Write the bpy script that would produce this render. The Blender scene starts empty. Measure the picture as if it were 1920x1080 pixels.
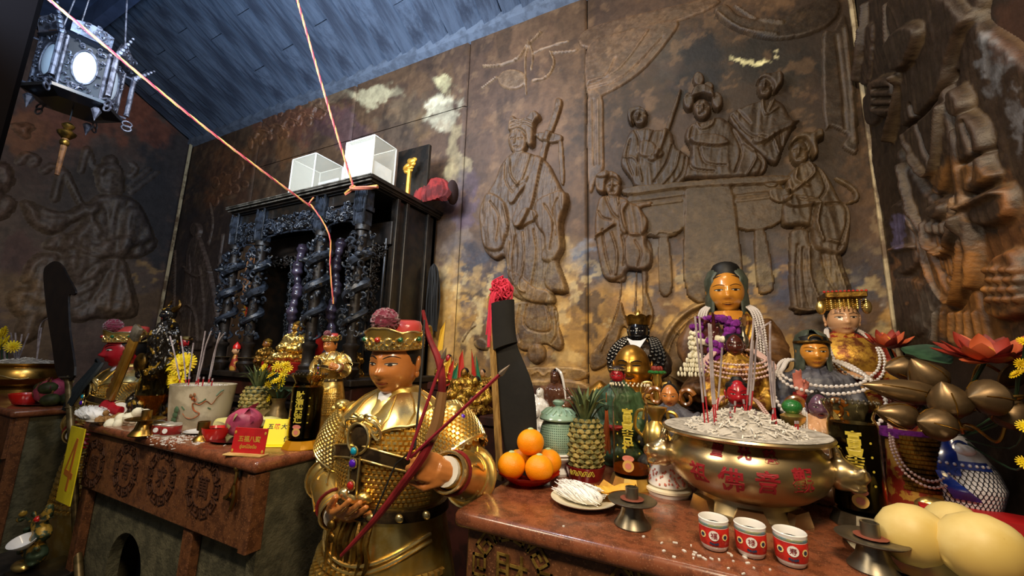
import bpy, bmesh, math, random
import numpy as np
from mathutils import Matrix, Vector, Euler
sc = bpy.context.scene
COL = sc.collection
random.seed(7); RNG = np.random.default_rng(11)
pi = math.pi
# ---------------------------------------------------------------- camera
FPX = 740.0; CAMZ = 1.5
def _basis():
    Y = np.array([370., -140., -FPX]); Y /= np.linalg.norm(Y)
    Z = np.array([150., 3890., -FPX]); Z -= Y*Z.dot(Y); Z /= np.linalg.norm(Z)
    return np.array([np.cross(Y, Z), Y, Z])
CR = _basis()                                   # world = CR @ cam
cam = bpy.data.cameras.new('camera'); camo = bpy.data.objects.new('camera', cam); COL.objects.link(camo)
cam.sensor_width = 36; cam.sensor_fit = 'HORIZONTAL'; cam.lens = FPX/1920*36; cam.clip_start = .02
M = Matrix([list(r)+[0] for r in CR]+[[0, 0, 0, 1]]); M.translation = (0, 0, CAMZ); camo.matrix_world = M
sc.camera = camo
# ---------------------------------------------------------------- world, lamps, exposure
sc.view_settings.view_transform = 'Standard'; sc.view_settings.look = 'None'
sc.view_settings.gamma = 1; sc.view_settings.use_curve_mapping = False
sc.view_settings.exposure = 0.0
w = bpy.data.worlds.new('world'); sc.world = w; w.use_nodes = True
w.node_tree.nodes['Background'].inputs[0].default_value = (.64, .61, .58, 1)
w.node_tree.nodes['Background'].inputs[1].default_value = .135
def lamp(name, kind, loc, target, energy, color, size=1., size_y=None, spread=None):
    l = bpy.data.lights.new(name, kind); l.energy = energy; l.color = color
    if kind == 'AREA':
        l.size = size
        if size_y: l.shape = 'RECTANGLE'; l.size_y = size_y
        if spread: l.spread = spread
    elif kind == 'SPOT':
        l.spot_size = size; l.spot_blend = .6; l.shadow_soft_size = .08
    else: l.shadow_soft_size = size
    o = bpy.data.objects.new(name, l); COL.objects.link(o); o.location = loc
    d = Vector(target)-Vector(loc); o.rotation_euler = d.to_track_quat('-Z', 'Y').to_euler()
    return o
WARM = (1, .80, .55); COOL = (.62, .78, 1)
lamp('ceiling_lamp', 'AREA', (.25, .1, 2.9), (-.1, 2.0, 1.2), 60, WARM, .45, .45)
lamp('ceiling_tube', 'AREA', (-2.3, -.4, 3.5), (-2.6, 2.2, 1.9), 74, (1, .84, .62), 1.2, .25)
lamp('cool_tube', 'AREA', (-2.2, .5, 3.2), (-3.2, 2.3, 5.0), 110, (.42, .66, 1), 1.6, .5)
lamp('cool_strip', 'AREA', (-1.7, 1.0, 4.3), (-2.6, 2.3, 2.7), 46, (.82, .9, 1), .5, .3)
lamp('wall_graze_fill', 'AREA', (-.3, 1.7, 4.5), (-.5, 2.9, 1.6), 15, (1, .82, .58), .9, .25)  # added warm light raking the back wall to bring out its carving
lamp('lantern_fill', 'AREA', (-1.5, -.5, 2.9), (-4.2, 1.1, 3.3), 10, (.7, .8, 1), .5, .4)  # cool fill added to light the hanging lantern
# ---------------------------------------------------------------- pixel helpers (1920x1080 photo -> place in the room)
def ray(u, v): return CR @ np.array([u-960., 540.-v, -FPX])
def A(u, v, y=None, z=None, x=None):
    d = ray(u, v)
    t = y/d[1] if y is not None else ((z-CAMZ)/d[2] if z is not None else x/d[0])
    return np.array([0, 0, CAMZ])+d*t
def projpx(P):
    c = (P-np.array([0, 0, CAMZ])) @ CR
    return 960+FPX*c[:, 0]/-c[:, 2], 540-FPX*c[:, 1]/-c[:, 2]
def lin(h):
    if not isinstance(h, str): return tuple(h)[:3]
    h = h.lstrip('#'); r = [int(h[i:i+2], 16)/255 for i in (0, 2, 4)]
    return tuple(c/12.92 if c <= .04045 else ((c+.055)/1.055)**2.4 for c in r)
# ---------------------------------------------------------------- materials
MATS = {}
def mat(name, c, rough=.5, metal=0., c2=None, ns=8., lo=.42, hi=.6, bump=0., bs=40., coat=0., trans=0., ior=1.45,
        attr=None, emit=0., c3=None, ns3=30., lo3=.6, hi3=.66, r2=None, alpha=1., stretch=None, sheen=0., sss=0.):
    if name in MATS: return MATS[name]
    m = bpy.data.materials.new(name); m.use_nodes = True; MATS[name] = m
    nt = m.node_tree; N = nt.nodes; L = nt.links; b = N['Principled BSDF']
    c = lin(c); b.inputs['Base Color'].default_value = (*c, 1); b.inputs['Roughness'].default_value = rough
    b.inputs['Metallic'].default_value = metal; b.inputs['IOR'].default_value = ior
    b.inputs['Coat Weight'].default_value = coat; b.inputs['Coat Roughness'].default_value = .12
    b.inputs['Transmission Weight'].default_value = trans; b.inputs['Alpha'].default_value = alpha
    if sheen: b.inputs['Sheen Weight'].default_value = sheen
    if sss:
        b.inputs['Subsurface Weight'].default_value = sss; b.inputs['Subsurface Radius'].default_value = (.02, .012, .006)
        b.inputs['Subsurface Scale'].default_value = .5
    if emit:
        b.inputs['Emission Color'].default_value = (*c, 1); b.inputs['Emission Strength'].default_value = emit
    out = None
    tc = N.new('ShaderNodeTexCoord'); vec = tc.outputs['Object']
    if stretch:
        mp = N.new('ShaderNodeMapping'); mp.inputs['Scale'].default_value = stretch
        L.new(vec, mp.inputs['Vector']); vec = mp.outputs['Vector']
    def noise(s, det=6, rgh=.6):
        n = N.new('ShaderNodeTexNoise'); n.inputs['Scale'].default_value = s; n.inputs['Detail'].default_value = det
        n.inputs['Roughness'].default_value = rgh; L.new(vec, n.inputs['Vector']); return n.outputs['Fac']
    def ramp(f, lo, hi):
        r = N.new('ShaderNodeMapRange'); r.inputs[1].default_value = lo; r.inputs[2].default_value = hi
        r.interpolation_type = 'SMOOTHSTEP'; L.new(f, r.inputs[0]); return r.outputs[0]
    def mix(f, a, bb, mode='MIX'):
        x = N.new('ShaderNodeMix'); x.data_type = 'RGBA'; x.blend_type = mode
        if hasattr(f, 'links'): L.new(f, x.inputs[0])
        else: x.inputs[0].default_value = f
        for s, i in ((a, 6), (bb, 7)):
            if hasattr(s, 'links'): L.new(s, x.inputs[i])
            else: x.inputs[i].default_value = (*s, 1)
        return x.outputs[2]
    col = c
    if attr:
        at = N.new('ShaderNodeAttribute'); at.attribute_name = attr; col = at.outputs['Color']; out = col
    if c2 is not None:
        f = ramp(noise(ns), lo, hi); c2 = lin(c2)
        out = mix(f, col, c2, 'MULTIPLY' if attr else 'MIX'); col = out
        if r2 is not None:
            mr = N.new('ShaderNodeMapRange'); mr.inputs[3].default_value = rough; mr.inputs[4].default_value = r2
            L.new(f, mr.inputs[0]); L.new(mr.outputs[0], b.inputs['Roughness'])
    if c3 is not None:
        f = ramp(noise(ns3, 3), lo3, hi3); out = mix(f, col, lin(c3)); col = out
    if out is not None: L.new(out, b.inputs['Base Color'])
    if bump:
        bp = N.new('ShaderNodeBump'); bp.inputs['Strength'].default_value = min(1, bump); bp.inputs['Distance'].default_value = .004*max(1, bump)
        L.new(noise(bs, 5), bp.inputs['Height']); L.new(bp.outputs['Normal'], b.inputs['Normal'])
    return m
# ---------------------------------------------------------------- mesh builder
def rotm(rx=0, ry=0, rz=0): return np.array(Euler((rx, ry, rz)).to_matrix())
def catmull(P, n=4, closed=False):
    P = np.asarray(P, float); k = len(P); out = []
    rng = range(k) if closed else range(k-1)
    for i in rng:
        if closed: p0, p1, p2, p3 = P[i-1], P[i], P[(i+1) % k], P[(i+2) % k]
        else: p0, p1, p2, p3 = P[max(i-1, 0)], P[i], P[i+1], P[min(i+2, k-1)]
        for j in range(n):
            t = j/n
            out.append(.5*((2*p1)+(p2-p0)*t+(2*p0-5*p1+4*p2-p3)*t*t+(3*p1-p0-3*p2+p3)*t**3))
    if not closed: out.append(P[-1])
    return np.array(out)
class MB:
    def __init__(s): s.v = []; s.f = []; s.n = 0
    def add(s, V, F):
        V = np.asarray(V, float); s.v.append(V); o = s.n
        s.f += [tuple(i+o for i in f) for f in F]; s.n += len(V); return s
    def box(s, c, sz, R=None, taper=1.):
        x, y, z = [k/2 for k in sz]; t = taper
        V = np.array([(-x, -y, -z), (x, -y, -z), (x, y, -z), (-x, y, -z), (-x*t, -y*t, z), (x*t, -y*t, z), (x*t, y*t, z), (-x*t, y*t, z)])
        if R is not None: V = V @ np.asarray(R).T
        return s.add(V+np.array(c), [(0, 3, 2, 1), (4, 5, 6, 7), (0, 1, 5, 4), (1, 2, 6, 5), (2, 3, 7, 6), (3, 0, 4, 7)])
    def rbox(s, c, sz, b=.01, R=None):          # box with bevelled edges
        x, y, z = [k/2 for k in sz]; b = min(b, x*.9, y*.9, z*.9)
        V = []; prof = [(-z, b), (-z+b, 0), (z-b, 0), (z, b)]
        F = []
        for zz, i in prof:
            X, Y = x-i, y-i
            V += [(-X+b, -Y, zz), (X-b, -Y, zz), (X, -Y+b, zz), (X, Y-b, zz), (X-b, Y, zz), (-X+b, Y, zz), (-X, Y-b, zz), (-X, -Y+b, zz)]
        for r in range(3):
            for k in range(8): F.append((r*8+k, r*8+(k+1) % 8, r*8+8+(k+1) % 8, r*8+8+k))
        F.append(tuple(range(7, -1, -1))); F.append(tuple(range(24, 32)))
        V = np.array(V)
        if R is not None: V = V @ np.asarray(R).T
        return s.add(V+np.array(c), F)
    def rings(s, R, cap=True, closed=False):    # R: list of (n,3) rings
        n = len(R[0]); k = len(R); F = []
        for i in range(k if closed else k-1):
            a, b = i*n, ((i+1) % k)*n
            for j in range(n): F.append((a+j, a+(j+1) % n, b+(j+1) % n, b+j))
        if cap and not closed: F.append(tuple(range(n-1, -1, -1))); F.append(tuple(range((k-1)*n, k*n)))
        return s.add(np.concatenate(R), F)
    def tube(s, P, r, n=8, cap=True, flat=1., closed=False):
        P = np.asarray(P, float); k = len(P)
        r = np.broadcast_to(np.asarray(r, float), (k,)) if np.ndim(r) < 1 or len(np.atleast_1d(r)) == k else np.interp(np.linspace(0, 1, k), np.linspace(0, 1, len(r)), r)
        T = np.gradient(P, axis=0) if not closed else np.roll(P, -1, 0)-np.roll(P, 1, 0)
        T /= np.linalg.norm(T, axis=1)[:, None]+1e-12
        u = np.array([0, 0, 1.]) if abs(T[0][2]) < .9 else np.array([1., 0, 0]); R = []
        a = np.linspace(0, 2*pi, n, endpoint=False)
        for i in range(k):
            u = u-T[i]*u.dot(T[i]); u /= np.linalg.norm(u)+1e-12; w_ = np.cross(T[i], u)
            R.append(P[i]+r[i]*(np.cos(a)[:, None]*w_+np.sin(a)[:, None]*u*flat))
        return s.rings(R, cap, closed)
    def ell(s, c, r, n=12, m=8, R=None):
        r = np.broadcast_to(np.asarray(r, float), (3,))
        V = [(0, 0, -1)]; F = []
        for i in range(1, m):
            t = -pi/2+pi*i/m
            for j in range(n): V.append((math.cos(t)*math.cos(2*pi*j/n), math.cos(t)*math.sin(2*pi*j/n), math.sin(t)))
        V.append((0, 0, 1)); V = np.array(V)*r; e = len(V)-1
        for j in range(n): F.append((0, 1+(j+1) % n, 1+j)); F.append((e, e-n+j, e-n+(j+1) % n))
        for i in range(m-2):
            for j in range(n): F.append((1+i*n+j, 1+i*n+(j+1) % n, 1+i*n+n+(j+1) % n, 1+i*n+n+j))
        if R is not None: V = V @ np.asarray(R).T
        return s.add(V+np.array(c), F)
    def lathe(s, prof, n=24, c=(0, 0, 0), R=None, sx=1., sy=1., cap=True):
        a = np.linspace(0, 2*pi, n, endpoint=False); Rg = []
        for r, z in prof:
            V = np.stack([np.cos(a)*r*sx, np.sin(a)*r*sy, np.full(n, z)], 1)
            if R is not None: V = V @ np.asarray(R).T
            Rg.append(V+np.array(c))
        return s.rings(Rg, cap)
    def prism(s, poly, d0, d1, fr=None):        # poly (n,2) ccw seen from +d ; fr: function (n,3)->(n,3)
        P = np.asarray(poly, float); n = len(P)
        V = np.concatenate([np.c_[P, np.full(n, d0)], np.c_[P, np.full(n, d1)]])
        if fr is not None: V = fr(V)
        F = [tuple(range(n-1, -1, -1)), tuple(range(n, 2*n))]+[(i, (i+1) % n, n+(i+1) % n, n+i) for i in range(n)]
        return s.add(V, F)
    def grid(s, G):                              # G (a,b,3)
        a, b = G.shape[:2]
        F = [(i*b+j, i*b+j+1, (i+1)*b+j+1, (i+1)*b+j) for i in range(a-1) for j in range(b-1)]
        return s.add(G.reshape(-1, 3), F)
    def xf(s, R=None, t=(0, 0, 0), sc_=1.):
        for i, V in enumerate(s.v):
            V = V*sc_
            if R is not None: V = V @ np.asarray(R).T
            s.v[i] = V+np.array(t)
        return s
    def mesh(s, name):
        m = bpy.data.meshes.new(name)
        if s.n: m.from_pydata(np.concatenate(s.v).tolist(), [], s.f)
        return m
    def build(s, name, ma, parent=None, smooth=True, remesh=0, it=2, sub=0, bev=0, angle=42, carve=None, loc=None, rot=None):
        m = s.mesh(name); o = bpy.data.objects.new(name, m); COL.objects.link(o)
        if remesh or sub or bev:
            if remesh:
                md = o.modifiers.new('r', 'REMESH'); md.mode = 'VOXEL'; md.voxel_size = remesh
                if it:
                    md = o.modifiers.new('s', 'SMOOTH'); md.iterations = it; md.factor = .5
            if bev:
                md = o.modifiers.new('b', 'BEVEL'); md.width = bev; md.segments = 4; md.limit_method = 'ANGLE'
            if sub:
                md = o.modifiers.new('u', 'SUBSURF'); md.levels = sub; md.render_levels = sub
            dg = bpy.context.evaluated_depsgraph_get()
            m2 = bpy.data.meshes.new_from_object(o.evaluated_get(dg)); o.modifiers.clear(); o.data = m2
            bpy.data.meshes.remove(m); m = m2; m.name = name
        else:
            bm = bmesh.new(); bm.from_mesh(m); bmesh.ops.recalc_face_normals(bm, faces=bm.faces); bm.to_mesh(m); bm.free()
        if carve is not None:
            n = len(m.vertices); V = np.empty(n*3); m.vertices.foreach_get('co', V); Nn = np.empty(n*3); m.vertices.foreach_get('normal', Nn)
            V = carve(V.reshape(-1, 3), Nn.reshape(-1, 3)); m.vertices.foreach_set('co', np.asarray(V).ravel()); m.update()
        finish(m, ma, smooth, angle)
        if parent is not None: o.parent = parent
        if loc is not None: o.location = loc
        if rot is not None: o.rotation_euler = rot
        return o
def finish(m, ma, smooth=True, angle=50):
    m.materials.clear()
    if ma is not None: m.materials.append(MATS[ma] if isinstance(ma, str) else ma)
    if smooth:
        m.polygons.foreach_set('use_smooth', [True]*len(m.polygons))
        try: m.set_sharp_from_angle(angle=math.radians(angle))
        except Exception: pass
    m.update()
def tag(o, label=None, cat=None, group=None, kind=None):
    if label: o['label'] = label
    if cat: o['category'] = cat
    if group: o['group'] = group
    if kind: o['kind'] = kind
    return o
def thing(name, label, cat, loc=(0, 0, 0), rz=0., group=None, scale=1., rot=None):
    o = bpy.data.objects.new(name, None); COL.objects.link(o); o.empty_display_size = .05
    o.location = loc; o.rotation_euler = rot if rot is not None else (0, 0, rz)
    o.scale = (scale,)*3 if np.ndim(scale) == 0 else scale
    return tag(o, label, cat, group)
def copy_tree(o, parent=None, loc=None, rz=None, label=None):
    c = o.copy(); COL.objects.link(c); c.parent = parent
    for ch in o.children: copy_tree(ch, c)
    if loc is not None: c.location = loc
    if rz is not None: c.rotation_euler = (0, 0, rz)
    if label: c['label'] = label
    return c
_tc = None
def text_mb(body, size, depth=.0015, align='CENTER', bold=0.):
    """text as an MB in the xz plane facing -y, centred"""
    cu = bpy.data.curves.new('txt', 'FONT'); cu.body = body; cu.size = size; cu.extrude = depth; cu.align_x = 'CENTER'; cu.align_y = 'CENTER'
    cu.resolution_u = 2; cu.offset = bold
    o = bpy.data.objects.new('txt', cu); COL.objects.link(o)
    dg = bpy.context.evaluated_depsgraph_get(); m = bpy.data.meshes.new_from_object(o.evaluated_get(dg))
    V = np.empty(len(m.vertices)*3); m.vertices.foreach_get('co', V); V = V.reshape(-1, 3)
    F = [tuple(p.vertices) for p in m.polygons]
    bpy.data.objects.remove(o); bpy.data.meshes.remove(m); bpy.data.curves.remove(cu)
    if len(V): V = V-np.array([(V[:, 0].max()+V[:, 0].min())/2, (V[:, 1].max()+V[:, 1].min())/2, 0])
    b = MB(); b.add(np.c_[V[:, 0], -V[:, 2], V[:, 1]], F); return b
# ---------------------------------------------------------------- noise
def _h(i, j, s):
    n = (i*374761393+j*668265263+s*1442695041) & 0xffffffff
    n = ((n ^ (n >> 13))*1274126177) & 0xffffffff
    return ((n ^ (n >> 16)) & 0xffff)/65535.
def noise2(x, y, s=0, octv=4, gain=.55):
    x = np.asarray(x, float); y = np.asarray(y, float); r = 0; a = 1.; t = 0
    for o in range(octv):
        xi = np.floor(x).astype(np.int64); yi = np.floor(y).astype(np.int64); fx = x-xi; fy = y-yi
        fx = fx*fx*(3-2*fx); fy = fy*fy*(3-2*fy)
        v = (_h(xi, yi, s+o)*(1-fx)+_h(xi+1, yi, s+o)*fx)*(1-fy)+(_h(xi, yi+1, s+o)*(1-fx)+_h(xi+1, yi+1, s+o)*fx)*fy
        r = r+v*a; t += a; a *= gain; x = x*2.03+7.1; y = y*2.03+3.7
    return r/t
def sstep(a, b, x):
    t = np.clip((x-a)/(b-a), 0, 1); return t*t*(3-2*t)
# ================================================================ THE ROOM
D = 2.9
XL = A(361, 272, y=D)[0]; XR = A(1640, 300, y=D)[0]; ZC = A(361, 272, y=D)[2]; SL = .5
YF = -1.6                                        # room goes on behind the camera
mat('plaster', (1, 1, 1), .62, attr='Col', c2=(.72, .7, .7), ns=14, lo=.35, hi=.65, bump=.7, bs=38)
mat('carving', (1, 1, 1), .5, attr='Col', c2=(.62, .58, .55), ns=20, lo=.35, hi=.65, bump=.6, bs=60)
mat('floor_stone', '#3a332c', .6, c2='#231f1b', ns=5, bump=.3)
mat('slate_board', '#566070', .7, c2='#333947', ns=2.4, lo=.35, hi=.7, bump=2.5, bs=7, stretch=(5, .9, 5))
mat('blue_paint', '#54678c', .55, c2='#465878', ns=3)
mat('grey_trim', '#6d7684', .7, c2='#59606c', ns=10, bump=.5, bs=30)
mat('dark_pillar', '#070505', .9).node_tree.nodes['Principled BSDF'].inputs['Specular IOR Level'].default_value = .02
# ---- colour of the smoke-stained walls
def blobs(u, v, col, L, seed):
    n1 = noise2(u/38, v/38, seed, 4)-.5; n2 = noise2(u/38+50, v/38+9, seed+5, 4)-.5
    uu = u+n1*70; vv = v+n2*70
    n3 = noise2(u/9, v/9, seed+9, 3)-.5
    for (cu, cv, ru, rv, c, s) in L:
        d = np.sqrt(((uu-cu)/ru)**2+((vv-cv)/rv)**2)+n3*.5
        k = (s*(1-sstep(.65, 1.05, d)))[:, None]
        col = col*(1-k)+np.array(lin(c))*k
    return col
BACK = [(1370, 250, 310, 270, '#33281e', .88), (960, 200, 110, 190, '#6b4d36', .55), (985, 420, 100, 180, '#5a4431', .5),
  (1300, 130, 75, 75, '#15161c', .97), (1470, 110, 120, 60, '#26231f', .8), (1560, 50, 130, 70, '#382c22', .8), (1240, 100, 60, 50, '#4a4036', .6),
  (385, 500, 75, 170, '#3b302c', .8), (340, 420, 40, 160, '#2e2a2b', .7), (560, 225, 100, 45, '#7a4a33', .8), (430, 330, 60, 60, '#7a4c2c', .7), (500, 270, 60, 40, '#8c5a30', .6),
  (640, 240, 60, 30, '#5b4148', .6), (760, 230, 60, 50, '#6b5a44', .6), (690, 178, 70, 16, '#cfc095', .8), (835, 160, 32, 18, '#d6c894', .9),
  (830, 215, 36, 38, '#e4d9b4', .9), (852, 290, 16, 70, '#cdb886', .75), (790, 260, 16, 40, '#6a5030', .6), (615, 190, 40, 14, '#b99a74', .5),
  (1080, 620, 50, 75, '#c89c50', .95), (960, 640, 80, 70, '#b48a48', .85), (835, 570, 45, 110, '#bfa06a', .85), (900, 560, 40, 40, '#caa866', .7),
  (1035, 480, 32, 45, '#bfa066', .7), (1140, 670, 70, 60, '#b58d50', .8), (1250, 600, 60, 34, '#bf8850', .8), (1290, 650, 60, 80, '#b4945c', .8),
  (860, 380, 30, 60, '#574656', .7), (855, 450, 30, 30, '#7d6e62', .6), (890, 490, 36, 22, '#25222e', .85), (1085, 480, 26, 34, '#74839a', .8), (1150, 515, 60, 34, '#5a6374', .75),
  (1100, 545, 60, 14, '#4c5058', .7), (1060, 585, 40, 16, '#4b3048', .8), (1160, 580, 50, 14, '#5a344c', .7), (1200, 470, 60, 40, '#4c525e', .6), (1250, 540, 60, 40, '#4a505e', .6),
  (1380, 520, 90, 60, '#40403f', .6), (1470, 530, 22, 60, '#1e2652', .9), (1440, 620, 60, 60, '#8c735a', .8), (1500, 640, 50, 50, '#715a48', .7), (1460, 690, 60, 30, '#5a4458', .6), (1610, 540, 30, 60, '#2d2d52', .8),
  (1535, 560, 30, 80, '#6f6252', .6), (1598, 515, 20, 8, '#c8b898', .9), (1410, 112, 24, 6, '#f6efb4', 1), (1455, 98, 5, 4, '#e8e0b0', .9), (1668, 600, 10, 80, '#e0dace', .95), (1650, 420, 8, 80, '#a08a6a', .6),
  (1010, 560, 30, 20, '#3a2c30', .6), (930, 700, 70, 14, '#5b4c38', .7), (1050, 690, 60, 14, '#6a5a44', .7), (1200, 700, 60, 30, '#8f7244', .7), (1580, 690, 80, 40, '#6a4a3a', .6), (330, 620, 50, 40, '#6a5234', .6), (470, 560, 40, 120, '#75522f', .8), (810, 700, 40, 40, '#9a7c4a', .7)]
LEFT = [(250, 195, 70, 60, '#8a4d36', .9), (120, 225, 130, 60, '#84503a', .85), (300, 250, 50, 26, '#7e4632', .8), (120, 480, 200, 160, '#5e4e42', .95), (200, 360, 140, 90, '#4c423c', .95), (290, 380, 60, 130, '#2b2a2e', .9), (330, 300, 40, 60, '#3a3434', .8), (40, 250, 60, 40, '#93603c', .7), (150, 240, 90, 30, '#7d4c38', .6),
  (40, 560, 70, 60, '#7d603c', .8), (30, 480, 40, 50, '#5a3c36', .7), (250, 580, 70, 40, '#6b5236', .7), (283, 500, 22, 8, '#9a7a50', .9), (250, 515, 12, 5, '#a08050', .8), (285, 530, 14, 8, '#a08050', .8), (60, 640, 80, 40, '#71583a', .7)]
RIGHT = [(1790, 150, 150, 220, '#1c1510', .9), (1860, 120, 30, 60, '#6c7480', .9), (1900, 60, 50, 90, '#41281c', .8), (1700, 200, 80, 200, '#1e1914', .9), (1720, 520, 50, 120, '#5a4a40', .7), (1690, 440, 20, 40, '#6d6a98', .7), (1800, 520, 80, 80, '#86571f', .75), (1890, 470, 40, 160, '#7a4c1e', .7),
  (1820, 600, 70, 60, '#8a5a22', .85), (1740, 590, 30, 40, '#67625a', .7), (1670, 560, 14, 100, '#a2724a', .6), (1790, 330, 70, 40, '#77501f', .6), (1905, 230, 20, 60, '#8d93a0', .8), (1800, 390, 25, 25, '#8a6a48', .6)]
def wallcol(P, which):
    u, v = projpx(P); u = np.clip(u, -400, 2400); v = np.clip(v, -400, 1500); a = P[:, 0]+P[:, 1]*1.3; b = P[:, 2]
    n = noise2(a*3, b*3, 3, 5); n2 = noise2(a*11, b*9, 8, 4); n3 = noise2(a*7+9, b*2.2, 21, 4)
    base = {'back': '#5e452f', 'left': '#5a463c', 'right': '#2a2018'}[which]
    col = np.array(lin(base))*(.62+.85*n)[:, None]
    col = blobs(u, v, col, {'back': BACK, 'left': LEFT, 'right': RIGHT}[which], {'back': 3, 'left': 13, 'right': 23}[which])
    if which == 'back':
        low = sstep(430, 560, v)*sstep(760, 640, v)*sstep(780, 860, u)     # peeled, mottled zone over the altar
        wob = (noise2(a*2.2, b*2.2, 44, 4)-.5)*130; band = (sstep(430, 480, v+wob)*sstep(560, 525, v+wob)*sstep(800, 870, u)*.55)[:, None]; col = col*(1-band)+np.array(lin('#4b4a50'))*band
        gz = (sstep(520, 560, v+wob)*sstep(760, 700, v)*sstep(770, 830, u)*sstep(1400, 1250, u)*(.45+.6*noise2(a*5, b*5, 47, 4)))[:, None]; col = col*(1-gz)+np.array(lin('#b88c46'))*gz
        for sc_, sd_, lo_, c_, st_ in ((3.2, 61, .54, '#4c3c34', .7), (6, 71, .58, '#2c2224', .75), (3.6, 81, .57, '#565a66', .4), (4, 91, .56, '#c79a4e', .7), (8, 95, .6, '#dcc48c', .55), (15, 101, .62, '#6a4c30', .45)):
            k = sstep(lo_, lo_+.05, noise2(a*sc_+sd_, b*sc_*1.15, sd_, 5))*low*st_
            col = col*(1-k[:, None])+np.array(lin(c_))*k[:, None]
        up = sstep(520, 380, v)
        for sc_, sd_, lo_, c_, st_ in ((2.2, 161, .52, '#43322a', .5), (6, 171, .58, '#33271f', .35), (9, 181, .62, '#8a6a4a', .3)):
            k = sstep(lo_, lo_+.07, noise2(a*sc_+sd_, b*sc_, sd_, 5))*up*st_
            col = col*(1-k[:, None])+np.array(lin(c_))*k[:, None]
        k = sstep(.60, .68, noise2(a*4+40, b*4, 31, 5))*low*.6
        col = col*(1-k[:, None])+np.array(lin('#d8b068'))*k[:, None]
    k = sstep(.62, .72, n3)*.5
    col = col*(1-k[:, None])+col*.45*k[:, None]
    return np.clip(col*(.8+.4*n2)[:, None], .004, 1)
class Plane:
    def __init__(s, which): s.w = which
    def ab(s, pts):
        if s.w == 'back': Q = [A(u, v, y=D)[[0, 2]] for u, v in pts]
        elif s.w == 'left': Q = [A(u, v, x=XL)[[1, 2]] for u, v in pts]
        else: Q = [A(u, v, x=XR)[[1, 2]] for u, v in pts]
        return np.array(Q)
    def p3(s, a, b, h):
        if s.w == 'back': return np.stack([a, D-h, b], -1)
        if s.w == 'left': return np.stack([XL+h, a, b], -1)
        return np.stack([XR-h, a, b], -1)
def seg_dist(X, Y, P, closed):
    d2 = np.full(X.shape, 1e9); Q = np.roll(P, -1, 0) if closed else P[1:]
    for p, q in zip(P if closed else P[:-1], Q):
        e = q-p; l = e.dot(e)+1e-12; t = np.clip(((X-p[0])*e[0]+(Y-p[1])*e[1])/l, 0, 1)
        d2 = np.minimum(d2, (X-p[0]-t*e[0])**2+(Y-p[1]-t*e[1])**2)
    return np.sqrt(d2)
def inside(X, Y, P):
    r = np.zeros(X.shape, bool)
    for p, q in zip(P, np.roll(P, -1, 0)):
        if p[1] == q[1]: continue
        c = (p[1] > Y) != (q[1] > Y)
        r ^= c & (X < (q[0]-p[0])*(Y-p[1])/(q[1]-p[1])+p[0])
    return r
def vcol(m, C):
    at = m.color_attributes.new('Col', 'FLOAT_COLOR', 'POINT')
    at.data.foreach_set('color', np.c_[C, np.ones(len(C))].ravel())
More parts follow.
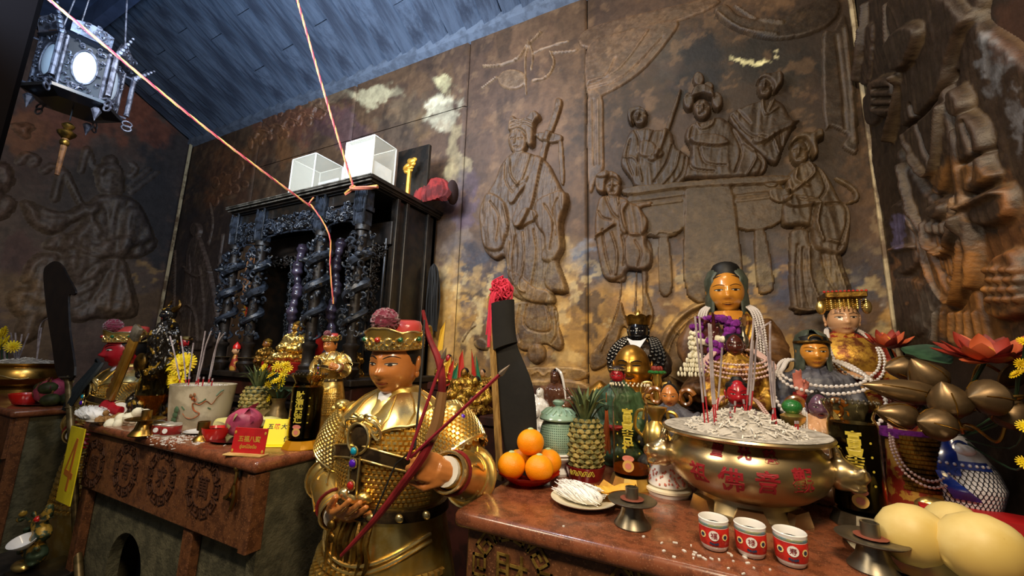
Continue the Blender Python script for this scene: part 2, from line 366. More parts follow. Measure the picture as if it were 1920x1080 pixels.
def relief(name, parent, which, ops, res=.009, tint=None, wear_lift=.5, label=None, rough=.0025, fold=None):
    """raised carving on a wall: ops are ('p' base / 'a' layered polygon, pts, height, edge) and ('s' stroke, pts, width, amount)"""
    pl = Plane(which); G = []; allp = []
    for op in ops:
        Q = pl.ab(op[1]); Q = catmull(Q, 4, op[0] in 'pa') if len(Q) > 2 else Q
        G.append(Q)
        if op[0] in 'pa' or op[3] > 0: allp.append(Q)
    if which == 'back' and name == 'relief_figure' and res < .01: res = .0064
    allp = np.concatenate(allp); lo = allp.min(0)-.05; hi = allp.max(0)+.05
    na, nb = [int((hi[i]-lo[i])/res)+1 for i in (0, 1)]
    a = np.linspace(lo[0], hi[0], na); b = np.linspace(lo[1], hi[1], nb); X, Y = np.meshgrid(a, b, indexing='ij')
    h = np.zeros(X.shape)
    for op, Q in zip(ops, G):
        pad = .06
        i0, i1 = np.searchsorted(a, [Q[:, 0].min()-pad, Q[:, 0].max()+pad]); j0, j1 = np.searchsorted(b, [Q[:, 1].min()-pad, Q[:, 1].max()+pad])
        if i1-i0 < 2 or j1-j0 < 2: continue
        sl = (slice(i0, i1), slice(j0, j1)); x, y, hh = X[sl], Y[sl], h[sl]
        if op[0] in 'pa':
            d = seg_dist(x, y, Q, True); ins = inside(x, y, Q); t = np.where(ins, np.clip(d/(op[3]*{'back': .6, 'left': .55, 'right': .5}[which]), 0, 1), 0)
            pr = op[2]*(.35*(t > 0)+.65*np.sqrt(np.clip(1-(1-t)**2, 0, 1))) if which == 'back' else op[2]*.7*np.sqrt(np.clip(1-(1-t)**2, 0, 1))
            if op[0] == 'p': hh = np.maximum(hh, pr)
            else: hh = hh+pr
        else:
            d = seg_dist(x, y, Q, False); g = op[3]*1.6*np.exp(-(d/op[2]/.75)**2)
            hh = np.maximum(hh+g, 0) if op[3] < 0 else hh+g
        h[sl] = hh
    h = np.where(h > .002, h+rough*(noise2(X*28, Y*28, 5, 3)-.5)*2*np.clip(h/.02, 0, 1), h)
    if which != 'back':
        for _ in range(2 if which == 'right' else 1): h[1:-1, 1:-1] = (h[1:-1, 1:-1]*2+h[:-2, 1:-1]+h[2:, 1:-1]+h[1:-1, :-2]+h[1:-1, 2:])/6
    if fold is None: fold = .0055 if name == 'relief_figure' else 0
    if fold:
        s_ = 1 if which != 'left' else .4; wx = X+.05*(noise2(X*3, Y*2, 9, 2)-.5)+.03*np.sin(Y*5*s_)
        rg_ = 1-np.abs(noise2(wx*26*s_, Y*3.2*s_, 17, 2)-.5)*4; h = h+np.where(h > .012, fold*(np.clip(rg_, -.6, 1)-.2), 0)*np.clip((h-.012)/.03, 0, 1)
    k = h > .0015
    cell = k[:-1, :-1] | k[1:, :-1] | k[:-1, 1:] | k[1:, 1:]
    idx = np.full(h.shape, -1); use = np.zeros(h.shape, bool)
    for di in (0, 1):
        for dj in (0, 1): use[di:h.shape[0]-1+di, dj:h.shape[1]-1+dj] |= cell
    idx[use] = np.arange(use.sum())
    hv = np.where(h > .0015, h, -.004)
    V = pl.p3(X, Y, hv)[use]
    ii, jj = np.nonzero(cell)
    F = np.stack([idx[ii, jj], idx[ii+1, jj], idx[ii+1, jj+1], idx[ii, jj+1]], 1)
    if which == 'left' : F = F[:, ::1]
    if which in ('back', 'right'): pass
    m = bpy.data.meshes.new(name); m.from_pydata(V.tolist(), [], F.tolist())
    lap = np.zeros(h.shape); lap[1:-1, 1:-1] = 4*h[1:-1, 1:-1]-h[:-2, 1:-1]-h[2:, 1:-1]-h[1:-1, :-2]-h[1:-1, 2:]
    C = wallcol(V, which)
    if tint is not None: C = C*(1-tint[1])+np.array(lin(tint[0]))*tint[1]*(.6+.8*noise2(V[:, 0]*6+V[:, 1]*6, V[:, 2]*6, 4, 4))[:, None]
    e = np.clip(lap[use]/.004, -1, 1)*wear_lift
    C = C*(1+1.6*np.clip(e, 0, 1))[:, None]+np.array(lin('#b09468'))*(np.clip(-e, 0, 1)*.3*noise2(V[:, 0]*9+V[:, 1]*9, V[:, 2]*9, 14, 3))[:, None]  # worn pale ridges, lightened further in colour to give the relief contrast
    vcol(m, np.clip(C, .004, 1))
    o = bpy.data.objects.new(name, m); COL.objects.link(o); o.parent = parent
    finish(m, 'carving', True, 180)
    bm = bmesh.new(); bm.from_mesh(m); bmesh.ops.recalc_face_normals(bm, faces=bm.faces)
    nrm = {'back': (0, -1, 0), 'left': (1, 0, 0), 'right': (-1, 0, 0)}[which]
    s = sum((f.normal.dot(Vector(nrm)) for f in list(bm.faces)[:400]))
    if s < 0: bmesh.ops.reverse_faces(bm, faces=bm.faces)
    bm.to_mesh(m); bm.free()
    if label: o['label'] = label
    return o
def panel(name, parent, which, a0, a1, b0, b1, res, top=None):
    """one wall panel with a narrow recessed joint round it"""
    pl = Plane(which); na = max(3, int((a1-a0)/res)); nb = max(3, int((b1-b0)/res))
    a = np.linspace(a0, a1, na); t = np.linspace(0, 1, nb); X, T = np.meshgrid(a, t, indexing='ij')
    tp = b1 if top is None else top(X); Y = b0+(tp-b0)*T
    h = .004*(noise2(X*5, Y*5, 2, 4)-.5)
    edge = np.minimum(np.minimum(X-a0, a1-X)/.006, 1)
    h = np.where(edge < 1e-6, -.02, h)
    V = pl.p3(X, Y, h).reshape(-1, 3)
    ii, jj = np.meshgrid(np.arange(na-1), np.arange(nb-1), indexing='ij'); ii = ii.ravel(); jj = jj.ravel(); q = lambda i, j: i*nb+j
    F = np.stack([q(ii, jj), q(ii+1, jj), q(ii+1, jj+1), q(ii, jj+1)], 1)
    if which == 'left': F = F[:, ::1]
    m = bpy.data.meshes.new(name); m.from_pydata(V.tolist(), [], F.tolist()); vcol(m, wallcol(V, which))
    finish(m, 'plaster', True, 180); o = bpy.data.objects.new(name, m); COL.objects.link(o); o.parent = parent; return o
# ---- floor
MB().box(((XL+XR)/2+.3, (YF+D)/2, -.05), (XR-XL+1.2, D-YF+.4, .1)).build('floor', 'floor_stone', smooth=False)['kind'] = 'structure'
# ---- back wall: backing, panels between the vertical joints, carvings
mat('soot', '#1c1713', .8, c2='#120f0d', ns=6)
wall_back = MB().box(((XL+XR)/2, D+.08, 2.4), (XR-XL+.3, .1, 4.9)).build('wall_back', 'soot', smooth=False); wall_back['kind'] = 'structure'
J = [XL]+[A(u, v, y=D)[0] for u, v in ((472, 350), (657, 260), (863, 400), (1101, 400))]+[XR]
zj = lambda u, v: A(u, v, y=D)[2]
for i in range(5):
    if i in (1, 2): # upper frieze panel above a horizontal joint
        z1 = zj(760, 232)
        panel('panel', wall_back, 'back', J[i]+.003, J[i+1]-.003, .4, z1-.004, .024); panel('panel', wall_back, 'back', J[i]+.003, J[i+1]-.003, z1+.004, ZC+.2, .02)
    else: panel('panel', wall_back, 'back', J[i]+.003, J[i+1]-.003, .4, ZC+.3, .013 if i > 2 else .02)
# ---- carvings of the back wall, traced figure by figure
T6 = lambda L: [(860+.5556*x, .5556*y) for x, y in L]
T7 = lambda L: [(1100+.5556*x, .5556*y) for x, y in L]
T9 = lambda L: [(800+.4444*x, 480+.4444*y) for x, y in L]
def oval(cx, cy, rx, ry, n=10): return [(cx+rx*math.cos(2*pi*k/n), cy+ry*math.sin(2*pi*k/n)) for k in range(n)]
def face(T, cx, cy, rx, ry, dx=-.15):
    """strokes for a carved face"""
    return [('p', T(oval(cx, cy, rx, ry)), .06, .06), ('s', T([(cx-rx*.65, cy-ry*.12), (cx-rx*.15, cy-ry*.1)]), .008, -.012), ('s', T([(cx+rx*.15, cy-ry*.1), (cx+rx*.6, cy-ry*.12)]), .008, -.012),
            ('s', T([(cx+dx*rx, cy-ry*.2), (cx+dx*rx*1.3, cy+ry*.25)]), .010, .016), ('s', T([(cx-rx*.3, cy+ry*.52), (cx+rx*.2, cy+ry*.52)]), .008, -.012)]
BR = ('#513c26', .8)
relief('relief_figure', wall_back, 'back', [
  ('p', T6([(190, 520), (150, 560), (125, 620), (80, 700), (80, 790), (95, 850), (130, 880), (160, 870), (170, 930), (175, 985), (230, 1020), (300, 1030), (330, 1020), (325, 990), (370, 990), (365, 955), (340, 890), (360, 840), (355, 760), (375, 680), (350, 640), (330, 600), (300, 550), (240, 520)]), .05, .05),
  ('p', T9([(365, 200), (350, 290), (385, 380), (430, 400), (500, 370), (560, 400), (580, 370), (560, 300), (530, 200)]), .035, .04),
  ('p', T9(oval(468, 412, 38, 42)), .05, .06),
  ('a', T6([(110, 660), (165, 690), (180, 750), (170, 800), (150, 850), (100, 840), (85, 770), (85, 710)]), .03, .04),
  ('a', T6([(270, 690), (360, 650), (372, 690), (350, 760), (355, 840), (330, 885), (290, 880), (300, 810), (270, 760)]), .03, .04),
  ('a', T6([(175, 920), (230, 1010), (310, 1030), (330, 1015), (310, 985), (260, 970), (210, 930)]), .02, .025), ('a', T6([(310, 900), (340, 890), (368, 985), (330, 990), (300, 960)]), .02, .02)]
  + face(T6, 205, 482, 32, 44) + [
  ('p', T6([(176, 450), (183, 408), (195, 402), (205, 412), (235, 408), (252, 390), (270, 386), (280, 405), (262, 428), (260, 470), (256, 500), (240, 498), (234, 462), (212, 446), (190, 452)]), .075, .03),
  ('s', T6([(190, 440), (230, 430), (258, 440)]), .008, -.012), ('s', T6([(188, 428), (228, 416), (255, 424)]), .008, -.012),
  ('a', T6([(332, 338), (350, 342), (345, 380), (300, 510), (262, 690), (225, 772), (200, 772), (196, 740), (232, 650), (276, 520), (322, 380)]), .035, .02),
  ('a', T6([(262, 456), (300, 450), (345, 458), (352, 470), (345, 480), (312, 486), (280, 478)]), .03, .012),
  ('p', T6([(338, 485), (352, 485), (358, 612), (345, 612)]), .02, .012),
  ('a', T6([(180, 650), (205, 630), (248, 608), (240, 632), (215, 665), (195, 695), (180, 690)]), .03, .015), ('a', T6([(205, 770), (235, 718), (270, 722), (278, 745), (240, 765), (215, 780)]), .03, .015),
  ('s', T6([(180, 545), (185, 600), (215, 640)]), .010, .014), ('s', T6([(250, 530), (232, 590), (212, 640)]), .010, .014), ('s', T6([(165, 560), (168, 620), (195, 660)]), .008, -.012),
  ('s', T6([(200, 640), (215, 625), (240, 612)]), .004, -.008), ('s', T6([(195, 655), (215, 640), (236, 628)]), .004, -.008),
  ('s', T6([(120, 690), (150, 740), (140, 820)]), .008, -.014), ('s', T6([(165, 700), (178, 760), (172, 800)]), .008, .012), ('s', T6([(300, 700), (330, 760), (320, 850)]), .008, -.014), ('s', T6([(345, 680), (330, 720), (340, 800)]), .008, -.012),
  ('s', T6([(200, 800), (190, 880), (200, 960)]), .008, -.016), ('s', T6([(225, 790), (230, 880), (215, 970), (235, 990)]), .008, .014), ('s', T6([(260, 780), (270, 860), (255, 960)]), .008, -.016), ('s', T6([(180, 820), (175, 900), (190, 960)]), .007, .012),
  ('s', T9([(400, 210), (385, 300), (400, 360)]), .008, -.012), ('s', T9([(430, 210), (420, 290), (470, 320), (530, 310), (510, 210)]), .008, -.012), ('s', T9([(545, 230), (555, 320), (530, 370)]), .008, -.012)],
  tint=BR, label='carved standing woman holding a long-necked lute')
relief('relief_figure', wall_back, 'back', [
  ('p', T6([(475, 680), (462, 760), (470, 840), (490, 930), (520, 950), (555, 940), (575, 915), (640, 915), (655, 870), (635, 830), (640, 790), (642, 750), (620, 712), (652, 702), (652, 684), (590, 690), (560, 672), (530, 668), (500, 665)]), .05, .04),
  ('p', T9([(765, 100), (835, 110), (850, 60), (905, 60), (905, 250), (845, 262), (820, 195), (795, 275), (755, 340), (692, 420), (700, 480), (745, 470), (780, 440), (800, 400), (830, 300), (870, 330), (930, 330), (960, 250), (930, 150), (920, 40)]), .03, .03),
  ('a', T6([(555, 700), (600, 700), (640, 740), (640, 780), (615, 805), (580, 800), (560, 760)]), .03, .03), ('a', T6([(575, 800), (640, 810), (655, 870), (638, 912), (580, 910), (565, 860)]), .02, .03)]
  + face(T6, 525, 640, 26, 32, -.1) + [
  ('p', T6([(470, 650), (466, 610), (490, 592), (520, 586), (545, 600), (550, 625), (528, 612), (505, 620), (498, 660)]), .075, .03), ('a', T6(oval(492, 600, 24, 14)), .02, .015),
  ('a', T6([(545, 690), (570, 680), (580, 700), (565, 730), (575, 790), (555, 790), (545, 740)]), .03, .012), ('s', T6([(465, 805), (530, 765)]), .012, .02),
  ('s', T6([(500, 670), (520, 720), (545, 745)]), .008, -.014), ('s', T6([(540, 670), (545, 700)]), .008, .012), ('s', T6([(490, 780), (500, 860), (520, 930)]), .008, -.014), ('s', T6([(520, 790), (540, 860), (535, 930)]), .008, .014),
  ('s', T6([(555, 800), (565, 850), (560, 900)]), .008, -.014), ('s', T6([(600, 820), (620, 860), (610, 905)]), .008, -.012), ('s', T6([(475, 720), (490, 740), (520, 750)]), .008, -.012),
  ('s', T9([(800, 110), (790, 180), (760, 290)]), .006, -.012), ('s', T9([(820, 110), (810, 200), (740, 400)]), .006, .01), ('s', T9([(860, 80), (855, 170), (860, 250)]), .006, -.012), ('s', T9([(885, 70), (880, 240)]), .006, .01), ('s', T9([(840, 270), (850, 300)]), .006, -.01)],
  tint=BR, label='carved serving girl with folded hands')
relief('relief_figure', wall_back, 'back', [
  ('p', T7([(150, 450), (130, 500), (118, 560), (150, 610), (170, 640), (240, 648), (300, 640), (340, 600), (348, 540), (300, 500), (285, 450), (230, 445), (200, 440)]), .05, .05)]
  + face(T7, 182, 405, 24, 28) + [('p', T7([(140, 400), (150, 380), (180, 372), (200, 380), (205, 392), (180, 388), (160, 398), (158, 428), (148, 425)]), .07, .02),
  ('a', T7([(308, 318), (318, 322), (285, 430), (250, 530), (236, 545), (232, 535), (262, 450)]), .03, .014), ('a', T7(oval(205, 515, 32, 28)), .02, .02), ('a', T7([(210, 545), (250, 520), (262, 535), (225, 555)]), .025, .012),
  ('s', T7([(165, 450), (180, 490), (175, 600)]), .008, -.012), ('s', T7([(230, 450), (215, 490)]), .008, -.012), ('s', T7([(130, 540), (170, 550), (190, 620)]), .008, .012), ('s', T7([(290, 500), (270, 560), (230, 620)]), .008, -.014), ('s', T7([(315, 520), (300, 580), (260, 630)]), .008, .014), ('s', T7([(335, 540), (325, 590), (290, 632)]), .008, -.012), ('s', T7([(150, 480), (140, 540), (160, 600)]), .008, -.012)],
  tint=('#382a1c', .85), label='carved seated attendant holding a staff')
relief('relief_figure', wall_back, 'back', [
  ('p', T7([(350, 430), (330, 470), (350, 520), (330, 600), (345, 612), (470, 612), (560, 605), (602, 585), (602, 540), (540, 480), (500, 440), (450, 405), (400, 420)]), .06, .06)]
  + face(T7, 390, 378, 30, 34, 0) + [('p', T7(oval(345, 352, 20, 30)), .06, .03), ('p', T7(oval(440, 352, 20, 30)), .06, .03), ('p', T7([(350, 345), (360, 315), (390, 300), (425, 315), (432, 345), (410, 340), (390, 336), (370, 342)]), .08, .03), ('p', T7(oval(378, 275, 20, 24)), .04, .02), ('p', T7(oval(412, 300, 18, 16)), .04, .02),
  ('a', T7([(350, 480), (400, 470), (450, 475), (480, 500), (440, 510), (390, 505), (360, 500)]), .03, .02),
  ('s', T7([(370, 420), (385, 450), (420, 440), (430, 415)]), .008, .014), ('s', T7([(340, 540), (360, 580), (430, 590)]), .008, -.014), ('s', T7([(490, 450), (520, 520), (500, 590)]), .008, -.014), ('s', T7([(530, 500), (570, 540), (540, 600)]), .008, .014), ('s', T7([(380, 510), (400, 560), (470, 570)]), .008, -.012), ('s', T7([(360, 440), (350, 480)]), .008, -.012), ('s', T7([(565, 530), (590, 560), (580, 595)]), .008, -.012), ('s', T7([(332, 345), (350, 335)]), .006, -.01), ('s', T7([(430, 345), (450, 338)]), .006, -.01)],
  tint=('#36281a', .85), label='carved enthroned lady with a wide headdress')
relief('relief_figure', wall_back, 'back', [
  ('p', T7([(580, 350), (500, 380), (478, 410), (520, 470), (590, 540), (640, 560), (665, 500), (700, 432), (716, 410), (692, 412), (662, 362), (630, 345)]), .05, .05)]
  + face(T7, 600, 308, 26, 32, -.2) + [('p', T7([(572, 290), (585, 268), (620, 264), (650, 258), (664, 272), (655, 300), (630, 325), (622, 300), (600, 285)]), .075, .03),
  ('a', T7([(560, 480), (640, 440), (700, 425), (700, 440), (650, 460), (580, 500)]), .025, .014), ('s', T7([(590, 350), (600, 400), (640, 380)]), .008, .014), ('s', T7([(630, 350), (610, 390)]), .008, .014), ('s', T7([(490, 400), (540, 460), (600, 480)]), .008, -.014), ('s', T7([(510, 385), (550, 430)]), .008, -.012), ('s', T7([(600, 500), (640, 470)]), .008, -.012), ('s', T7([(625, 470), (645, 530)]), .008, .012), ('s', T7([(650, 460), (655, 500)]), .008, -.012)],
  tint=('#322518', .85), label='carved man in a tall cap behind the couch')
relief('relief_figure', wall_back, 'back', [
  ('p', T7([(700, 575), (675, 600), (668, 650), (690, 665), (655, 700), (655, 750), (668, 772), (745, 775), (760, 840), (800, 860), (850, 866), (878, 830), (884, 720), (850, 680), (820, 620), (790, 580), (750, 555)]), .06, .05),
  ('p', T7([(690, 780), (682, 830), (690, 1040), (760, 1052), (880, 1010), (895, 985), (865, 900), (850, 860), (760, 835), (745, 778)]), .035, .035)]
  + face(T7, 715, 525, 32, 42, -.2) + [('p', T7([(680, 505), (690, 478), (720, 462), (755, 462), (770, 450), (792, 455), (795, 478), (775, 490), (778, 530), (760, 545), (748, 520), (730, 490), (705, 492)]), .085, .035),
  ('a', T7([(610, 650), (640, 640), (680, 650), (685, 685), (650, 695), (615, 680)]), .05, .02), ('p', T7(oval(620, 622, 28, 20)), .04, .02), ('a', T7([(660, 670), (760, 680), (780, 700), (700, 712), (668, 700)]), .025, .015), ('p', T7([(840, 600), (880, 615), (915, 650), (915, 680), (880, 692), (880, 682), (900, 672), (895, 650), (870, 630), (840, 612)]), .025, .012),
  ('s', T7([(740, 560), (760, 600), (700, 650)]), .009, .016), ('s', T7([(705, 580), (700, 620), (740, 640)]), .009, .014), ('s', T7([(770, 570), (800, 640), (780, 680)]), .008, -.014), ('s', T7([(780, 700), (770, 760), (790, 820)]), .009, .016), ('s', T7([(760, 700), (750, 770)]), .008, -.014), ('s', T7([(800, 700), (860, 700), (870, 760), (840, 850)]), .008, -.014), ('s', T7([(810, 820), (850, 830)]), .009, .014), ('s', T7([(700, 680), (730, 690), (770, 690)]), .005, -.009),
  ('s', T7([(710, 830), (705, 940), (715, 1040)]), .007, -.013), ('s', T7([(745, 840), (750, 940), (790, 1035)]), .007, .012), ('s', T7([(790, 860), (810, 940), (850, 1010)]), .007, -.013), ('s', T7([(830, 870), (870, 990)]), .007, .01), ('s', T7([(728, 840), (730, 960), (750, 1040)]), .007, -.01), ('s', T7([(690, 1040), (760, 1050), (870, 1012)]), .012, .015)],
  tint=('#42331f', .8), label='carved maid carrying a bowl')
relief('relief_couch', wall_back, 'back', [
  ('p', T7([(145, 662), (330, 640), (320, 785), (205, 802), (150, 768)]), .03, .012), ('p', T7([(345, 638), (470, 616), (508, 760), (514, 990), (342, 1000), (332, 700)]), .042, .012), ('p', T7([(490, 640), (650, 622), (655, 752), (512, 775)]), .03, .012),
  ('p', T7([(245, 800), (275, 800), (290, 965), (266, 1002), (244, 965)]), .025, .01), ('p', T7([(565, 770), (598, 770), (632, 955), (606, 992), (576, 968)]), .025, .01), ('p', T7([(140, 640), (330, 620), (650, 600), (655, 625), (340, 642), (145, 665)]), .055, .01),
  ('s', T7([(150, 690), (325, 668)]), .006, -.014), ('s', T7([(150, 705), (322, 684)]), .006, .01), ('s', T7([(500, 668), (652, 650)]), .006, -.014), ('s', T7([(503, 684), (652, 668)]), .006, .01), ('s', T7([(205, 800), (215, 790), (235, 795), (250, 785), (280, 790), (318, 780)]), .006, .01)],
  tint=('#453520', .75), label='carved draped couch with hanging cloth panels', res=.008)
relief('relief_curtain', wall_back, 'back', [
  ('p', T6([(437, 160), (560, 110), (735, 72), (700, 150), (610, 250), (500, 318), (438, 328)]), .02, .02), ('p', T6([(438, 330), (484, 328), (488, 440), (490, 565), (468, 600), (440, 640)]), .022, .012), ('p', T6([(438, 100), (740, 20), (860, 0), (870, 20), (740, 76), (438, 165)]), .018, .01),
  ('s', T6([(440, 280), (540, 240), (640, 110)]), .008, .012), ('s', T6([(440, 305), (560, 260), (690, 130)]), .008, -.012), ('s', T6([(440, 290), (500, 260), (530, 200)]), .008, -.01), ('s', T6([(455, 340), (460, 560)]), .007, -.01), ('s', T6([(472, 340), (474, 560)]), .007, .008)],
  tint=('#6a5440', .4), label='carved curtain gathered to one side')
relief('relief_curtain', wall_back, 'back', [
  ('p', T7([(430, 38), (470, 88), (560, 125), (640, 137), (740, 122), (820, 85), (850, 40), (840, 0), (780, 0), (640, 70), (520, 60), (470, 20)]), .025, .02), ('s', T7([(500, 20), (580, 70), (660, 85)]), .008, .014), ('s', T7([(440, 50), (520, 105), (640, 125)]), .008, .012),
  ('p', T7([(795, 130), (830, 110), (870, 60), (905, 300), (915, 505), (880, 512), (862, 490), (880, 460), (850, 440), (820, 430), (800, 420)]), .022, .014), ('s', T7([(840, 130), (860, 300), (870, 440)]), .008, -.01), ('s', T7([(870, 100), (890, 300), (900, 480)]), .008, .01)],
  tint=('#33291f', .6), label='carved swag curtain beside the corner')
relief('relief_cloud_bird', wall_back, 'back', [
  ('s', T6([(85, 225), (140, 222), (200, 200), (225, 165), (240, 150), (278, 112)]), .010, .022), ('s', T6([(240, 150), (225, 200), (228, 320)]), .008, .016), ('s', T6([(80, 300), (130, 262)]), .009, .02), ('s', T6([(310, 180), (322, 215), (300, 260), (250, 275)]), .009, .02), ('s', T6([(310, 180), (380, 175), (400, 170)]), .008, .016), ('s', T6([(255, 180), (300, 160), (370, 140)]), .008, .014),
  ('p', T6(oval(182, 270, 48, 34)), .02, .03), ('s', T6([(240, 150), (250, 190), (245, 235)]), .008, .014)], tint=('#7a6248', .5), label='carved bird among clouds')
relief('relief_ring', wall_back, 'back', [('s', [(1345+108*math.cos(t), 690+122*math.sin(t)) for t in np.linspace(0, 2*pi, 28)], .022, .03), ('s', [(1345+96*math.cos(t), 690+108*math.sin(t)) for t in np.linspace(0, 2*pi, 28)], .008, .016), ('s', [(1262, 615), (1300, 650), (1320, 640)], .008, .01), ('s', [(1250, 700), (1285, 720)], .008, .01)], tint=('#574836', .6), label='carved round ring behind the statues')
relief('relief_plinth', wall_back, 'back', [('p', [(985, 690), (1090, 690), (1090, 712), (985, 712)], .03, .01), ('p', [(980, 716), (1095, 716), (1095, 750), (980, 750)], .05, .012), ('s', [(1000, 702), (1012, 696), (1022, 704), (1034, 696), (1046, 704), (1060, 698)], .006, .012)], tint=('#5b4a34', .5), label='carved ledge with scroll')
relief('relief_foliage', wall_back, 'back', [('p', oval(u+np.sin(k*7)*8, v+np.cos(k*5)*6, 5+3*np.sin(k*3)**2, 7+6*np.cos(k*4)**2, 7), .014, .025) for k, (u, v) in enumerate([(470+14*(q % 10)+4*(q//10), 262-5.2*(q % 10)-17*(q//10)+5*(q % 3)) for q in range(30)]+[(400+12*(q % 6), 372-6*(q % 6)-26*(q//6)) for q in range(12)])]+[('s', [(480+26*q, 262-10*q), (492+26*q, 246-11*q), (510+26*q, 250-10*q)], .008, .02) for q in range(5)], tint=('#6a4630', .35), wear_lift=.4, label='carved leaves and flowers near the roof')
relief('relief_figure', wall_back, 'back', [('p', [(355, 470), (372, 440), (386, 470), (400, 520), (412, 600), (400, 650), (350, 650), (345, 580), (352, 520)], .04, .05), ('p', oval(371, 432, 9, 14), .05, .04), ('s', [(340, 640), (344, 590), (358, 572), (374, 590), (378, 640)], .012, .02), ('s', [(330, 470), (328, 560), (322, 640)], .01, .02), ('s', [(362, 480), (366, 560), (360, 640)], .01, -.02), ('s', [(382, 500), (390, 580), (385, 640)], .01, .02), ('s', [(345, 500), (375, 520), (398, 510)], .01, .02), ('s', [(420, 440), (412, 520), (430, 620)], .012, .02), ('s', [(395, 380), (400, 420), (392, 460)], .012, .018)], tint=('#4a3c34', .6), res=.012, label='smoke-blackened carved figure left of the shrine')
relief('relief_bat', wall_back, 'back', [('s', [(868, 640), (880, 620), (892, 610)], .007, .012), ('p', [(890, 642), (902, 632), (916, 640), (915, 656), (898, 654)], .03, .03)], tint=('#4a3a28', .7))
# ---- left wall with guardian
TL = lambda L: [(.4073*x, 200+.4073*y) for x, y in L]
gable = lambda y: ZC+SL*(D-y)+.02
wall_left = MB().box((XL-.08, (D+YF)/2, 3.4), (.1, D-YF+.2, 7.2)).build('wall_left', 'soot', smooth=False); wall_left['kind'] = 'structure'
panel('panel', wall_left, 'left', YF, D-.02, .4, 5, .024, top=gable)
relief('relief_figure', wall_left, 'left', [
  ('p', TL([(440, 420), (400, 480), (360, 560), (300, 600), (270, 640), (300, 690), (440, 700), (560, 690), (600, 650), (700, 610), (690, 560), (650, 470), (610, 430), (560, 410), (500, 405)]), .1, .12),
  ('p', TL([(290, 690), (480, 700), (560, 700), (600, 800), (625, 960), (450, 970), (330, 980), (320, 800)]), .09, .12), ('a', TL([(290, 690), (480, 705), (440, 775), (370, 812), (325, 795)]), .05, .08),
  ('p', TL([(170, 690), (280, 690), (300, 850), (240, 965), (100, 970), (40, 910), (35, 870), (70, 840), (130, 830), (130, 760)]), .1, .12), ('p', TL([(100, 960), (190, 960), (165, 1060), (80, 1085)]), .09, .1), ('a', TL([(90, 860), (150, 840), (250, 860), (240, 900), (150, 905)]), .04, .06),
  ('a', TL([(460, 800), (520, 750), (575, 780), (585, 940), (470, 945), (455, 890)]), .05, .08), ('a', TL([(455, 895), (590, 905), (590, 945), (455, 940)]), .03, .03)]
  + face(TL, 500, 345, 52, 62, -.1) + [('p', TL([(445, 320), (450, 280), (490, 258), (530, 262), (560, 300), (565, 380), (545, 400), (545, 320), (500, 300)]), .11, .06), ('p', TL(oval(505, 250, 28, 22)), .09, .05),
  ('a', TL([(105, 430), (200, 470), (300, 490), (380, 450), (440, 448), (445, 485), (380, 512), (320, 535), (260, 582), (200, 575), (140, 535), (115, 480)]), .1, .1), ('a', TL([(545, 570), (560, 480), (640, 480), (690, 600), (722, 612), (700, 660), (640, 692), (580, 690), (540, 660)]), .06, .08),
  ('a', TL([(430, 640), (500, 610), (570, 600), (580, 640), (520, 690), (440, 680)]), .05, .06), ('a', TL([(200, 640), (270, 590), (330, 600), (330, 640), (260, 660)]), .05, .05),
  ('s', TL([(300, 300), (360, 430), (450, 590)]), .02, .04), ('s', TL([(285, 290), (250, 430)]), .02, .04), ('s', TL([(600, 400), (730, 300)]), .012, .02), ('s', TL([(590, 370), (690, 285)]), .012, .02), ('s', TL([(370, 300), (400, 190), (430, 280)]), .015, .03), ('s', TL([(610, 260), (625, 290), (600, 320)]), .02, .03),
  ('s', TL([(130, 450), (220, 500), (320, 510)]), .02, -.03), ('s', TL([(210, 500), (225, 540)]), .015, -.02), ('s', TL([(180, 495), (190, 530)]), .015, -.02), ('s', TL([(470, 440), (500, 560), (480, 620)]), .02, -.03), ('s', TL([(330, 640), (440, 690), (580, 690)]), .018, .03),
  ('s', TL([(350, 800), (440, 720), (490, 700)]), .018, -.03), ('s', TL([(350, 860), (440, 800), (490, 720)]), .018, .03), ('s', TL([(350, 930), (440, 860), (500, 750)]), .018, -.03), ('s', TL([(410, 960), (450, 860)]), .018, .03), ('s', TL([(560, 800), (600, 950)]), .018, .03), ('s', TL([(390, 600), (440, 640)]), .015, -.03), ('s', TL([(120, 800), (140, 740), (180, 690)]), .025, .04)],
  fold=.03, res=.024, tint=('#3d342e', .45), label='carved guardian in armour on the side wall', rough=.006)
relief('relief_figure', wall_left, 'left', [('p', TL([(-60, 300), (20, 260), (50, 300), (50, 350), (20, 400), (70, 440), (40, 490), (0, 520), (-60, 500)]), .1, .1), ('s', TL([(80, 95), (110, 130), (100, 110), (130, 90)]), .03, .05), ('s', TL([(-10, 300), (10, 400), (-10, 470)]), .02, -.03), ('s', TL([(90, 260), (120, 220), (170, 240), (150, 270)]), .02, .03), ('s', TL([(200, 300), (240, 270), (290, 290)]), .02, .03)], res=.024, tint=('#463a32', .5), label='edge of a second carved guardian')
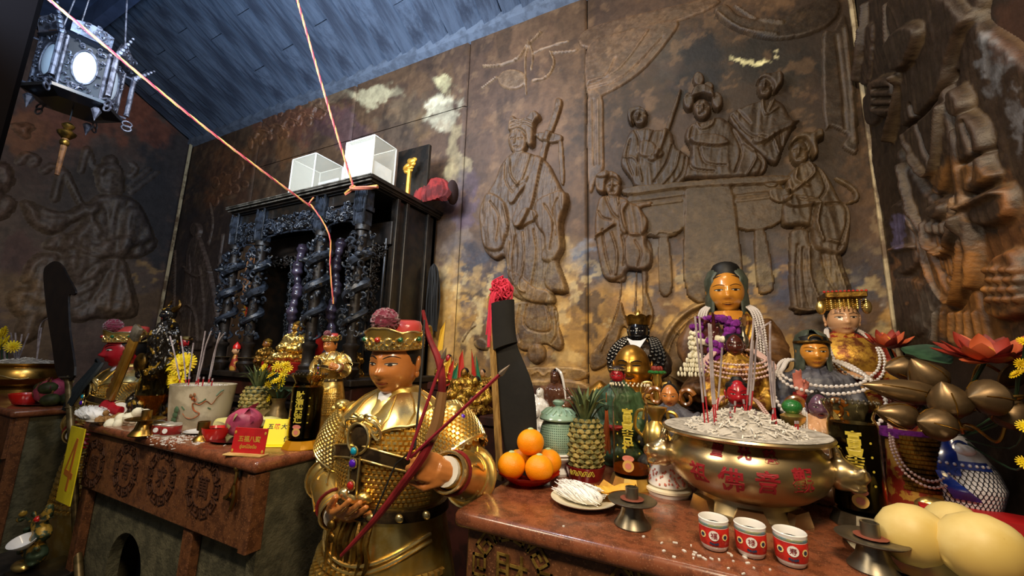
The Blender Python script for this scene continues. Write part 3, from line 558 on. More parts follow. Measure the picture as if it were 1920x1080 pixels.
# ---- right wall with guardian
T8 = lambda L: [(1580+.6296*x, .6296*y) for x, y in L]
wall_right = MB().box((XR+.08, (D+YF)/2, 3.0), (.1, D-YF+.2, 6.2)).build('wall_right', 'soot', smooth=False); wall_right['kind'] = 'structure'
panel('panel', wall_right, 'right', YF, D-.02, .4, 6, .022, top=gable)
relief('relief_figure', wall_right, 'right', [
  ('p', T8([(90, 0), (70, 60), (75, 200), (100, 300), (110, 500), (150, 700), (180, 980), (200, 1030), (500, 1040), (600, 1000), (620, 300), (560, 150), (440, 60), (430, -60), (250, -80)]), .05, .05),
  ('p', T8([(180, 60), (225, 200), (225, 370), (260, 450), (300, 530), (345, 582), (385, 500), (405, 420), (390, 300), (372, 210), (400, 110), (432, 20), (320, -60), (200, -40)]), .10, .05),
  ('p', T8([(200, 440), (235, 470), (300, 560), (350, 600), (410, 560), (430, 640), (450, 760), (440, 860), (395, 915), (330, 850), (280, 700), (235, 600)]), .085, .05),
  ('p', T8([(330, 900), (400, 920), (450, 850), (490, 980), (480, 1040), (300, 1040), (310, 960)]), .075, .04), ('p', T8([(185, 620), (230, 600), (270, 720), (275, 780), (230, 818), (195, 790)]), .09, .04), ('p', T8([(190, 820), (300, 840), (320, 900), (280, 1000), (210, 1000), (195, 900)]), .07, .05),
  ('p', T8([(415, 330), (470, 335), (500, 390), (505, 470), (530, 520), (445, 570), (425, 480)]), .11, .04), ('p', T8([(440, 590), (560, 540), (580, 640), (470, 670)]), .1, .04), ('p', T8([(500, 780), (580, 730), (620, 800), (620, 940), (510, 950), (490, 870)]), .1, .05),
  ('p', T8([(130, 230), (195, 215), (212, 260), (200, 330), (150, 340), (125, 300)]), .12, .05), ('p', T8([(95, 280), (135, 250), (150, 330), (130, 370), (100, 360)]), .08, .04), ('p', T8([(75, 100), (120, 60), (115, 180), (100, 250), (72, 230)]), .07, .04), ('a', T8([(205, 120), (250, 60), (310, 50), (312, 100), (270, 180), (225, 190)]), .06, .03),
  ('a', T8(oval(355, 615, 22, 34)), .05, .03), ('p', T8([(390, 260), (415, 240), (440, 290), (425, 340), (395, 330)]), .12, .04), ('p', T8([(400, 380), (420, 400), (450, 600), (465, 740), (462, 850), (440, 850), (445, 740), (425, 600)]), .12, .016),
  ('s', T8([(145, 255), (200, 250)]), .009, -.022), ('s', T8([(145, 282), (205, 280)]), .009, -.022), ('s', T8([(145, 308), (204, 306)]), .009, -.022), ('s', T8([(232, 210), (215, 300), (180, 410)]), .016, .04), ('s', T8([(228, 380), (330, 300), (375, 215)]), .014, -.03),
  ('s', T8([(230, 390), (280, 470), (330, 515), (360, 450), (375, 300)]), .01, .025), ('s', T8([(240, 430), (300, 520), (345, 560)]), .008, -.02), ('s', T8([(260, 300), (300, 420), (330, 480)]), .01, -.02),
  ('s', T8([(232, 480), (262, 600), (310, 710), (365, 755), (405, 690), (415, 560)]), .010, .03), ('s', T8([(262, 620), (310, 820), (390, 905), (430, 830), (440, 640)]), .010, .03), ('s', T8([(280, 640), (340, 790), (390, 830), (420, 700)]), .008, -.02)]
  + [('s', T8([(330+k*14, 690+k*8), (345+k*12, 800), (370+k*6, 860)]), .006, -.014) for k in range(6)] + [('s', T8([(330+k*26, 930), (325+k*30, 1020)]), .007, .016) for k in range(6)] + [('s', T8([(300+k*22, 660), (306+k*22, 690)]), .008, .02) for k in range(5)]
  + [('a', T8(oval(520+28*(k % 4)+14*(k//4 % 2), 800+30*(k//4), 12, 13, 8)), .025, .02) for k in range(16)] + [('s', T8([(435, 480), (500, 440)]), .01, -.02), ('s', T8([(440, 610), (560, 560)]), .01, .02), ('s', T8([(200, 740), (270, 730)]), .01, .02), ('s', T8([(175, 0), (178, 130)]), .012, .03), ('s', T8([(100, 0), (95, 120), (80, 230)]), .014, .03), ('s', T8([(440, 350), (470, 420), (470, 520)]), .009, -.02)],
  fold=.004, res=.0055, tint=('#33251a', .42), wear_lift=.6, label='large carved guardian in draped robes beside the corner', rough=.003)
mat('worn_edge', '#c2b08a', .6, c2='#6a543c', ns=5, bump=.5)
MB().tube([(XR-.012, D-.012, z) for z in np.linspace(.9, 4.6, 12)], .016, 6).build('trim_1', 'worn_edge')['kind'] = 'structure'
MB().tube([(XL+.03, D-.03, z) for z in np.linspace(.9, ZC, 12)], .022, 6).build('trim_2', 'worn_edge')['kind'] = 'structure'
# ---- sloping roof: boards lapped side by side
ceiling = MB().box((0, 0, 0), (XR-XL+.6, 3.2, .03)).build('ceiling', 'soot', smooth=False); ceiling['kind'] = 'structure'
th = math.atan(SL)
ceiling.location = ((XL+XR)/2, 2.9-1.4, ZC+SL*1.4+.13); ceiling.rotation_euler = (-th, 0, 0)
bm_v = {}
def board(L, wd, seed):
    n = 14; b = MB(); R_ = []
    r = np.random.default_rng(seed)
    for i in range(n+1):
        t = i/n; k = r.uniform(-.006, .006, 4); wv = .012*math.sin(i*1.7+seed)
        R_.append(np.array([(-wd/2+wv*.3, (t-.5)*L, .0), (-wd/2+.004, (t-.5)*L, -.075+k[0]), (-wd*.2+wv, (t-.5)*L, -.062+k[1]*1.6), (wd*.15-wv, (t-.5)*L, -.04+k[2]*1.6), (wd*.46, (t-.5)*L, -.012+k[3]), (wd/2, (t-.5)*L, .02)]))
    return b.rings(R_)
bw = .205; LEN = [(.0, .62), (.625, .5), (1.13, .45)]
protos = {}
nb_ = int((XR-XL+.2)/bw)
for i in range(nb_):
    x = XL+.02+bw*(i+.5); off = (i*37 % 11)/11*.7-.35
    cuts = [-.06, .8+off, 1.62] if i % 3 else [-.06, 1.62]
    for k in range(len(cuts)-1):
        l0, l1 = cuts[k], cuts[k+1]-.006; key = (i*3+k) % 9
        if key not in protos: protos[key] = board(1., bw*.93, key).build('roof_board', 'slate_board', ceiling, angle=40)
        if key in protos and protos[key].get('used') is None: o = protos[key]; o['used'] = 1
        else: o = protos[key].copy(); COL.objects.link(o)
        o.parent = ceiling
        yy = -(l0+l1)/2                        # along slope, from the wall up
        o.location = (x-(XL+XR)/2, 1.4/math.cos(th)+yy, -.02-.012*((i+k) % 3)); o.scale = (1, l1-l0, 1)
for o in protos.values():
    if 'used' in o: del o['used']
for o in ceiling.children:
    if 'used' in o: del o['used']
# smooth painted ceiling beyond the boards, and the beam they end on
b = MB().box(((XL+XR)/2, 1.42, ZC+SL*1.48-.05), (XR-XL+.4, .1, .34)); b.build('trim_3', 'blue_paint', smooth=False)['kind'] = 'structure'
b = MB().box(((XL+XR)/2, (1.42+YF)/2, ZC+SL*1.48+.1), (XR-XL+.6, 1.42-YF+.1, .06)); o = b.build('ceiling_rear', 'blue_paint', smooth=False); o['kind'] = 'structure'
# cornice strip where the roof meets the back wall
G = np.array([[(x, D-.07+.012*noise2(x*9, 3, 4, 2), ZC-.02+.02*noise2(x*7, 1, 5, 3)), (x, D-.06, ZC+.1), (x, D+.02, ZC+.1), (x, D+.02, ZC-.05)] for x in np.linspace(XL, XR, 120)])
MB().rings([g for g in G]).build('trim_4', 'grey_trim')['kind'] = 'structure'
# dark pillar close to the camera on the left
p = A(84, 0, y=.5)
MB().rbox((p[0]-.16, .35, 2.6), (.32, .3, 5.2), .02).build('trim_5', 'dark_pillar')['kind'] = 'structure'
# ================================================================ ALTARS AND SHRINE
mat('granite', '#80492f', .26, c2='#633824', ns=26, c3='#986848', ns3=210, lo3=.58, hi3=.68, coat=.35)
mat('granite_carved', '#6c4429', .38, c2='#50311f', ns=26, c3='#8f6040', ns3=150, lo3=.58, hi3=.66, bump=.2, bs=120)
mat('granite_groove', '#432718', .6)
mat('stucco', '#5e5942', .9, c2='#45422f', ns=12, bump=2.2, bs=46)
mat('gilt_line', '#a98a42', .45, .6, c2='#6a5020', ns=20)
mat('black', '#0a0908', .7)
mat('lacquer', '#16130f', .34, c2='#241b13', ns=12, bump=.25, bs=30, coat=.25)
mat('carved_black', '#2c323c', .36, c2='#14171b', ns=14, bump=.5, bs=70, c3='#6b5a3a', ns3=18, lo3=.66, hi3=.74)
mat('carved_dark', '#241d18', .45, c2='#15110e', ns=14, bump=.4, bs=60)
mat('cornice', '#1b1815', .35, c2='#2b241d', ns=8)
mat('cornice_edge', '#6a6458', .45, c2='#3d382f', ns=14)
mat('purple_lacquer', '#40384a', .3, c2='#2a2430', ns=9, coat=.4)
mat('dark_red_wood', '#3a1912', .5, c2='#24100b', ns=8)
mat('yellow_card', '#e2cf1c', .55, c2='#cdb818', ns=4)
mat('orange_ink', '#b5671c', .6); mat('red_paper', '#b3161a', .5, c2='#9c1216', ns=6); mat('gold_ink', '#c99a3c', .45, .3)
mat('yellow_paper', '#f0d90f', .5); mat('black_ink', '#171310', .6); mat('red_ink', '#c21c1c', .6); mat('pale_wood', '#c9a565', .5, c2='#ad8848', ns=10)
mat('gold', '#e8cc80', .28, .92, c2='#cfa850', ns=9, r2=.38); mat('brass', '#b08a45', .25, 1., c2='#8e7038', ns=5, r2=.38); mat('dark_gold', '#9a7430', .38, .9, c2='#57401c', ns=16, bump=.3, bs=60)
def fret(T, n, r0, r1, lw, depth, z0=0.):
    """ring of square key-fret scrolls; T maps (x,z) to 3d; returns MB of flat bars"""
    b = MB()
    for k in range(n):
        a = 2*pi*k/n; w = (r1-r0); hw = pi*(r0+r1)/2/n*.86; cx = (r0+r1)/2
        L = [(-w*.5, -hw), (w*.5, -hw), (w*.5, hw*.9), (-w*.42, hw*.9), (-w*.42, -hw*.35), (w*.12, -hw*.35), (w*.12, hw*.35)]
        if k % 2: L = [(x, -y) for x, y in L]
        P = [((cx+x)*math.cos(a)-y*math.sin(a), (cx+x)*math.sin(a)+y*math.cos(a)) for x, y in L]
        for p, q in zip(P[:-1], P[1:]):
            p = np.array(p); q = np.array(q); d = q-p; l = np.linalg.norm(d); d /= l; nrm = np.array([-d[1], d[0]])*lw/2; p = p-d*lw*.5; q = q+d*lw*.5
            V = [T(*(p+nrm), 0), T(*(p-nrm), 0), T(*(q-nrm), 0), T(*(q+nrm), 0), T(*(p+nrm), depth), T(*(p-nrm), depth), T(*(q-nrm), depth), T(*(q+nrm), depth)]
            b.add(V, [(0, 1, 2, 3), (7, 6, 5, 4), (0, 4, 5, 1), (1, 5, 6, 2), (2, 6, 7, 3), (3, 7, 4, 0)])
    return b
def slab(x0, x1, y0, y1, z1, t=.055):
    b = MB(); b.box(((x0+x1)/2, (y0+y1)/2, z1-t/2), (x1-x0, y1-y0, t)); return b
# ---- left altar
AX0, AX1, AY0, AY1 = -3.67, -1.84, 1.18, 1.86
t = thing('altar', 'red granite topped stucco altar with four carved medallions and an arched opening', 'altar', (0, 0, 0))
slab(AX0, AX1, AY0, AY1, 1.0).build('table_top', 'granite', t, bev=.022, angle=80)
pz0 = A(300, 974, y=1.21)[2]
b = MB().rbox(((AX0+AX1)/2-.01, 1.235, (pz0+.945)/2), (AX1-AX0-.1, .05, .945-pz0), .01); fp = b.build('front_panel', 'granite_carved', t)
fy = 1.2085
for k, (u, v, ch) in enumerate(((176, 868, '福'), (236, 880, '有'), (303, 893, '求'), (381, 913, '萬'))):
    c = A(u, v, y=fy); r = .128
    Tm = lambda x, z, d, c=c: (c[0]+x, fy-.001-d, c[2]+z)
    md = fret(Tm, 10, r*.72, r*1.08, .006, .004).build('medallion', 'granite_groove', fp, smooth=False)
    tb = text_mb(ch, .11, .002); tb.xf(t=(c[0], fy-.002, c[2]))
    tb.build('carved_character', 'granite_groove', fp, smooth=False)
# bodies of stucco, with an arched mouth in front
xs0, xs1 = AX0+.04, AX1-.02
ac = A(238, 1015, y=1.27); aw = .2; az = ac[2]-.16
arch = [(ac[0]+aw*math.cos(a), az+aw*1.0*math.sin(a)) for a in np.linspace(pi, 0, 15)]
out = [(xs0+.056, 0), (ac[0]-aw, 0)]+arch+[(ac[0]+aw, 0), (xs1-.006, 0), (xs1-.006, .944), (xs0+.056, .944)]
b = MB(); b.prism(out, 0, .06, lambda V: np.stack([V[:, 0], 1.275+V[:, 2], V[:, 1]], 1))
b.box((xs1-.03, 1.53, .475), (.06, .56, .95)); b.box((xs0+.08, 1.56, .475), (.06, .5, .95)); b.box(((xs0+xs1)/2, 1.8, .475), (xs1-xs0-.1, .06, .95))
b.build('body', 'stucco', t, smooth=False)
MB().box((ac[0], 1.5, .25), (.5, .1, .6)).build('arch_black_board', 'black', t, smooth=False)  # plain black board set inside the arch to darken its opening
for u in (152, 362):
    p = A(u, 1000, y=1.25); MB().rbox((p[0], 1.248, pz0/2), (.085, .05, pz0), .006).build('leg', 'granite_carved', t)
MB().rbox((xs1-.024, 1.232, (pz0+.94)/2), (.06, .075, .94-pz0), .006).build('leg', 'granite_carved', t)
# metal hasp on the right of the panel
c = A(445, 920, y=fy)
b = MB(); b.tube(catmull([(c[0]+.0, fy-.012, c[2]+.09), (c[0]+.01, fy-.02, c[2]+.04), (c[0]-.03, fy-.02, c[2]-.02), (c[0]-.055, fy-.02, c[2]-.035)], 4), .009, 6); b.tube(catmull([(c[0]+.01, fy-.02, c[2]+.03), (c[0]+.02, fy-.02, c[2]-.02), (c[0]-.0, fy-.02, c[2]-.08)], 4), .010, 6); b.ell((c[0], fy-.015, c[2]+.1), .014); b.box((c[0]-.01, fy-.015, c[2]-.035), (.07, .012, .014))
tag(b.build('wall_hook', 'brass'), 'small gilt metal hook hanging on the altar panel right of the medallions', 'hook')
p = A(452, 875, y=fy); tag(MB().rbox((p[0], fy-.006, p[2]), (.035, .014, .09), .004).build('metal_clasp', 'lacquer'), 'small dark metal clasp fixed above the gilt hook', 'clasp')
# yellow placard 4
pc = [A(u, v, y=1.14) for u, v in ((130, 800), (166, 803), (133, 950), (96, 938))]
c0 = (pc[0]+pc[1]+pc[2]+pc[3])/4; pw = .215; ph = pc[0][2]-pc[3][2]
pl = thing('placard', 'yellow card with an orange number 4 hung on the altar corner', 'placard', (c0[0], 1.145, c0[2]), 0)
MB().rbox((0, 0, 0), (pw, .006, ph), .002).build('card', 'yellow_card', pl, smooth=False)
b = MB()
def bar(b, p, q, w, y, d=.002):
    p = np.array(p, float); q = np.array(q, float); e = (q-p)/np.linalg.norm(q-p); n = np.array([-e[1], e[0]])*w/2
    P = [p+n, p-n, q-n, q+n]; V = [(a[0], y, a[1]) for a in P]+[(a[0], y-d, a[1]) for a in P]
    return b.add(V, [(0, 1, 2, 3), (7, 6, 5, 4), (0, 4, 5, 1), (1, 5, 6, 2), (2, 6, 7, 3), (3, 7, 4, 0)])
bar(b, (.03, .16), (-.06, -.045), .016, -.0032); bar(b, (-.062, -.045), (.06, -.062), .034, -.0034); bar(b, (.034, .16), (.012, -.15), .026, -.0036)
b.build('number', 'orange_ink', pl, smooth=False)
# ---- second altar far left
t = thing('altar', 'granite topped stucco altar at the left edge with a brass burner on it', 'altar')
slab(-7.1, -4.58, 1.08, 1.9, 1.0).build('table_top', 'granite', t, bev=.022, angle=80)
MB().box((-5.85, 1.52, .475), (2.45, .7, .95)).build('body', 'stucco', t, smooth=False)
MB().rbox((-4.66, 1.15, .475), (.1, .07, .95), .006).build('leg', 'granite_carved', t)
MB().rbox((-5.5, 1.12, .8), (1.75, .05, .3), .008).build('front_panel', 'granite_carved', t)
# ---- right altar
BX0, BX1, BY0, BY1 = -.78, XR-.02, 1.18, 2.2
t = thing('altar', 'polished red granite altar with a gilded key-fret medallion carrying the big brass burner', 'altar')
slab(BX0, BX1, BY0, BY1, 1.0).build('table_top', 'granite', t, bev=.022, angle=80)
fp = MB().rbox(((BX0+BX1)/2+.01, 1.235, .72), (BX1-BX0-.06, .05, .46), .008).build('front_panel', 'granite_carved', t)
MB().box(((BX0+BX1)/2+.01, 1.7, .475), (BX1-BX0-.08, .86, .95)).build('body', 'stucco', t, smooth=False)
c = A(958, 1075, y=1.2085)
for k, (cx, ch) in enumerate(((c[0], '財'), (c[0]+.42, '源'), (c[0]+.84, '廣'))):
    Tm = lambda x, z, d, cx=cx: (cx+x, 1.2075-d, c[2]+z)
    fret(Tm, 10, .088, .132, .0075, .003).build('medallion', 'gilt_line', fp, smooth=False)
    text_mb(ch, .12, .0015).xf(t=(cx, 1.206, c[2])).build('carved_character', 'gilt_line', fp, smooth=False)
# tiers behind the right altar carrying the statues
t = thing('statue_shelf', 'dark stepped wooden shelf behind the right altar carrying the statues', 'shelf')
SHC, SHW = (BX1-1.95)/2, BX1+1.95
MB().rbox((SHC, 2.37, 1.10), (SHW, .30, .06), .008).build('lower_tier', 'dark_red_wood', t); MB().rbox((SHC, 2.68, 1.26), (SHW, .36, .06), .008).build('upper_tier', 'dark_red_wood', t)
MB().box((SHC, 2.37, .535), (SHW-.04, .26, 1.07)).build('lower_body', 'dark_red_wood', t, smooth=False); MB().box((SHC, 2.67, .615), (SHW-.04, .32, 1.23)).build('upper_body', 'dark_red_wood', t, smooth=False)
# ================================================================ SHRINE
SXR = A(832, 400, y=D)[0]; SY0 = A(697, 324, x=SXR)[1]; SZT = A(697, 324, x=SXR)[2]; SXL = A(425, 392, y=SY0)[0]; SZB = 1.31
sh = thing('shrine', 'black carved wooden shrine with dragon columns under a flat cornice', 'shrine')
b = MB()
for k, (o_, z0, z1) in enumerate(((0, SZT-.028, SZT), (.018, SZT-.05, SZT-.028), (.03, SZT-.062, SZT-.05))):
    b.box(((SXL+SXR)/2, (SY0+D)/2+o_/2, (z0+z1)/2), (SXR-SXL-2*o_, D-SY0-o_-.02, z1-z0))
b.build('cornice', 'cornice', sh, smooth=False)
b = MB()
for o_, z in ((-.006, SZT-.008), (-.004, SZT-.024), (.012, SZT-.042)): b.tube([(SXL+max(o_, 0), SY0+o_, z), (SXR-max(o_, 0), SY0+o_, z)], .006, 6)
b.build('cornice_moulding', 'cornice_edge', sh)
ZT = SZT-.062
sxr = SXR-.06; sxl = SXL+.08; by = 2.33
# body box: side, back, floor
MB().box((sxr-.02, (by+D)/2-.01, (SZB+ZT)/2), (.04, D-by-.02, ZT-SZB)).build('side_panel', 'lacquer', sh, smooth=False)
MB().box((sxl+.02, (by+D)/2-.01, (SZB+ZT)/2), (.04, D-by-.02, ZT-SZB)).build('side_panel', 'lacquer', sh, smooth=False)
for yy in (by+.02, by+.13, D-.16): MB().rbox((sxr+.006, yy, (SZB+ZT)/2), (.03, .035, ZT-SZB), .004).build('stile', 'cornice', sh)
MB().box(((sxl+sxr)/2, D-.05, (SZB+ZT)/2), (sxr-sxl, .04, ZT-SZB)).build('back_panel', 'black', sh, smooth=False)
MB().box(((sxl+sxr)/2, (SY0+.03+D)/2, ZT+.0), (sxr-sxl, D-SY0-.1, .02)).build('soffit', 'black', sh, smooth=False)
MB().rbox(((SXL+SXR)/2, (1.93+D)/2, SZB-.02), (SXR-SXL+.1, D-1.93-.02, .05), .008).build('plinth', 'carved_dark', sh)
MB().rbox(((SXL+SXR)/2, (1.93+D)/2+.02, SZB-.112), (SXR-SXL+.04, D-1.93-.06, .135), .008).build('plinth_base', 'dark_red_wood', sh)
# dragon columns
def curl(b, c, r, seed, yd=1., th_=None, n=9):
    """little scrolled tendril"""
    q = np.random.default_rng(seed); a0 = q.uniform(0, 2*pi); s = q.choice([-1, 1]); P = []
    for k in range(n):
        f = k/(n-1); a = a0+s*f*4.6; rr = r*(1-.8*f); P.append((c[0]+rr*math.cos(a), c[1]-.012*math.sin(f*3), c[2]+rr*math.sin(a)))
    b.tube(P, (th_ or r*.3)*np.linspace(1, .55, n), 5)
def column(h, seed=0):
    r0 = .040; g = np.random.default_rng(seed)
    core = MB().lathe([(.075, 0), (.078, .03), (.06, .045), (.066, .07), (.05, .085), (.046, .1), (.046, .2), (.058, .215), (.06, .235), (r0, .25), (r0, h*.76), (.055, h*.765), (.055, h*.79), (.042, h*.8)], 14)
    dr = MB(); n = 90; a = np.linspace(0, 2*pi*3.6, n); z = np.linspace(.27, h*.74, n); rr = r0+.022+.006*np.sin(a*2.3)
    dr.tube(np.stack([rr*np.cos(a), rr*np.sin(a), z], 1), np.concatenate([np.linspace(.008, .034, 30), np.full(45, .037), np.linspace(.036, .026, 15)]), 7)
    for k in range(70):        # scales, clouds and claws
        aa = g.uniform(0, 2*pi); zz = g.uniform(.28, h*.75); dr.ell(((r0+.03)*math.cos(aa), (r0+.03)*math.sin(aa), zz), g.uniform(.010, .022, 3), 6, 4)
    for k in range(48):
        aa = g.uniform(pi*.9, 2*pi); zz = g.uniform(.28, h*.76); curl(dr, ((r0+.045)*math.cos(aa), (r0+.045)*math.sin(aa), zz), g.uniform(.02, .036), int(g.integers(1e6)))
    hz = h*.62
    dr.ell((-.01, -.085, hz), (.035, .045, .03), 8, 6); dr.ell((-.01, -.13, hz-.012), (.02, .025, .014), 7, 5)
    for s in (-1, 1): dr.tube([(s*.02-.01, -.07, hz+.02), (s*.03-.01, -.05, hz+.06), (s*.04-.01, -.02, hz+.08)], [.008, .006, .003], 5)
    cap = MB(); cap.box((0, 0, h*.83), (.085, .085, h*.07)); cap.box((0, 0, h*.885), (.105, .105, .035))
    for k in range(5): # upright leaves of the capital
        x = (k-2)*.018; cap.tube([(x*.7, -.045, h*.86), (x, -.062, h*.92), (x*1.4, -.055, h*.985)], [.008, .013, .004], 5, flat=.6)
    for s in (-1, 1): cap.tube([(s*.05, -.045, h*.8), (s*.052, -.05, h*.9), (s*.05, -.05, h)], .009, 5)
    cap.box((0, .01, h*.95), (.09, .07, h*.1))
    return core, dr, cap
CY = SY0+.1; hcol = ZT-SZB
cols = []
parts = [None]*3
for k, u in enumerate((432, 480, 593, 669)):
    p = A(u, 540, y=CY)
    if k == 0:
        core, dr, cap = column(hcol, 3)
        o = core.build('column', 'carved_dark', sh); o1 = dr.build('dragon', 'carved_black', o); o2 = cap.build('capital', 'carved_black', o)
    else:
        o = copy_tree(cols[0], sh)
        o.rotation_euler = (0, 0, (0, .5, -.4, .9)[k])
        for ch in o.children:
            if ch.name.startswith('capital'): ch.rotation_euler = (0, 0, -(0, .5, -.4, .9)[k])
    o.location = (p[0], CY, SZB); cols.append(o)
CX = [o.location.x for o in cols]
# openwork friezes between the columns
def openwork(x0, x1, z0, z1, y, n, seed, r=(.014, .03), arch=0.):
    g = np.random.default_rng(seed); b = MB()
    for k in range(n):
        x = g.uniform(x0+.015, x1-.015); zl = z0+arch*(abs((x-(x0+x1)/2)/((x1-x0)/2))**6*-1)
        curl(b, (x, y-g.uniform(0, .02), g.uniform(zl+.01, z1-.01)), g.uniform(*r), int(g.integers(1e6)))
        if k % 3 == 0: b.ell((g.uniform(x0, x1), y-.015, g.uniform(z0, z1)), g.uniform(.007, .015, 3), 6, 4)
    return b
zf0, zf1 = ZT-.30, ZT-.1
for i, (z0, n) in enumerate(((zf0-.02, 48), (zf0+.04, 110), (zf0+.05, 60))):
    x0, x1 = CX[i]+.05, CX[i+1]-.05
    f = openwork(x0, x1, z0, zf1, CY-.02, n, 20+i).build('frieze', 'carved_black', sh)
    MB().box(((x0+x1)/2, CY+.012, (z0+zf1)/2+.03), (x1-x0, .012, zf1-z0+.0)).build('frieze_ground', 'carved_dark', f, smooth=False)
    rail = [(x0, CY-.02, z0-.05), (x0+.03, CY-.02, z0-.035), (x0+.05, CY-.02, z0-.01), (x0+(x1-x0)*.3, CY-.02, z0), ((x0+x1)/2, CY-.02, z0+.006), (x1-(x1-x0)*.3, CY-.02, z0), (x1-.05, CY-.02, z0-.01), (x1-.03, CY-.02, z0-.035), (x1, CY-.02, z0-.05)]
    MB().tube(rail, .008, 6).build('frieze_rail', 'carved_black', f)
    MB().box(((x0+x1)/2, CY, (zf1+ZT)/2), (x1-x0, .03, ZT-zf1)).build('frieze_beam', 'lacquer', f, smooth=False)
# inner front: arches with openwork borders and twisted columns
iy = by-.0
IX = [sxl+.06, A(520, 560, y=iy)[0], A(556, 560, y=iy)[0], A(622, 560, y=iy)[0], A(708, 520, y=iy)[0]]
MB().rbox(((sxl+sxr)/2, iy, ZT-.30), (sxr-sxl, .05, .2), .006).build('inner_lintel', 'carved_dark', sh)
openwork(sxl, sxr, ZT-.5, ZT-.38, iy-.02, 120, 41).build('inner_frieze', 'carved_dark', sh)
for k, u in enumerate((556, 628)):
    p = A(u, 540, y=iy-.08); n = 120; z = np.linspace(SZB, ZT-.32, n); a = z*16; b = MB()
    P = np.stack([p[0]+.010*np.cos(a), iy-.08+.010*np.sin(a), z], 1); b.tube(P, .036+.009*np.sin(z*32)+.005*np.sin(z*90), 10)
    o = b.build('twisted_column', 'purple_lacquer', sh)
    for s in (-1, 1):
        f = openwork(p[0]+s*.12-.055, p[0]+s*.12+.055, SZB+.32, ZT-.45, iy-.03, 70, 50+k*2+s).build('fretwork', 'carved_black', sh)
        zz = np.linspace(SZB+.3, ZT-.42, 14); MB().tube([(p[0]+s*(.19-.03*math.sin((z_-SZB)*3)), iy-.03, z_) for z_ in zz], .009, 6).build('fretwork_rail', 'carved_black', f)
x = A(708, 500, y=by-.03)[0]
f = openwork(x-.06, x+.05, SZB+.2, ZT-.42, by-.03, 90, 61).build('fretwork', 'carved_dark', sh)
for s in (-1, 1): MB().tube([(x+s*.07, by-.03, z_) for z_ in np.linspace(SZB, ZT-.35, 4)], .011, 6).build('fretwork_rail', 'lacquer', f)
MB().box(((sxl+sxr)/2, iy+.05, SZB+.9), (sxr-sxl, .01, .0001)).build('inner_ledge', 'black', sh, smooth=False)
# dark table under the shrine with carved apron
t = thing('shrine_table', 'dark carved wooden table with scroll apron standing under the shrine', 'table')
tx0, tx1, ty0 = SXL-.15, SXR+.2, 1.92
MB().rbox(((tx0+tx1)/2, (ty0+D)/2, 1.10), (tx1-tx0, D-ty0-.04, .05), .008).build('table_top', 'carved_dark', t)
openwork(tx0+.1, tx1-.1, .86, 1.05, ty0+.03, 130, 71, (.025, .05)).build('apron_carving', 'dark_red_wood', t)
MB().box(((tx0+tx1)/2, ty0+.08, .97), (tx1-tx0-.1, .02, .2)).build('apron', 'carved_dark', t, smooth=False)
for xx in (tx0+.05, tx1-.05):
    for yy in (ty0+.05, D-.1): MB().rbox((xx, yy, .54), (.08, .08, 1.08), .008).build('leg', 'carved_dark', t)
# ---- on top of the shrine
mat('acrylic', '#efe9d2', .12, alpha=.2); mat('glare_white', '#f3f1ea', .6, c2='#e2e0d8', ns=6); mat('acrylic_edge', '#f6f2e2', .3); mat('gold_leaf', '#e0a93c', .35, .7, c2='#c58a2a', ns=12)
def acrylic_box(name, label, ctop, left_px, yfront, depth, glare_panel, mats=None):
    top = A(*ctop, y=yfront); x0 = A(*left_px, y=yfront)[0]; x1 = top[0]; z1 = top[2]; z0 = SZT+.001
    t = thing(name, label, 'box', ((x0+x1)/2, yfront+depth/2, z0)); w_, h_ = x1-x0, z1-z0; e = .005
    for nm, c, s in (('pane', (0, -depth/2, h_/2), (w_, e, h_)), ('pane', (0, depth/2, h_/2), (w_, e, h_)), ('pane', (-w_/2, 0, h_/2), (e, depth, h_)), ('pane', (w_/2, 0, h_/2), (e, depth, h_)), ('lid', (0, 0, h_), (w_, depth, e))):
        MB().box(c, s).build(nm, 'acrylic', t, smooth=False)
    for sx in (-1, 1):
        for sy in (-1, 1): MB().box((sx*w_/2, sy*depth/2, h_/2), (.008, .008, h_)).build('edge', 'acrylic_edge', t, smooth=False)
    for sy in (-1, 1): MB().box((0, sy*depth/2, h_), (w_, .008, .008)).build('edge', 'acrylic_edge', t, smooth=False)
    for sx in (-1, 1): MB().box((sx*w_/2, 0, h_), (.008, depth, .008)).build('edge', 'acrylic_edge', t, smooth=False)
    if glare_panel:
        MB().box((0, -depth/2+.02, h_*.48), (w_*.94, .004, h_*.94)).build('glare_panel', 'glare_white', t, smooth=False); MB().box((w_/2-.02, 0, h_*.3), (.004, depth*.9, h_*.55)).build('glare_panel', 'glare_white', t, smooth=False)  # matte white panels stand in for the bright glare on the box faces
    else:
        MB().box((0, depth/2-.02, h_*.4), (w_*.9, .004, h_*.7)).build('glare_panel', 'glare_white', t, smooth=False)
    return t
acrylic_box('donation_box', 'clear acrylic box with white panels for its glare, the taller one on the shrine roof', (703, 253), (649, 283), SY0+.22, .26, True)
acrylic_box('donation_box', 'lower empty clear acrylic box on the shrine roof', (593, 287), (549, 303), SY0+.2, .3, False)
p0 = A(755, 300, y=2.62); p1 = A(806, 276, y=2.62)
tag(MB().rbox(((p0[0]+p1[0])/2, 2.6, (SZT+p1[2])/2), (p1[0]-p0[0]+.05, .04, p1[2]-SZT+.02), .006).build('plaque', 'lacquer'), 'dark wooden plaque standing behind the acrylic boxes on the shrine', 'plaque')
g = np.random.default_rng(4); c = A(768, 315, y=2.5); b = MB()
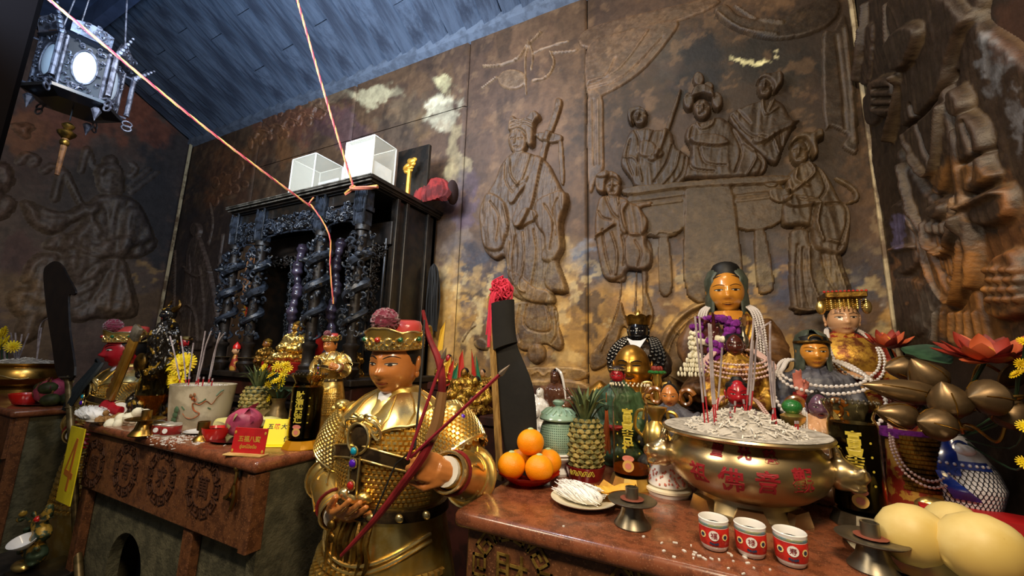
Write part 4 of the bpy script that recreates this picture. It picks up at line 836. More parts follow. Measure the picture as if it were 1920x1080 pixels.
for k in range(9): b.ell((c[0]+g.uniform(-.05, .05), 2.5+g.uniform(-.02, .02), c[2]+g.uniform(-.09, .07)), (g.uniform(.03, .055), .02, g.uniform(.016, .03)), 8, 6, rotm(0, g.uniform(-.6, .6), 0))
b.tube([(c[0], 2.5, SZT), (c[0], 2.5, c[2])], .02, 6)
tag(b.build('gold_ornament', 'gold_leaf'), 'crumpled gold leaf ornament beside the tall acrylic box', 'ornament')
mat('red_cloth', '#8a2622', .85, c2='#521412', ns=9); mat('dark_cloth', '#2a1512', .85); mat('pink_skin', '#b56a5a', .4); mat('hair', '#0d0b0a', .55)
c = A(822, 372, y=2.72); t = thing('puppet', 'small puppet head lying with a crumpled red robe on the shrine corner', 'puppet', (c[0]-.05, 2.72, SZT), scale=1.45)
b = MB()
for k in range(11):
    a = -1.1+k*.22; b.tube(catmull([(.0+.02*math.sin(k), 0, .17), (.06*math.sin(a)*1.6, -.05*math.cos(a), .13), (.10*math.sin(a)*1.5, -.09*math.cos(a), .05), (.1*math.sin(a)*1.6, -.08, .0)], 3), [.02, .026, .026, .02], 6)
b.build('robe', 'red_cloth', t); b = MB().ell((.14, .0, .07), (.03, .05, .08)); b.build('robe_lining', 'dark_cloth', t)
h = MB().ell((-.15, -.05, .06), (.045, .05, .055)).ell((-.155, -.1, .055), (.01, .012, .014), 6, 4).build('head', 'pink_skin', t)
b = MB().ell((-.15, -.03, .09), (.05, .05, .035));
for k in range(8): b.tube([(-.15, -.03, .1), (-.15+.06*math.cos(k), -.03+.05*math.sin(k), .15), (-.15+.08*math.cos(k+.5), -.03+.07*math.sin(k+.5), .14)], [.012, .008, .003], 5)
b.build('hair', 'hair', h)
# ---- hanging black net beside the shrine, brown cord bundle, red talisman
mat('black_cord', '#121110', .7); mat('brown_cord', '#8a5a30', .7, c2='#5e3a1c', ns=20); mat('red_lacquer', '#8e1c14', .35, coat=.4); mat('tassel_yellow', '#cfae4a', .6)
c = A(812, 520, y=2.8); b = MB(); g = np.random.default_rng(8)
for k in range(22):
    x = g.uniform(-.05, .07); b.tube(catmull([(c[0]+.0, 2.8, c[2]+.12), (c[0]+x*.6, 2.8+g.uniform(-.03, .03), c[2]+.05), (c[0]+x, 2.8+g.uniform(-.03, .03), c[2]-.2), (c[0]+x*1.1, 2.8, c[2]-.45-g.uniform(0, .08))], 3), .009, 5)
tag(b.build('cord_bundle', 'black_cord'), 'bundle of black cords hanging on the wall right of the shrine', 'cord')
yb = CY+.06; c = A(468, 505, y=yb); b = MB()
for k in range(16):
    x = g.uniform(-.05, .05); b.tube(catmull([(c[0]+.01+x*.3, yb, ZT-.29), (c[0]+x, yb+g.uniform(-.02, .02), c[2]+.1), (c[0]+x*1.2, yb, c[2]-.16), (c[0]+x*.6, yb, c[2]-.28)], 3), .006, 5)
tag(b.build('cord_bundle', 'brown_cord'), 'bundle of brown cords hanging between the left shrine columns', 'cord')
c = A(460, 590, y=2.16); t = thing('talisman_board', 'small red and gold board hanging between the left columns of the shrine', 'board', (c[0], 2.16, c[2]))
MB().rbox((0, 0, 0), (.07, .015, .2), .004).build('board', 'gold_leaf', t); MB().rbox((0, 0, .105), (.085, .03, .03), .006).build('top_rail', 'red_lacquer', t)
for k in range(4): MB().tube([(.035+.014*math.cos(a), -.012, .07-.05*k+.02*math.sin(a)) for a in np.linspace(0, 2*pi, 9)[:-1]], .005, 5, closed=True).build('ring', 'red_lacquer', t)
MB().tube([(0, 0, .11), (.03, .0, .4)], .003, 4).build('cord', 'black_cord', t)
# ---- cords tied to the shrine columns
mat('rope_pink', '#c26a4e', .7); mat('rope_yellow', '#c99a4a', .7); mat('rope_red', '#a52f3c', .7)
def rope(name, label, P, r=.0052, turns=60, colors=('rope_pink', 'rope_yellow', 'rope_red')):
    P = catmull(P, 24); n = len(P); t = thing(name, label, 'rope', tuple(P[-1])); T = np.gradient(P, axis=0); T /= np.linalg.norm(T, axis=1)[:, None]
    up = np.array([.3, -.8, .5]); U = np.cross(T, up); U /= np.linalg.norm(U, axis=1)[:, None]; W = np.cross(T, U)
    for k, c in enumerate(colors):
        a = np.linspace(0, turns, n)+2*pi*k/3
        MB().tube(P-P[-1]+r*.75*(np.cos(a)[:, None]*U+np.sin(a)[:, None]*W), r, 5).build('strand', c, t)
    return t
e1 = np.array([CX[2], CY-.11, A(601, 388, y=CY-.11)[2]]); s1 = A(88, -4, y=.5); m1 = (s1+e1)/2-np.array([0, 0, .03])
rope('rope', 'red and yellow twisted cord stretched from the ceiling to the third shrine column', [s1, m1, e1])
tl = A(625, 570, y=CY-.13)
rope('rope_tail', 'loose striped cord end hanging down from the knot on the third column', [e1+[0, -.01, .09], e1+[-.02, -.03, .02], e1+[.03, -.03, .0], A(617, 440, y=CY-.12), A(619, 500, y=CY-.12), tl], .0036, 40)
e2 = np.array([CX[3]+.01, CY-.12, A(690, 352, y=CY-.12)[2]]); s2 = A(556, -4, y=1.5); m2 = (s2+e2)/2-np.array([0, 0, .02])
rope('rope', 'red and yellow twisted cord stretched from the ceiling to the fourth shrine column', [s2, m2, e2])
rope('rope_tail', 'short cord end tied in a bow on the fourth column', [A(648, 364, y=CY-.13), A(664, 350, y=CY-.14), e2+[0, -.02, .01], A(708, 350, y=CY-.1)], .009, 6, ('rope_pink', 'rope_pink', 'rope_yellow'))
# ================================================================ FIGURES: heads, hands, bodies
mat('skin_tan', '#c07a3e', .32, c2='#a8652f', ns=3, coat=.45); mat('skin_red', '#a11722', .3, coat=.5); mat('skin_black', '#0c0c10', .2, coat=.8); mat('skin_gold', '#c9862f', .3, .1, coat=.6); mat('skin_dark', '#4a2018', .25, coat=.6); mat('skin_purple', '#5d4052', .25, coat=.6); mat('skin_pale', '#c99a72', .35, coat=.4); mat('buddha_gold', '#b98a3a', .34, .85, c2='#8f6424', ns=6)
mat('eye_white', '#e8e2d6', .3); mat('brow', '#14100e', .5); mat('lip', '#7a2a22', .35); mat('lip_dark', '#3a1512', .35); mat('beard', '#20282c', .6, c2='#12171a', ns=10, stretch=(30, 30, 2)); mat('white_cloth', '#d9dce2', .6)
def head_dy(x, z, k):
    G = lambda cx, cz, sx, sz: np.exp(-((x-cx)/sx)**2-((z-cz)/sz)**2); S = lambda cx, cz, sx, sz: G(cx, cz, sx, sz)+G(-cx, cz, sx, sz)
    d = .045*G(0, .02, .045, .13)+.105*G(0, -.105, .058, .06)+.045*S(.06, -.13, .035, .032)-.045*S(.155, .045, .085, .05)+.028*S(.155, .035, .075, .03)+.022*S(.15, .115, .12, .028)
    d += .03*S(.2, -.13, .1, .1)+.04*G(0, -.232, .10, .02)+.036*G(0, -.278, .085, .02)-.02*G(0, -.256, .11, .008)-.018*G(0, -.325, .1, .025)+.05*G(0, -.41, .12, .07)
    if k.get('smile'): d += .03*S(.21, -.12, .09, .06)-.02*S(.13, -.21, .03, .06)
    return d
def head_xyz(x, y, z, k):
    wd = k.get('w', .36); t = np.clip(-z, 0, 1); jaw = 1-k.get('jaw', .24)*t**2+k.get('jowl', .0)*np.exp(-((z+.45)/.3)**2); top = 1-.06*np.clip(z, 0, 1)**2
    X = x*wd*jaw*top; Z = z*.5; fw = np.clip(-y*1.6, 0, 1); Y = y*.43-fw*head_dy(X, Z, k)*k.get('feat', 1.)
    return X, Y, Z
def face_y(X, Z, k):
    z = Z/.5; t = np.clip(-z, 0, 1); jaw = 1-k.get('jaw', .24)*t**2+k.get('jowl', .0)*np.exp(-((z+.45)/.3)**2); top = 1-.06*np.clip(z, 0, 1)**2
    x = X/(k.get('w', .36)*jaw*top); y = -np.sqrt(np.clip(1-x*x-z*z, .0, 1)); return y*.43-np.clip(-y*1.6, 0, 1)*head_dy(X, Z, k)*k.get('feat', 1.)
def head(parent, pos, s, R=None, skin='skin_tan', lips='lip', brow='brow', eyes='half', hair='hair', res=40, ears=True, hairc=None, **k):
    """a head in local frame: front -y, chin at -.5 s, crown at +.5 s"""
    R = np.eye(3) if R is None else np.asarray(R); pos = np.array(pos, float)
    def place(b): return b.xf(R, pos, s)
    n, m = res, int(res*.8); b = MB(); th_ = np.linspace(-pi/2, pi/2, m+1); ph = np.linspace(0, 2*pi, n, endpoint=False)
    rg = []
    for t in th_[1:-1]:
        X, Y, Z = head_xyz(np.cos(t)*np.sin(ph), -np.cos(t)*np.cos(ph), np.full(n, math.sin(t)), k); rg.append(np.stack([X, Y, Z], 1))
    b.rings(rg)
    if ears:
        for sx in (-1, 1):
            w = k.get('w', .36); b.ell((sx*(w+.01), .06, -.02), (.045, .075, .15), 8, 8, rotm(0, sx*.15, sx*.35)); b.ell((sx*(w+.005), .05, -.16), (.035, .05, k.get('lobe', .06)), 8, 6)
    h = place(b).build('head', skin, parent, angle=180)
    fz = lambda X, Z, o=.006: np.stack([X, face_y(X, Z, k)-o, Z], -1)
    if res < 24:
        eb = MB()
        for sx in (-1, 1):
            X = sx*np.linspace(.08, .24, 6); eb.tube(fz(X, .035+.0*X, .01), [.006, .016, .016, .006], 5)
            eb.tube(fz(X, .12+.03*np.sin(np.linspace(0, pi, 6)), .01), [.006, .014, .006], 5)
        place(eb).build('eyebrows', brow, h)
        X = np.linspace(-.09, .09, 6); place(MB().tube(fz(X, -.255+.0*X, .006), [.004, .018, .018, .004], 5)).build('lips', lips, h)
    else:
        for sx in (-1, 1):
            X = np.linspace(.075, .245, 12); c = np.sin(np.linspace(0, pi, 12)); Xs = sx*X
            op = {'half': (.006, .017), 'open': (.022, .022), 'closed': (.005, .013)}[eyes]
            G_ = np.stack([fz(Xs, .03+op[0]*c, .004), fz(Xs, .03+.0*c, .011), fz(Xs, .03-op[1]*c, .004)])
            e = place(MB().grid(G_)).build('eye', 'eye_white' if eyes != 'closed' else brow, h, angle=180)
            if eyes != 'closed':
                a = np.linspace(0, 2*pi, 13)[:-1]; iris = np.stack([sx*.155+.034*np.cos(a), np.full(12, .0), .024+.014*np.sin(a)], 1); iris[:, 1] = face_y(iris[:, 0], iris[:, 2], k)-.017
                bb = MB(); bb.add(iris, [tuple(range(12))]); place(bb).build('iris', brow, h)
            place(MB().tube(fz(Xs, .034+op[0]*c+.006, .010), .5*np.array([.012, .022, .012]), 5)).build('eyelid', brow, h)
            Xb = sx*np.linspace(.05, .27, 10); place(MB().tube(fz(Xb, k.get('bz', .105)+k.get('barch', .04)*np.sin(np.linspace(.2, pi*.9, 10))+k.get('btilt', 0)*np.linspace(0, 1, 10), .004), k.get('bw', 1.)*np.array([.007, .014, .012, .004]), 5, flat=.6)).build('eyebrow', brow, h)
        X = np.linspace(-.105, .105, 13); c = np.sin(np.linspace(0, pi, 13)); sm = k.get('smile', 0)*.025*(np.abs(X)/.1)**2
        up = -.232-.006*np.cos(X*60)*c+sm
        G_ = np.stack([fz(X, -.256+sm+.022*c-.004*np.exp(-(X/.02)**2), .003), fz(X, -.245+sm+0*c, .010), fz(X, -.256+sm+0*c, .001), fz(X, -.268+sm+0*c, .010), fz(X, -.256+sm-.036*c, .003)])
        place(MB().grid(G_)).build('lips', lips, h, angle=180)
    if hairc != 'none':
        hb = MB().ell((0, .055, .06), (k.get('w', .36)+.02, .415, .47), 20, 14); place(hb).build('hair', hair, h)
    return h
def hand_mb(s=1., curl=(0., 0., 0.), side=1, spread=.06, thumb=(.5, .3), curls=None, wr=.03):
    """hand: wrist at origin, fingers +x, palm normal -z, thumb on +y*side. adult size at s=1"""
    b = MB(); b.ell((.045, 0, 0), (.055, .043, .017), 12, 8); b.ell((.075, 0, .002), (.03, .042, .015), 12, 8); b.ell((.02, .02*side, -.006), (.035, .026, .018), 10, 8)
    b.tube([(-.05, 0, 0), (-.01, 0, 0), (.03, 0, 0)], [wr, wr*.9, .03], 10, flat=.75)
    for i in range(4):
        y = (1.5-i)*.0215*side; L = (.046, .05, .046, .038)[i]; a = 0.; p = np.array([.082-.006*abs(i-1.2), y, .002]); P = [p-np.array([.03, 0, 0]), p]
        cc = curls[i] if curls else curl; sp = (1.5-i)*spread*side
        for l, c in zip((L, L*.66, L*.5), cc):
            a += c; p = p+l*np.array([math.cos(a)*math.cos(sp), math.cos(a)*math.sin(sp), -math.sin(a)]); P.append(p)
        r = (.0098, .0102, .0098, .0085)[i]; b.tube(P, [r*1.1, r*1.05, r, r*.95, r*.75], 8)
    a, c = thumb; p = np.array([.02, .035*side, -.006]); P = [np.array([.0, .015*side, -.004]), p]
    d = np.array([math.cos(a), math.sin(a)*side, -.25]); d /= np.linalg.norm(d); p = p+.036*d; P.append(p)
    d = np.array([math.cos(a-c), math.sin(a-c)*side, -.35-c*.5]); d /= np.linalg.norm(d); p = p+.03*d; P.append(p); P.append(p+.016*d)
    b.tube(P, [.015, .014, .0118, .0108, .008], 8)
    return b.xf(sc_=s)
def frame(x, up):
    x = np.array(x, float); x /= np.linalg.norm(x); u = np.array(up, float); u -= x*u.dot(x); u /= np.linalg.norm(u); return np.stack([x, np.cross(u, x), u], 1)
def folds(amp, fx, fz, seed=0):
    def f(V, N):
        d = noise2(np.arctan2(V[:, 1], V[:, 0])*fx+V[:, 2]*.6*fz, V[:, 2]*fz, seed, 3)-.5
        r = 1-np.abs(noise2(np.arctan2(V[:, 1], V[:, 0])*fx*1.7+9, V[:, 2]*fz*.7, seed+3, 2)-.5)*2
        return V+N*(amp*(d*1.1+.5*(r-.6)))[:, None]
    return f
SCL = ([(-1, -1), (1, -1), (1, 1), (-1, 1)], [(-.55, -.35), (.55, -.35), (.55, .6), (-.55, .6)])
def scales(S, us, vs, su, sv, hgt, skip=None):
    """armour scales over a surface S(u,v)->point; rows offset like brick"""
    b = MB(); e = 1e-3
    for i, v in enumerate(vs):
        for j, u in enumerate(us):
            uu = u+(us[1]-us[0])*.5*(i % 2)
            if skip is not None and skip(uu, v): continue
            p = np.array(S(uu, v)); tu = np.array(S(uu+e, v))-p; tu /= np.linalg.norm(tu)+1e-12; tv = np.array(S(uu, v+e))-p; tv /= np.linalg.norm(tv)+1e-12
            n = np.cross(tu, tv); n /= np.linalg.norm(n)+1e-12
            V = [p+tu*a*su+tv*c*sv-n*.002 for a, c in SCL[0]]+[p+tu*a*su+tv*c*sv+n*hgt for a, c in SCL[1]]
            b.add(V, [(4, 5, 6, 7), (0, 1, 5, 4), (1, 2, 6, 5), (2, 3, 7, 6), (3, 0, 4, 7)])
    return b
def ellring(z, rx, ry, n=32, cx=0., cy=0., ph=0., wav=0., k=0):
    a = np.linspace(0, 2*pi, n, endpoint=False); q = 1+wav*np.sin(a*k+ph); return np.stack([cx+rx*q*np.sin(a), cy-ry*q*np.cos(a), np.full(n, z)], 1)
mat('gold_smooth', '#f3de9e', .25, .92, c2='#dfbe6a', ns=5, r2=.34); mat('strap', '#4a3a24', .4, .5, c2='#2c2114', ns=14); mat('gem_blue', '#0e8fae', .08, coat=1); mat('gem_purple', '#4a12b0', .08, coat=1); mat('gem_red', '#a51c16', .08, coat=1); mat('gem_green', '#1c5a38', .1, coat=1)
mat('pompon', '#6d1230', .95, sheen=.6, bump=1, bs=120); mat('cap_red', '#b0403a', .22, coat=.7); mat('bow_red', '#7d2024', .35, c2='#5c1618', ns=8); mat('bow_wood', '#7a5630', .55); mat('arrow_red', '#8a2230', .4); mat('arrow_tip', '#8a7a6a', .35, .6); mat('white_cuff', '#d8d2c4', .5)
TZ = np.array([0, .35, .6, .84, .92, 1.02, 1.12, 1.2, 1.26, 1.3, 1.36]); TRX = np.array([.30, .33, .31, .25, .235, .26, .275, .27, .22, .13, .09]); TRY = np.array([.24, .26, .24, .20, .185, .205, .21, .18, .14, .105, .085])
def torso_s(a, z): return (np.interp(z, TZ, TRX)*math.sin(a), -np.interp(z, TZ, TRY)*math.cos(a), z)
def general(name, label, cat, loc, skin, arms, beard=False, rz=0., headR=None, dark=False):
    """armoured standing temple general; arms: (shoulder, elbow, wrist) per side in local coords"""
    t = thing(name, label, cat, loc, rz); g = 'gold'
    b = MB(); b.rings([ellring(z, np.interp(z, TZ, TRX), np.interp(z, TZ, TRY)) for z in np.linspace(0, 1.36, 40)])
    for sd, (sh_, el, wr) in zip((-1, 1), arms):
        sh_, el, wr = map(np.array, (sh_, el, wr)); b.tube(catmull([sh_*.7+np.array([0, 0, .36]), sh_, (sh_+el)/2, el, el*.5+wr*.5, wr], 4), [.085, .1, .09, .08, .07, .05], 14)
    b.build('body', g, t, remesh=.012, it=4, carve=lambda V, N: V+N*(.010*(noise2(np.arctan2(V[:, 1], V[:, 0])*9, V[:, 2]*3, 5, 3)-.5)*np.clip((.86-V[:, 2])*8, 0, 1))[:, None])
    # chest mail
    sc1 = scales(torso_s, np.arange(-1.35, 1.3, .085), np.arange(.925, 1.235, .0175), .0108, .0098, .009, lambda u, v: abs(v-(1.115-.05*abs(u)**1.5)) < .028 or (abs(u) < .13 and v < 1.15))
    o = sc1.build('chest_mail', g, t, smooth=False); o['kind'] = 'stuff'
    # skirt panels with mail
    o = scales(lambda a, z: tuple(np.array(torso_s(a, z))*np.array([1.03, 1.03, 1])), np.arange(-1.5, 1.5, .1), np.arange(.36, .72, .036), .0105, .0135, .016).build('skirt_mail', g, t, smooth=False); o['kind'] = 'stuff'
    b = MB()
    for off in (0, .022): b.tube([np.array(torso_s(a, .77-off-.05*math.cos(a*2.2)))*np.array([1.05, 1.05, 1]) for a in np.linspace(-1.3, 1.3, 24)], .007, 6)
    b.build('skirt_hem', 'gold_smooth', t)
    # chest straps with stones
    b = MB().grid(np.array([[np.array(torso_s(a, 1.115-.05*abs(a)**1.5+dz))*np.array([1.05, 1.05, 1]) for a in np.linspace(-1.3, 1.3, 30)] for dz in (-.024, -.02, .02, .024)])); st = b.build('chest_strap', 'strap', t)
    b = MB()
    for dz in (-.024, .024): b.tube([np.array(torso_s(a, 1.115-.05*abs(a)**1.5+dz))*np.array([1.055, 1.055, 1]) for a in np.linspace(-1.3, 1.3, 30)], .004, 5)
    b.build('strap_edge', 'gold_smooth', st)
    b = MB().rbox((0, -.212, 1.03), (.042, .02, .15), .004); b.build('centre_strap', 'strap', t)
    b = MB();
    for sx in (-1, 1): b.tube([(sx*.024, -.226, .955), (sx*.024, -.222, 1.1)], .004, 5)
    b.build('strap_edge', 'gold_smooth', st)
    for z, m_, r in ((1.12, 'gem_blue', .015), (1.075, 'gem_purple', .016), (.995, 'gem_red', .016)):
        gm = MB().ell((0, -.236, z), (r, .009, r), 10, 6).build('gemstone', m_, t); MB().tube([(r*1.15*math.cos(a), -.232, z+r*1.15*math.sin(a)) for a in np.linspace(0, 2*pi, 13)[:-1]], .0035, 5, closed=True).build('setting', 'gold_smooth', gm)
    # round mirror plate under the collar with bow knot
    b = MB().lathe([(.002, .016), (.03, .014), (.05, .006), (.058, 0)], 20, (0, -.205, 1.165), rotm(pi/2, 0, 0)); b.build('mirror_plate', 'strap', t)
    b = MB()
    b.tube([(.057*math.cos(a), -.218, 1.165+.057*math.sin(a)) for a in np.linspace(0, 2*pi, 19)[:-1]], .006, 6, closed=True)
    for sx in (-1, 1):
        for k in range(3): b.tube(catmull([(0, -.2, 1.235), (sx*(.03+.02*k), -.215, 1.255-.012*k), (sx*(.07+.012*k), -.195, 1.24-.025*k), (sx*(.06+.01*k), -.2, 1.215-.025*k), (sx*.02, -.205, 1.225)], 4), .0065, 6)
    b.ell((0, -.212, 1.238), (.02, .014, .018), 8, 6)
    b.build('bow_knot', 'gold_smooth', t)
    # belly boss and belt
    b = MB().ell((0, -.2, .945), (.085, .03, .024), 12, 8).ell((-.05, -.21, .955), (.03, .025, .02)).ell((.05, -.21, .955), (.03, .025, .02)); b.build('beast_buckle', 'gold_smooth', t, remesh=.006, it=2)
    b = MB().rings([ellring(z, np.interp(z, TZ, TRX)+o_, np.interp(z, TZ, TRY)+o_) for z, o_ in ((.865, .004), (.868, .016), (.905, .016), (.908, .004))]); bl = b.build('belt', 'strap', t)
    for k, a in enumerate((-1., -.55, -.15, .3, .75, 1.2)): p = np.array(torso_s(a, .887))*1.09; MB().ell((p[0], p[1], .887), (.02, .012, .016), 8, 6).build('belt_stud', 'gold_smooth', bl)
    b = MB()
    for k in range(7): x = -.09+.03*k; b.tube(catmull([(x, -.2, .86), (x*1.1+.008*math.sin(k*2), -.225, .80), (x*1.15, -.22, .74), (x*1.05, -.235, .70)], 3), [.007, .010, .011, .004], 5)
    b.ell((-.1, -.215, .83), (.022, .014, .02)).ell((-.085, -.22, .79), (.016, .012, .018)); b.build('tassels', 'dark_gold', t)
    # collar cape
    a_ = np.linspace(0, 2*pi, 72, endpoint=False); R_ = []
    for k, (rx, ry, z) in enumerate(((.085, .075, 1.345), (.105, .095, 1.335), (.16, .135, 1.305), (.215, .175, 1.262), (.252, .205, 1.222), (.256, .209, 1.214), (.24, .19, 1.21))):
        V = ellring(z, rx, ry, 72); am = np.minimum(a_, 2*pi-a_); dip = .075*np.exp(-(am/.42)**2)*max(0, 1-k/5)+.055*np.exp(-(am/.45)**2)*k/5; V[:, 1] -= .045*np.exp(-(am/.5)**2)*max(0, 1-k/3.5); f = (.011*np.abs(np.sin(a_*5.5+k*.5))-.004)*(k/6); V[:, 2] += -dip+f; V[:, :2] *= (1+f*1.2)[:, None]; R_.append(V)
    cc = MB().rings(R_, cap=False).build('collar_cape', 'gold_smooth', t, angle=70)
    b = MB(); [b.tube(np.array([R_[k][(j+int(s_*k*1.3)) % 72]*np.array([1.006, 1.006, 1])+np.array([0, 0, .003]) for k in range(1, 6)]), [.002, .0045, .003], 5) for s_ in (-1, 1) for j in ((8, 14, 20, 27) if s_ < 0 else (64, 58, 52, 45))]; b.build('cape_folds', 'gold', cc)
    b = MB().tube(R_[4]*np.array([1.012, 1.012, 1]), .0055, 5, closed=True); b.build('cape_hem', 'gold', cc)
    MB().rings([ellring(z, r, r*.9, 24, 0, -.02) for z, r in ((1.22, .125), (1.27, .112), (1.325, .088), (1.352, .074), (1.355, .068))]).build('inner_collar', 'white_cloth', t)
    MB().tube([(0, -.015, 1.25), (0, -.018, 1.32), (0, -.022, 1.40)], [.07, .066, .066], 16).build('neck', skin, t)
    # shoulder guards with mail, cuffs
    for sd, (sh_, el, wr) in zip((-1, 1), arms):
        sh_, el, wr = map(np.array, (sh_, el, wr)); top = sh_+np.array([-sd*.06, 0, .045]); end = sh_*.42+el*.58; ax = end-top; L = np.linalg.norm(ax); F_ = frame(ax, (sd, -.3, .2))
        prof = lambda v: .1+.028*math.sin(min(v, 1.)*pi*.8)
        S = lambda u, v: tuple(top+F_[:, 0]*v*L+prof(v)*(F_[:, 1]*math.cos(u)+F_[:, 2]*math.sin(u)))
        pg = MB().rings([np.array([S(u, v) for u in np.linspace(0, 2*pi, 28, endpoint=False)]) for v in (.02, .12, .3, .5, .7, .9, 1.)], cap=False).build('shoulder_guard', g, t)
        o = scales(S, np.linspace(0, 2*pi, 44, endpoint=False), np.linspace(.1, .93, 13), .0098, .0105, .008).build('shoulder_mail', 'gold_smooth', pg, smooth=False); o['kind'] = 'stuff'
        b = MB().tube([S(u, 1.) for u in np.linspace(0, 2*pi, 29)[:-1]], .011, 6, closed=True)
        for u in np.linspace(0, 2*pi, 22)[:-1]:
            p = np.array(S(u, 1.02)); b.tube([p+.013*(F_[:, 0]*math.sin(q)+.9*(-F_[:, 1]*math.sin(u)+F_[:, 2]*math.cos(u))*math.cos(q)) for q in np.linspace(0, 2*pi, 8)[:-1]], .0045, 4, closed=True)
        b.build('guard_trim', 'gold_smooth', pg)
        b = MB().ell(top+np.array([sd*.11, -.03, .03]), (.04, .04, .032)).ell(top+np.array([sd*.13, -.06, .02]), .016).ell(top+np.array([sd*.09, -.07, .04]), .014).ell(top+np.array([sd*.06, -.08, .035]), .018); b.build('beast_mask', 'gold_smooth', pg)
        MB().ell(S(pi*.3*sd+.6, .55), (.012, .012, .012), 8, 6).build('gemstone', 'gem_purple', pg)
        # puffed sleeve below the guard, gauntlet
        ax2 = wr-el; F2 = frame(ax2, (0, 0, 1)); L2 = np.linalg.norm(ax2); Rg = []
        for v, r in ((-.08, .085), (.0, .098), (.1, .106), (.14, .092), (.2, .084), (.5, .08), (.8, .066), (.9, .06), (.93, .066), (.97, .064)):
            Rg.append(np.array([el+F2[:, 0]*v*L2+r*(F2[:, 1]*math.cos(u)+F2[:, 2]*math.sin(u)) for u in np.linspace(0, 2*pi, 24, endpoint=False)]))
        gl = MB().rings(Rg, cap=False).build('gauntlet', g, t)
        b = MB()
        for v, r in ((.1, .108), (.2, .086), (.88, .062), (.97, .066)): b.tube([el+F2[:, 0]*v*L2+r*(F2[:, 1]*math.cos(u)+F2[:, 2]*math.sin(u)) for u in np.linspace(0, 2*pi, 25)[:-1]], .005, 5, closed=True)
        for k in range(4):
            u0 = k*pi/2+.5; b.tube([el+F2[:, 0]*(.35+.2*q-.12*math.sin(q*4))*L2+.083*(F2[:, 1]*math.cos(u0+.5*math.cos(q*5)*(1-q))+F2[:, 2]*math.sin(u0+.5*math.cos(q*5)*(1-q))) for q in np.linspace(0, 1, 12)], .004, 5)
        b.build('gauntlet_trim', 'gold_smooth', gl)
        MB().tube([wr+F2[:, 0]*d for d in (-.02, .006)], .05, 18).build('cuff', 'white_cuff', gl)
        MB().tube([el+F2[:, 0]*.78*L2+.072*(F2[:, 1]*math.cos(u)+F2[:, 2]*math.sin(u)) for u in np.linspace(0, 2*pi, 21)[:-1]], .006, 5, closed=True).build('wrist_cord', 'bow_red', gl)
    # head with crown band, cap, pompon
    HR = rotm(.08, 0, 0) if headR is None else headR; hc = np.array([0, -.045, 1.455]); hs = .275
    kw = dict(btilt=.05, bz=.09, bw=1.6, feat=1.1) if beard else dict(bw=1.1, barch=.045)
    h = head(t, hc, hs, HR, skin, eyes='open' if beard else 'half', w=.365, res=56, jaw=.2, jowl=.06, **kw)
    up = lambda b: b.xf(HR, hc, 1.)
    n = 48; a_ = np.linspace(0, 2*pi, n, endpoint=False); fr = np.exp(-(np.minimum(a_, 2*pi-a_)/.5)**2)
    Rg = []
    for z, r, w_ in ((.062, .108, 0), (.066, .116, 0), (.085, .118, .1), (.12, .122, .6), (.132, .124, 1), (.128, .112, 1)):
        V = ellring(z, r, r*1.12, n); V[:, 2] += w_*(.02*fr+.008*np.abs(np.sin(a_*4))); Rg.append(V)
    cr = up(MB().rings(Rg, cap=False)).build('crown_band', g, t)
    b = MB()
    for k in range(18):
        a = 2*pi*k/18; b.tube([(.121*math.sin(a+.12*math.cos(q)), -.1355*math.cos(a+.12*math.cos(q)), .1+.016*math.sin(q)) for q in np.linspace(0, 2*pi, 9)[:-1]], .0045, 5, closed=True); b.ell((.122*math.sin(a+.17), -.137*math.cos(a+.17), .1), (.007, .007, .007), 6, 4)
    for k in range(34): a = 2*pi*k/34; b.ell((.119*math.sin(a), -.133*math.cos(a), .075), .006, 6, 4)
    b.tube([(.124*math.sin(a), -.139*math.cos(a), .135+.02*math.exp(-(a/.5)**2)+.008*abs(math.sin(a*4))) for a in np.linspace(-pi, pi, 60)], .0045, 5)
    for sx in (-1, 1): b.tube(catmull([(sx*.118, .03, .07), (sx*.13, .0, .12), (sx*.14, .05, .165), (sx*.135, .085, .12), (sx*.12, .09, .075)], 4), .006, 6)
    up(b).build('crown_filigree', 'gold_smooth', cr)
    for a, m_ in ((.75, 'gem_green'), (-.75, 'gem_green'), (1.45, 'gem_green'), (-1.45, 'gem_green'), (0, 'gem_red')): up(MB().ell((.125*math.sin(a), -.14*math.cos(a), .11), .012, 8, 6)).build('gemstone', m_, cr)
    cp = MB().rings([ellring(z, rx, ry, 28, 0, cy) for z, rx, ry, cy in ((.10, .106, .118, 0), (.14, .104, .105, .02), (.165, .10, .095, .035), (.185, .088, .08, .045), (.192, .06, .055, .05), (.194, .02, .02, .05))])
    up(cp).build('cap', 'cap_red', t, angle=70)
    po = MB().ell((0, -.085, .19), (.056, .056, .05), 40, 28); up(po).build('pompon', 'pompon', t, carve=lambda V, N: V+N*(RNG.uniform(-.005, .008, len(V)))[:, None])
    if beard:
        b = MB()
        for k in range(26):
            x = -.07+.0056*k; q = RNG.uniform(-.01, .01); P = [np.array([x, -.13-.02*math.cos(x*20), -.085]), np.array([x*1.1, -.165, -.15]), np.array([x*1.0-.03, -.225+q, -.27]), np.array([x*.8-.07, -.27+q, -.42])]
            b.tube(catmull(P, 4), [.012, .017, .015, .004], 6)
        for sx in (-1, 1): b.tube(catmull([(0, -.152, -.055), (sx*.04, -.15, -.07), (sx*.07, -.135, -.12)], 3), [.006, .009, .004], 5)
        up(b).build('beard', 'beard', t)
    return t
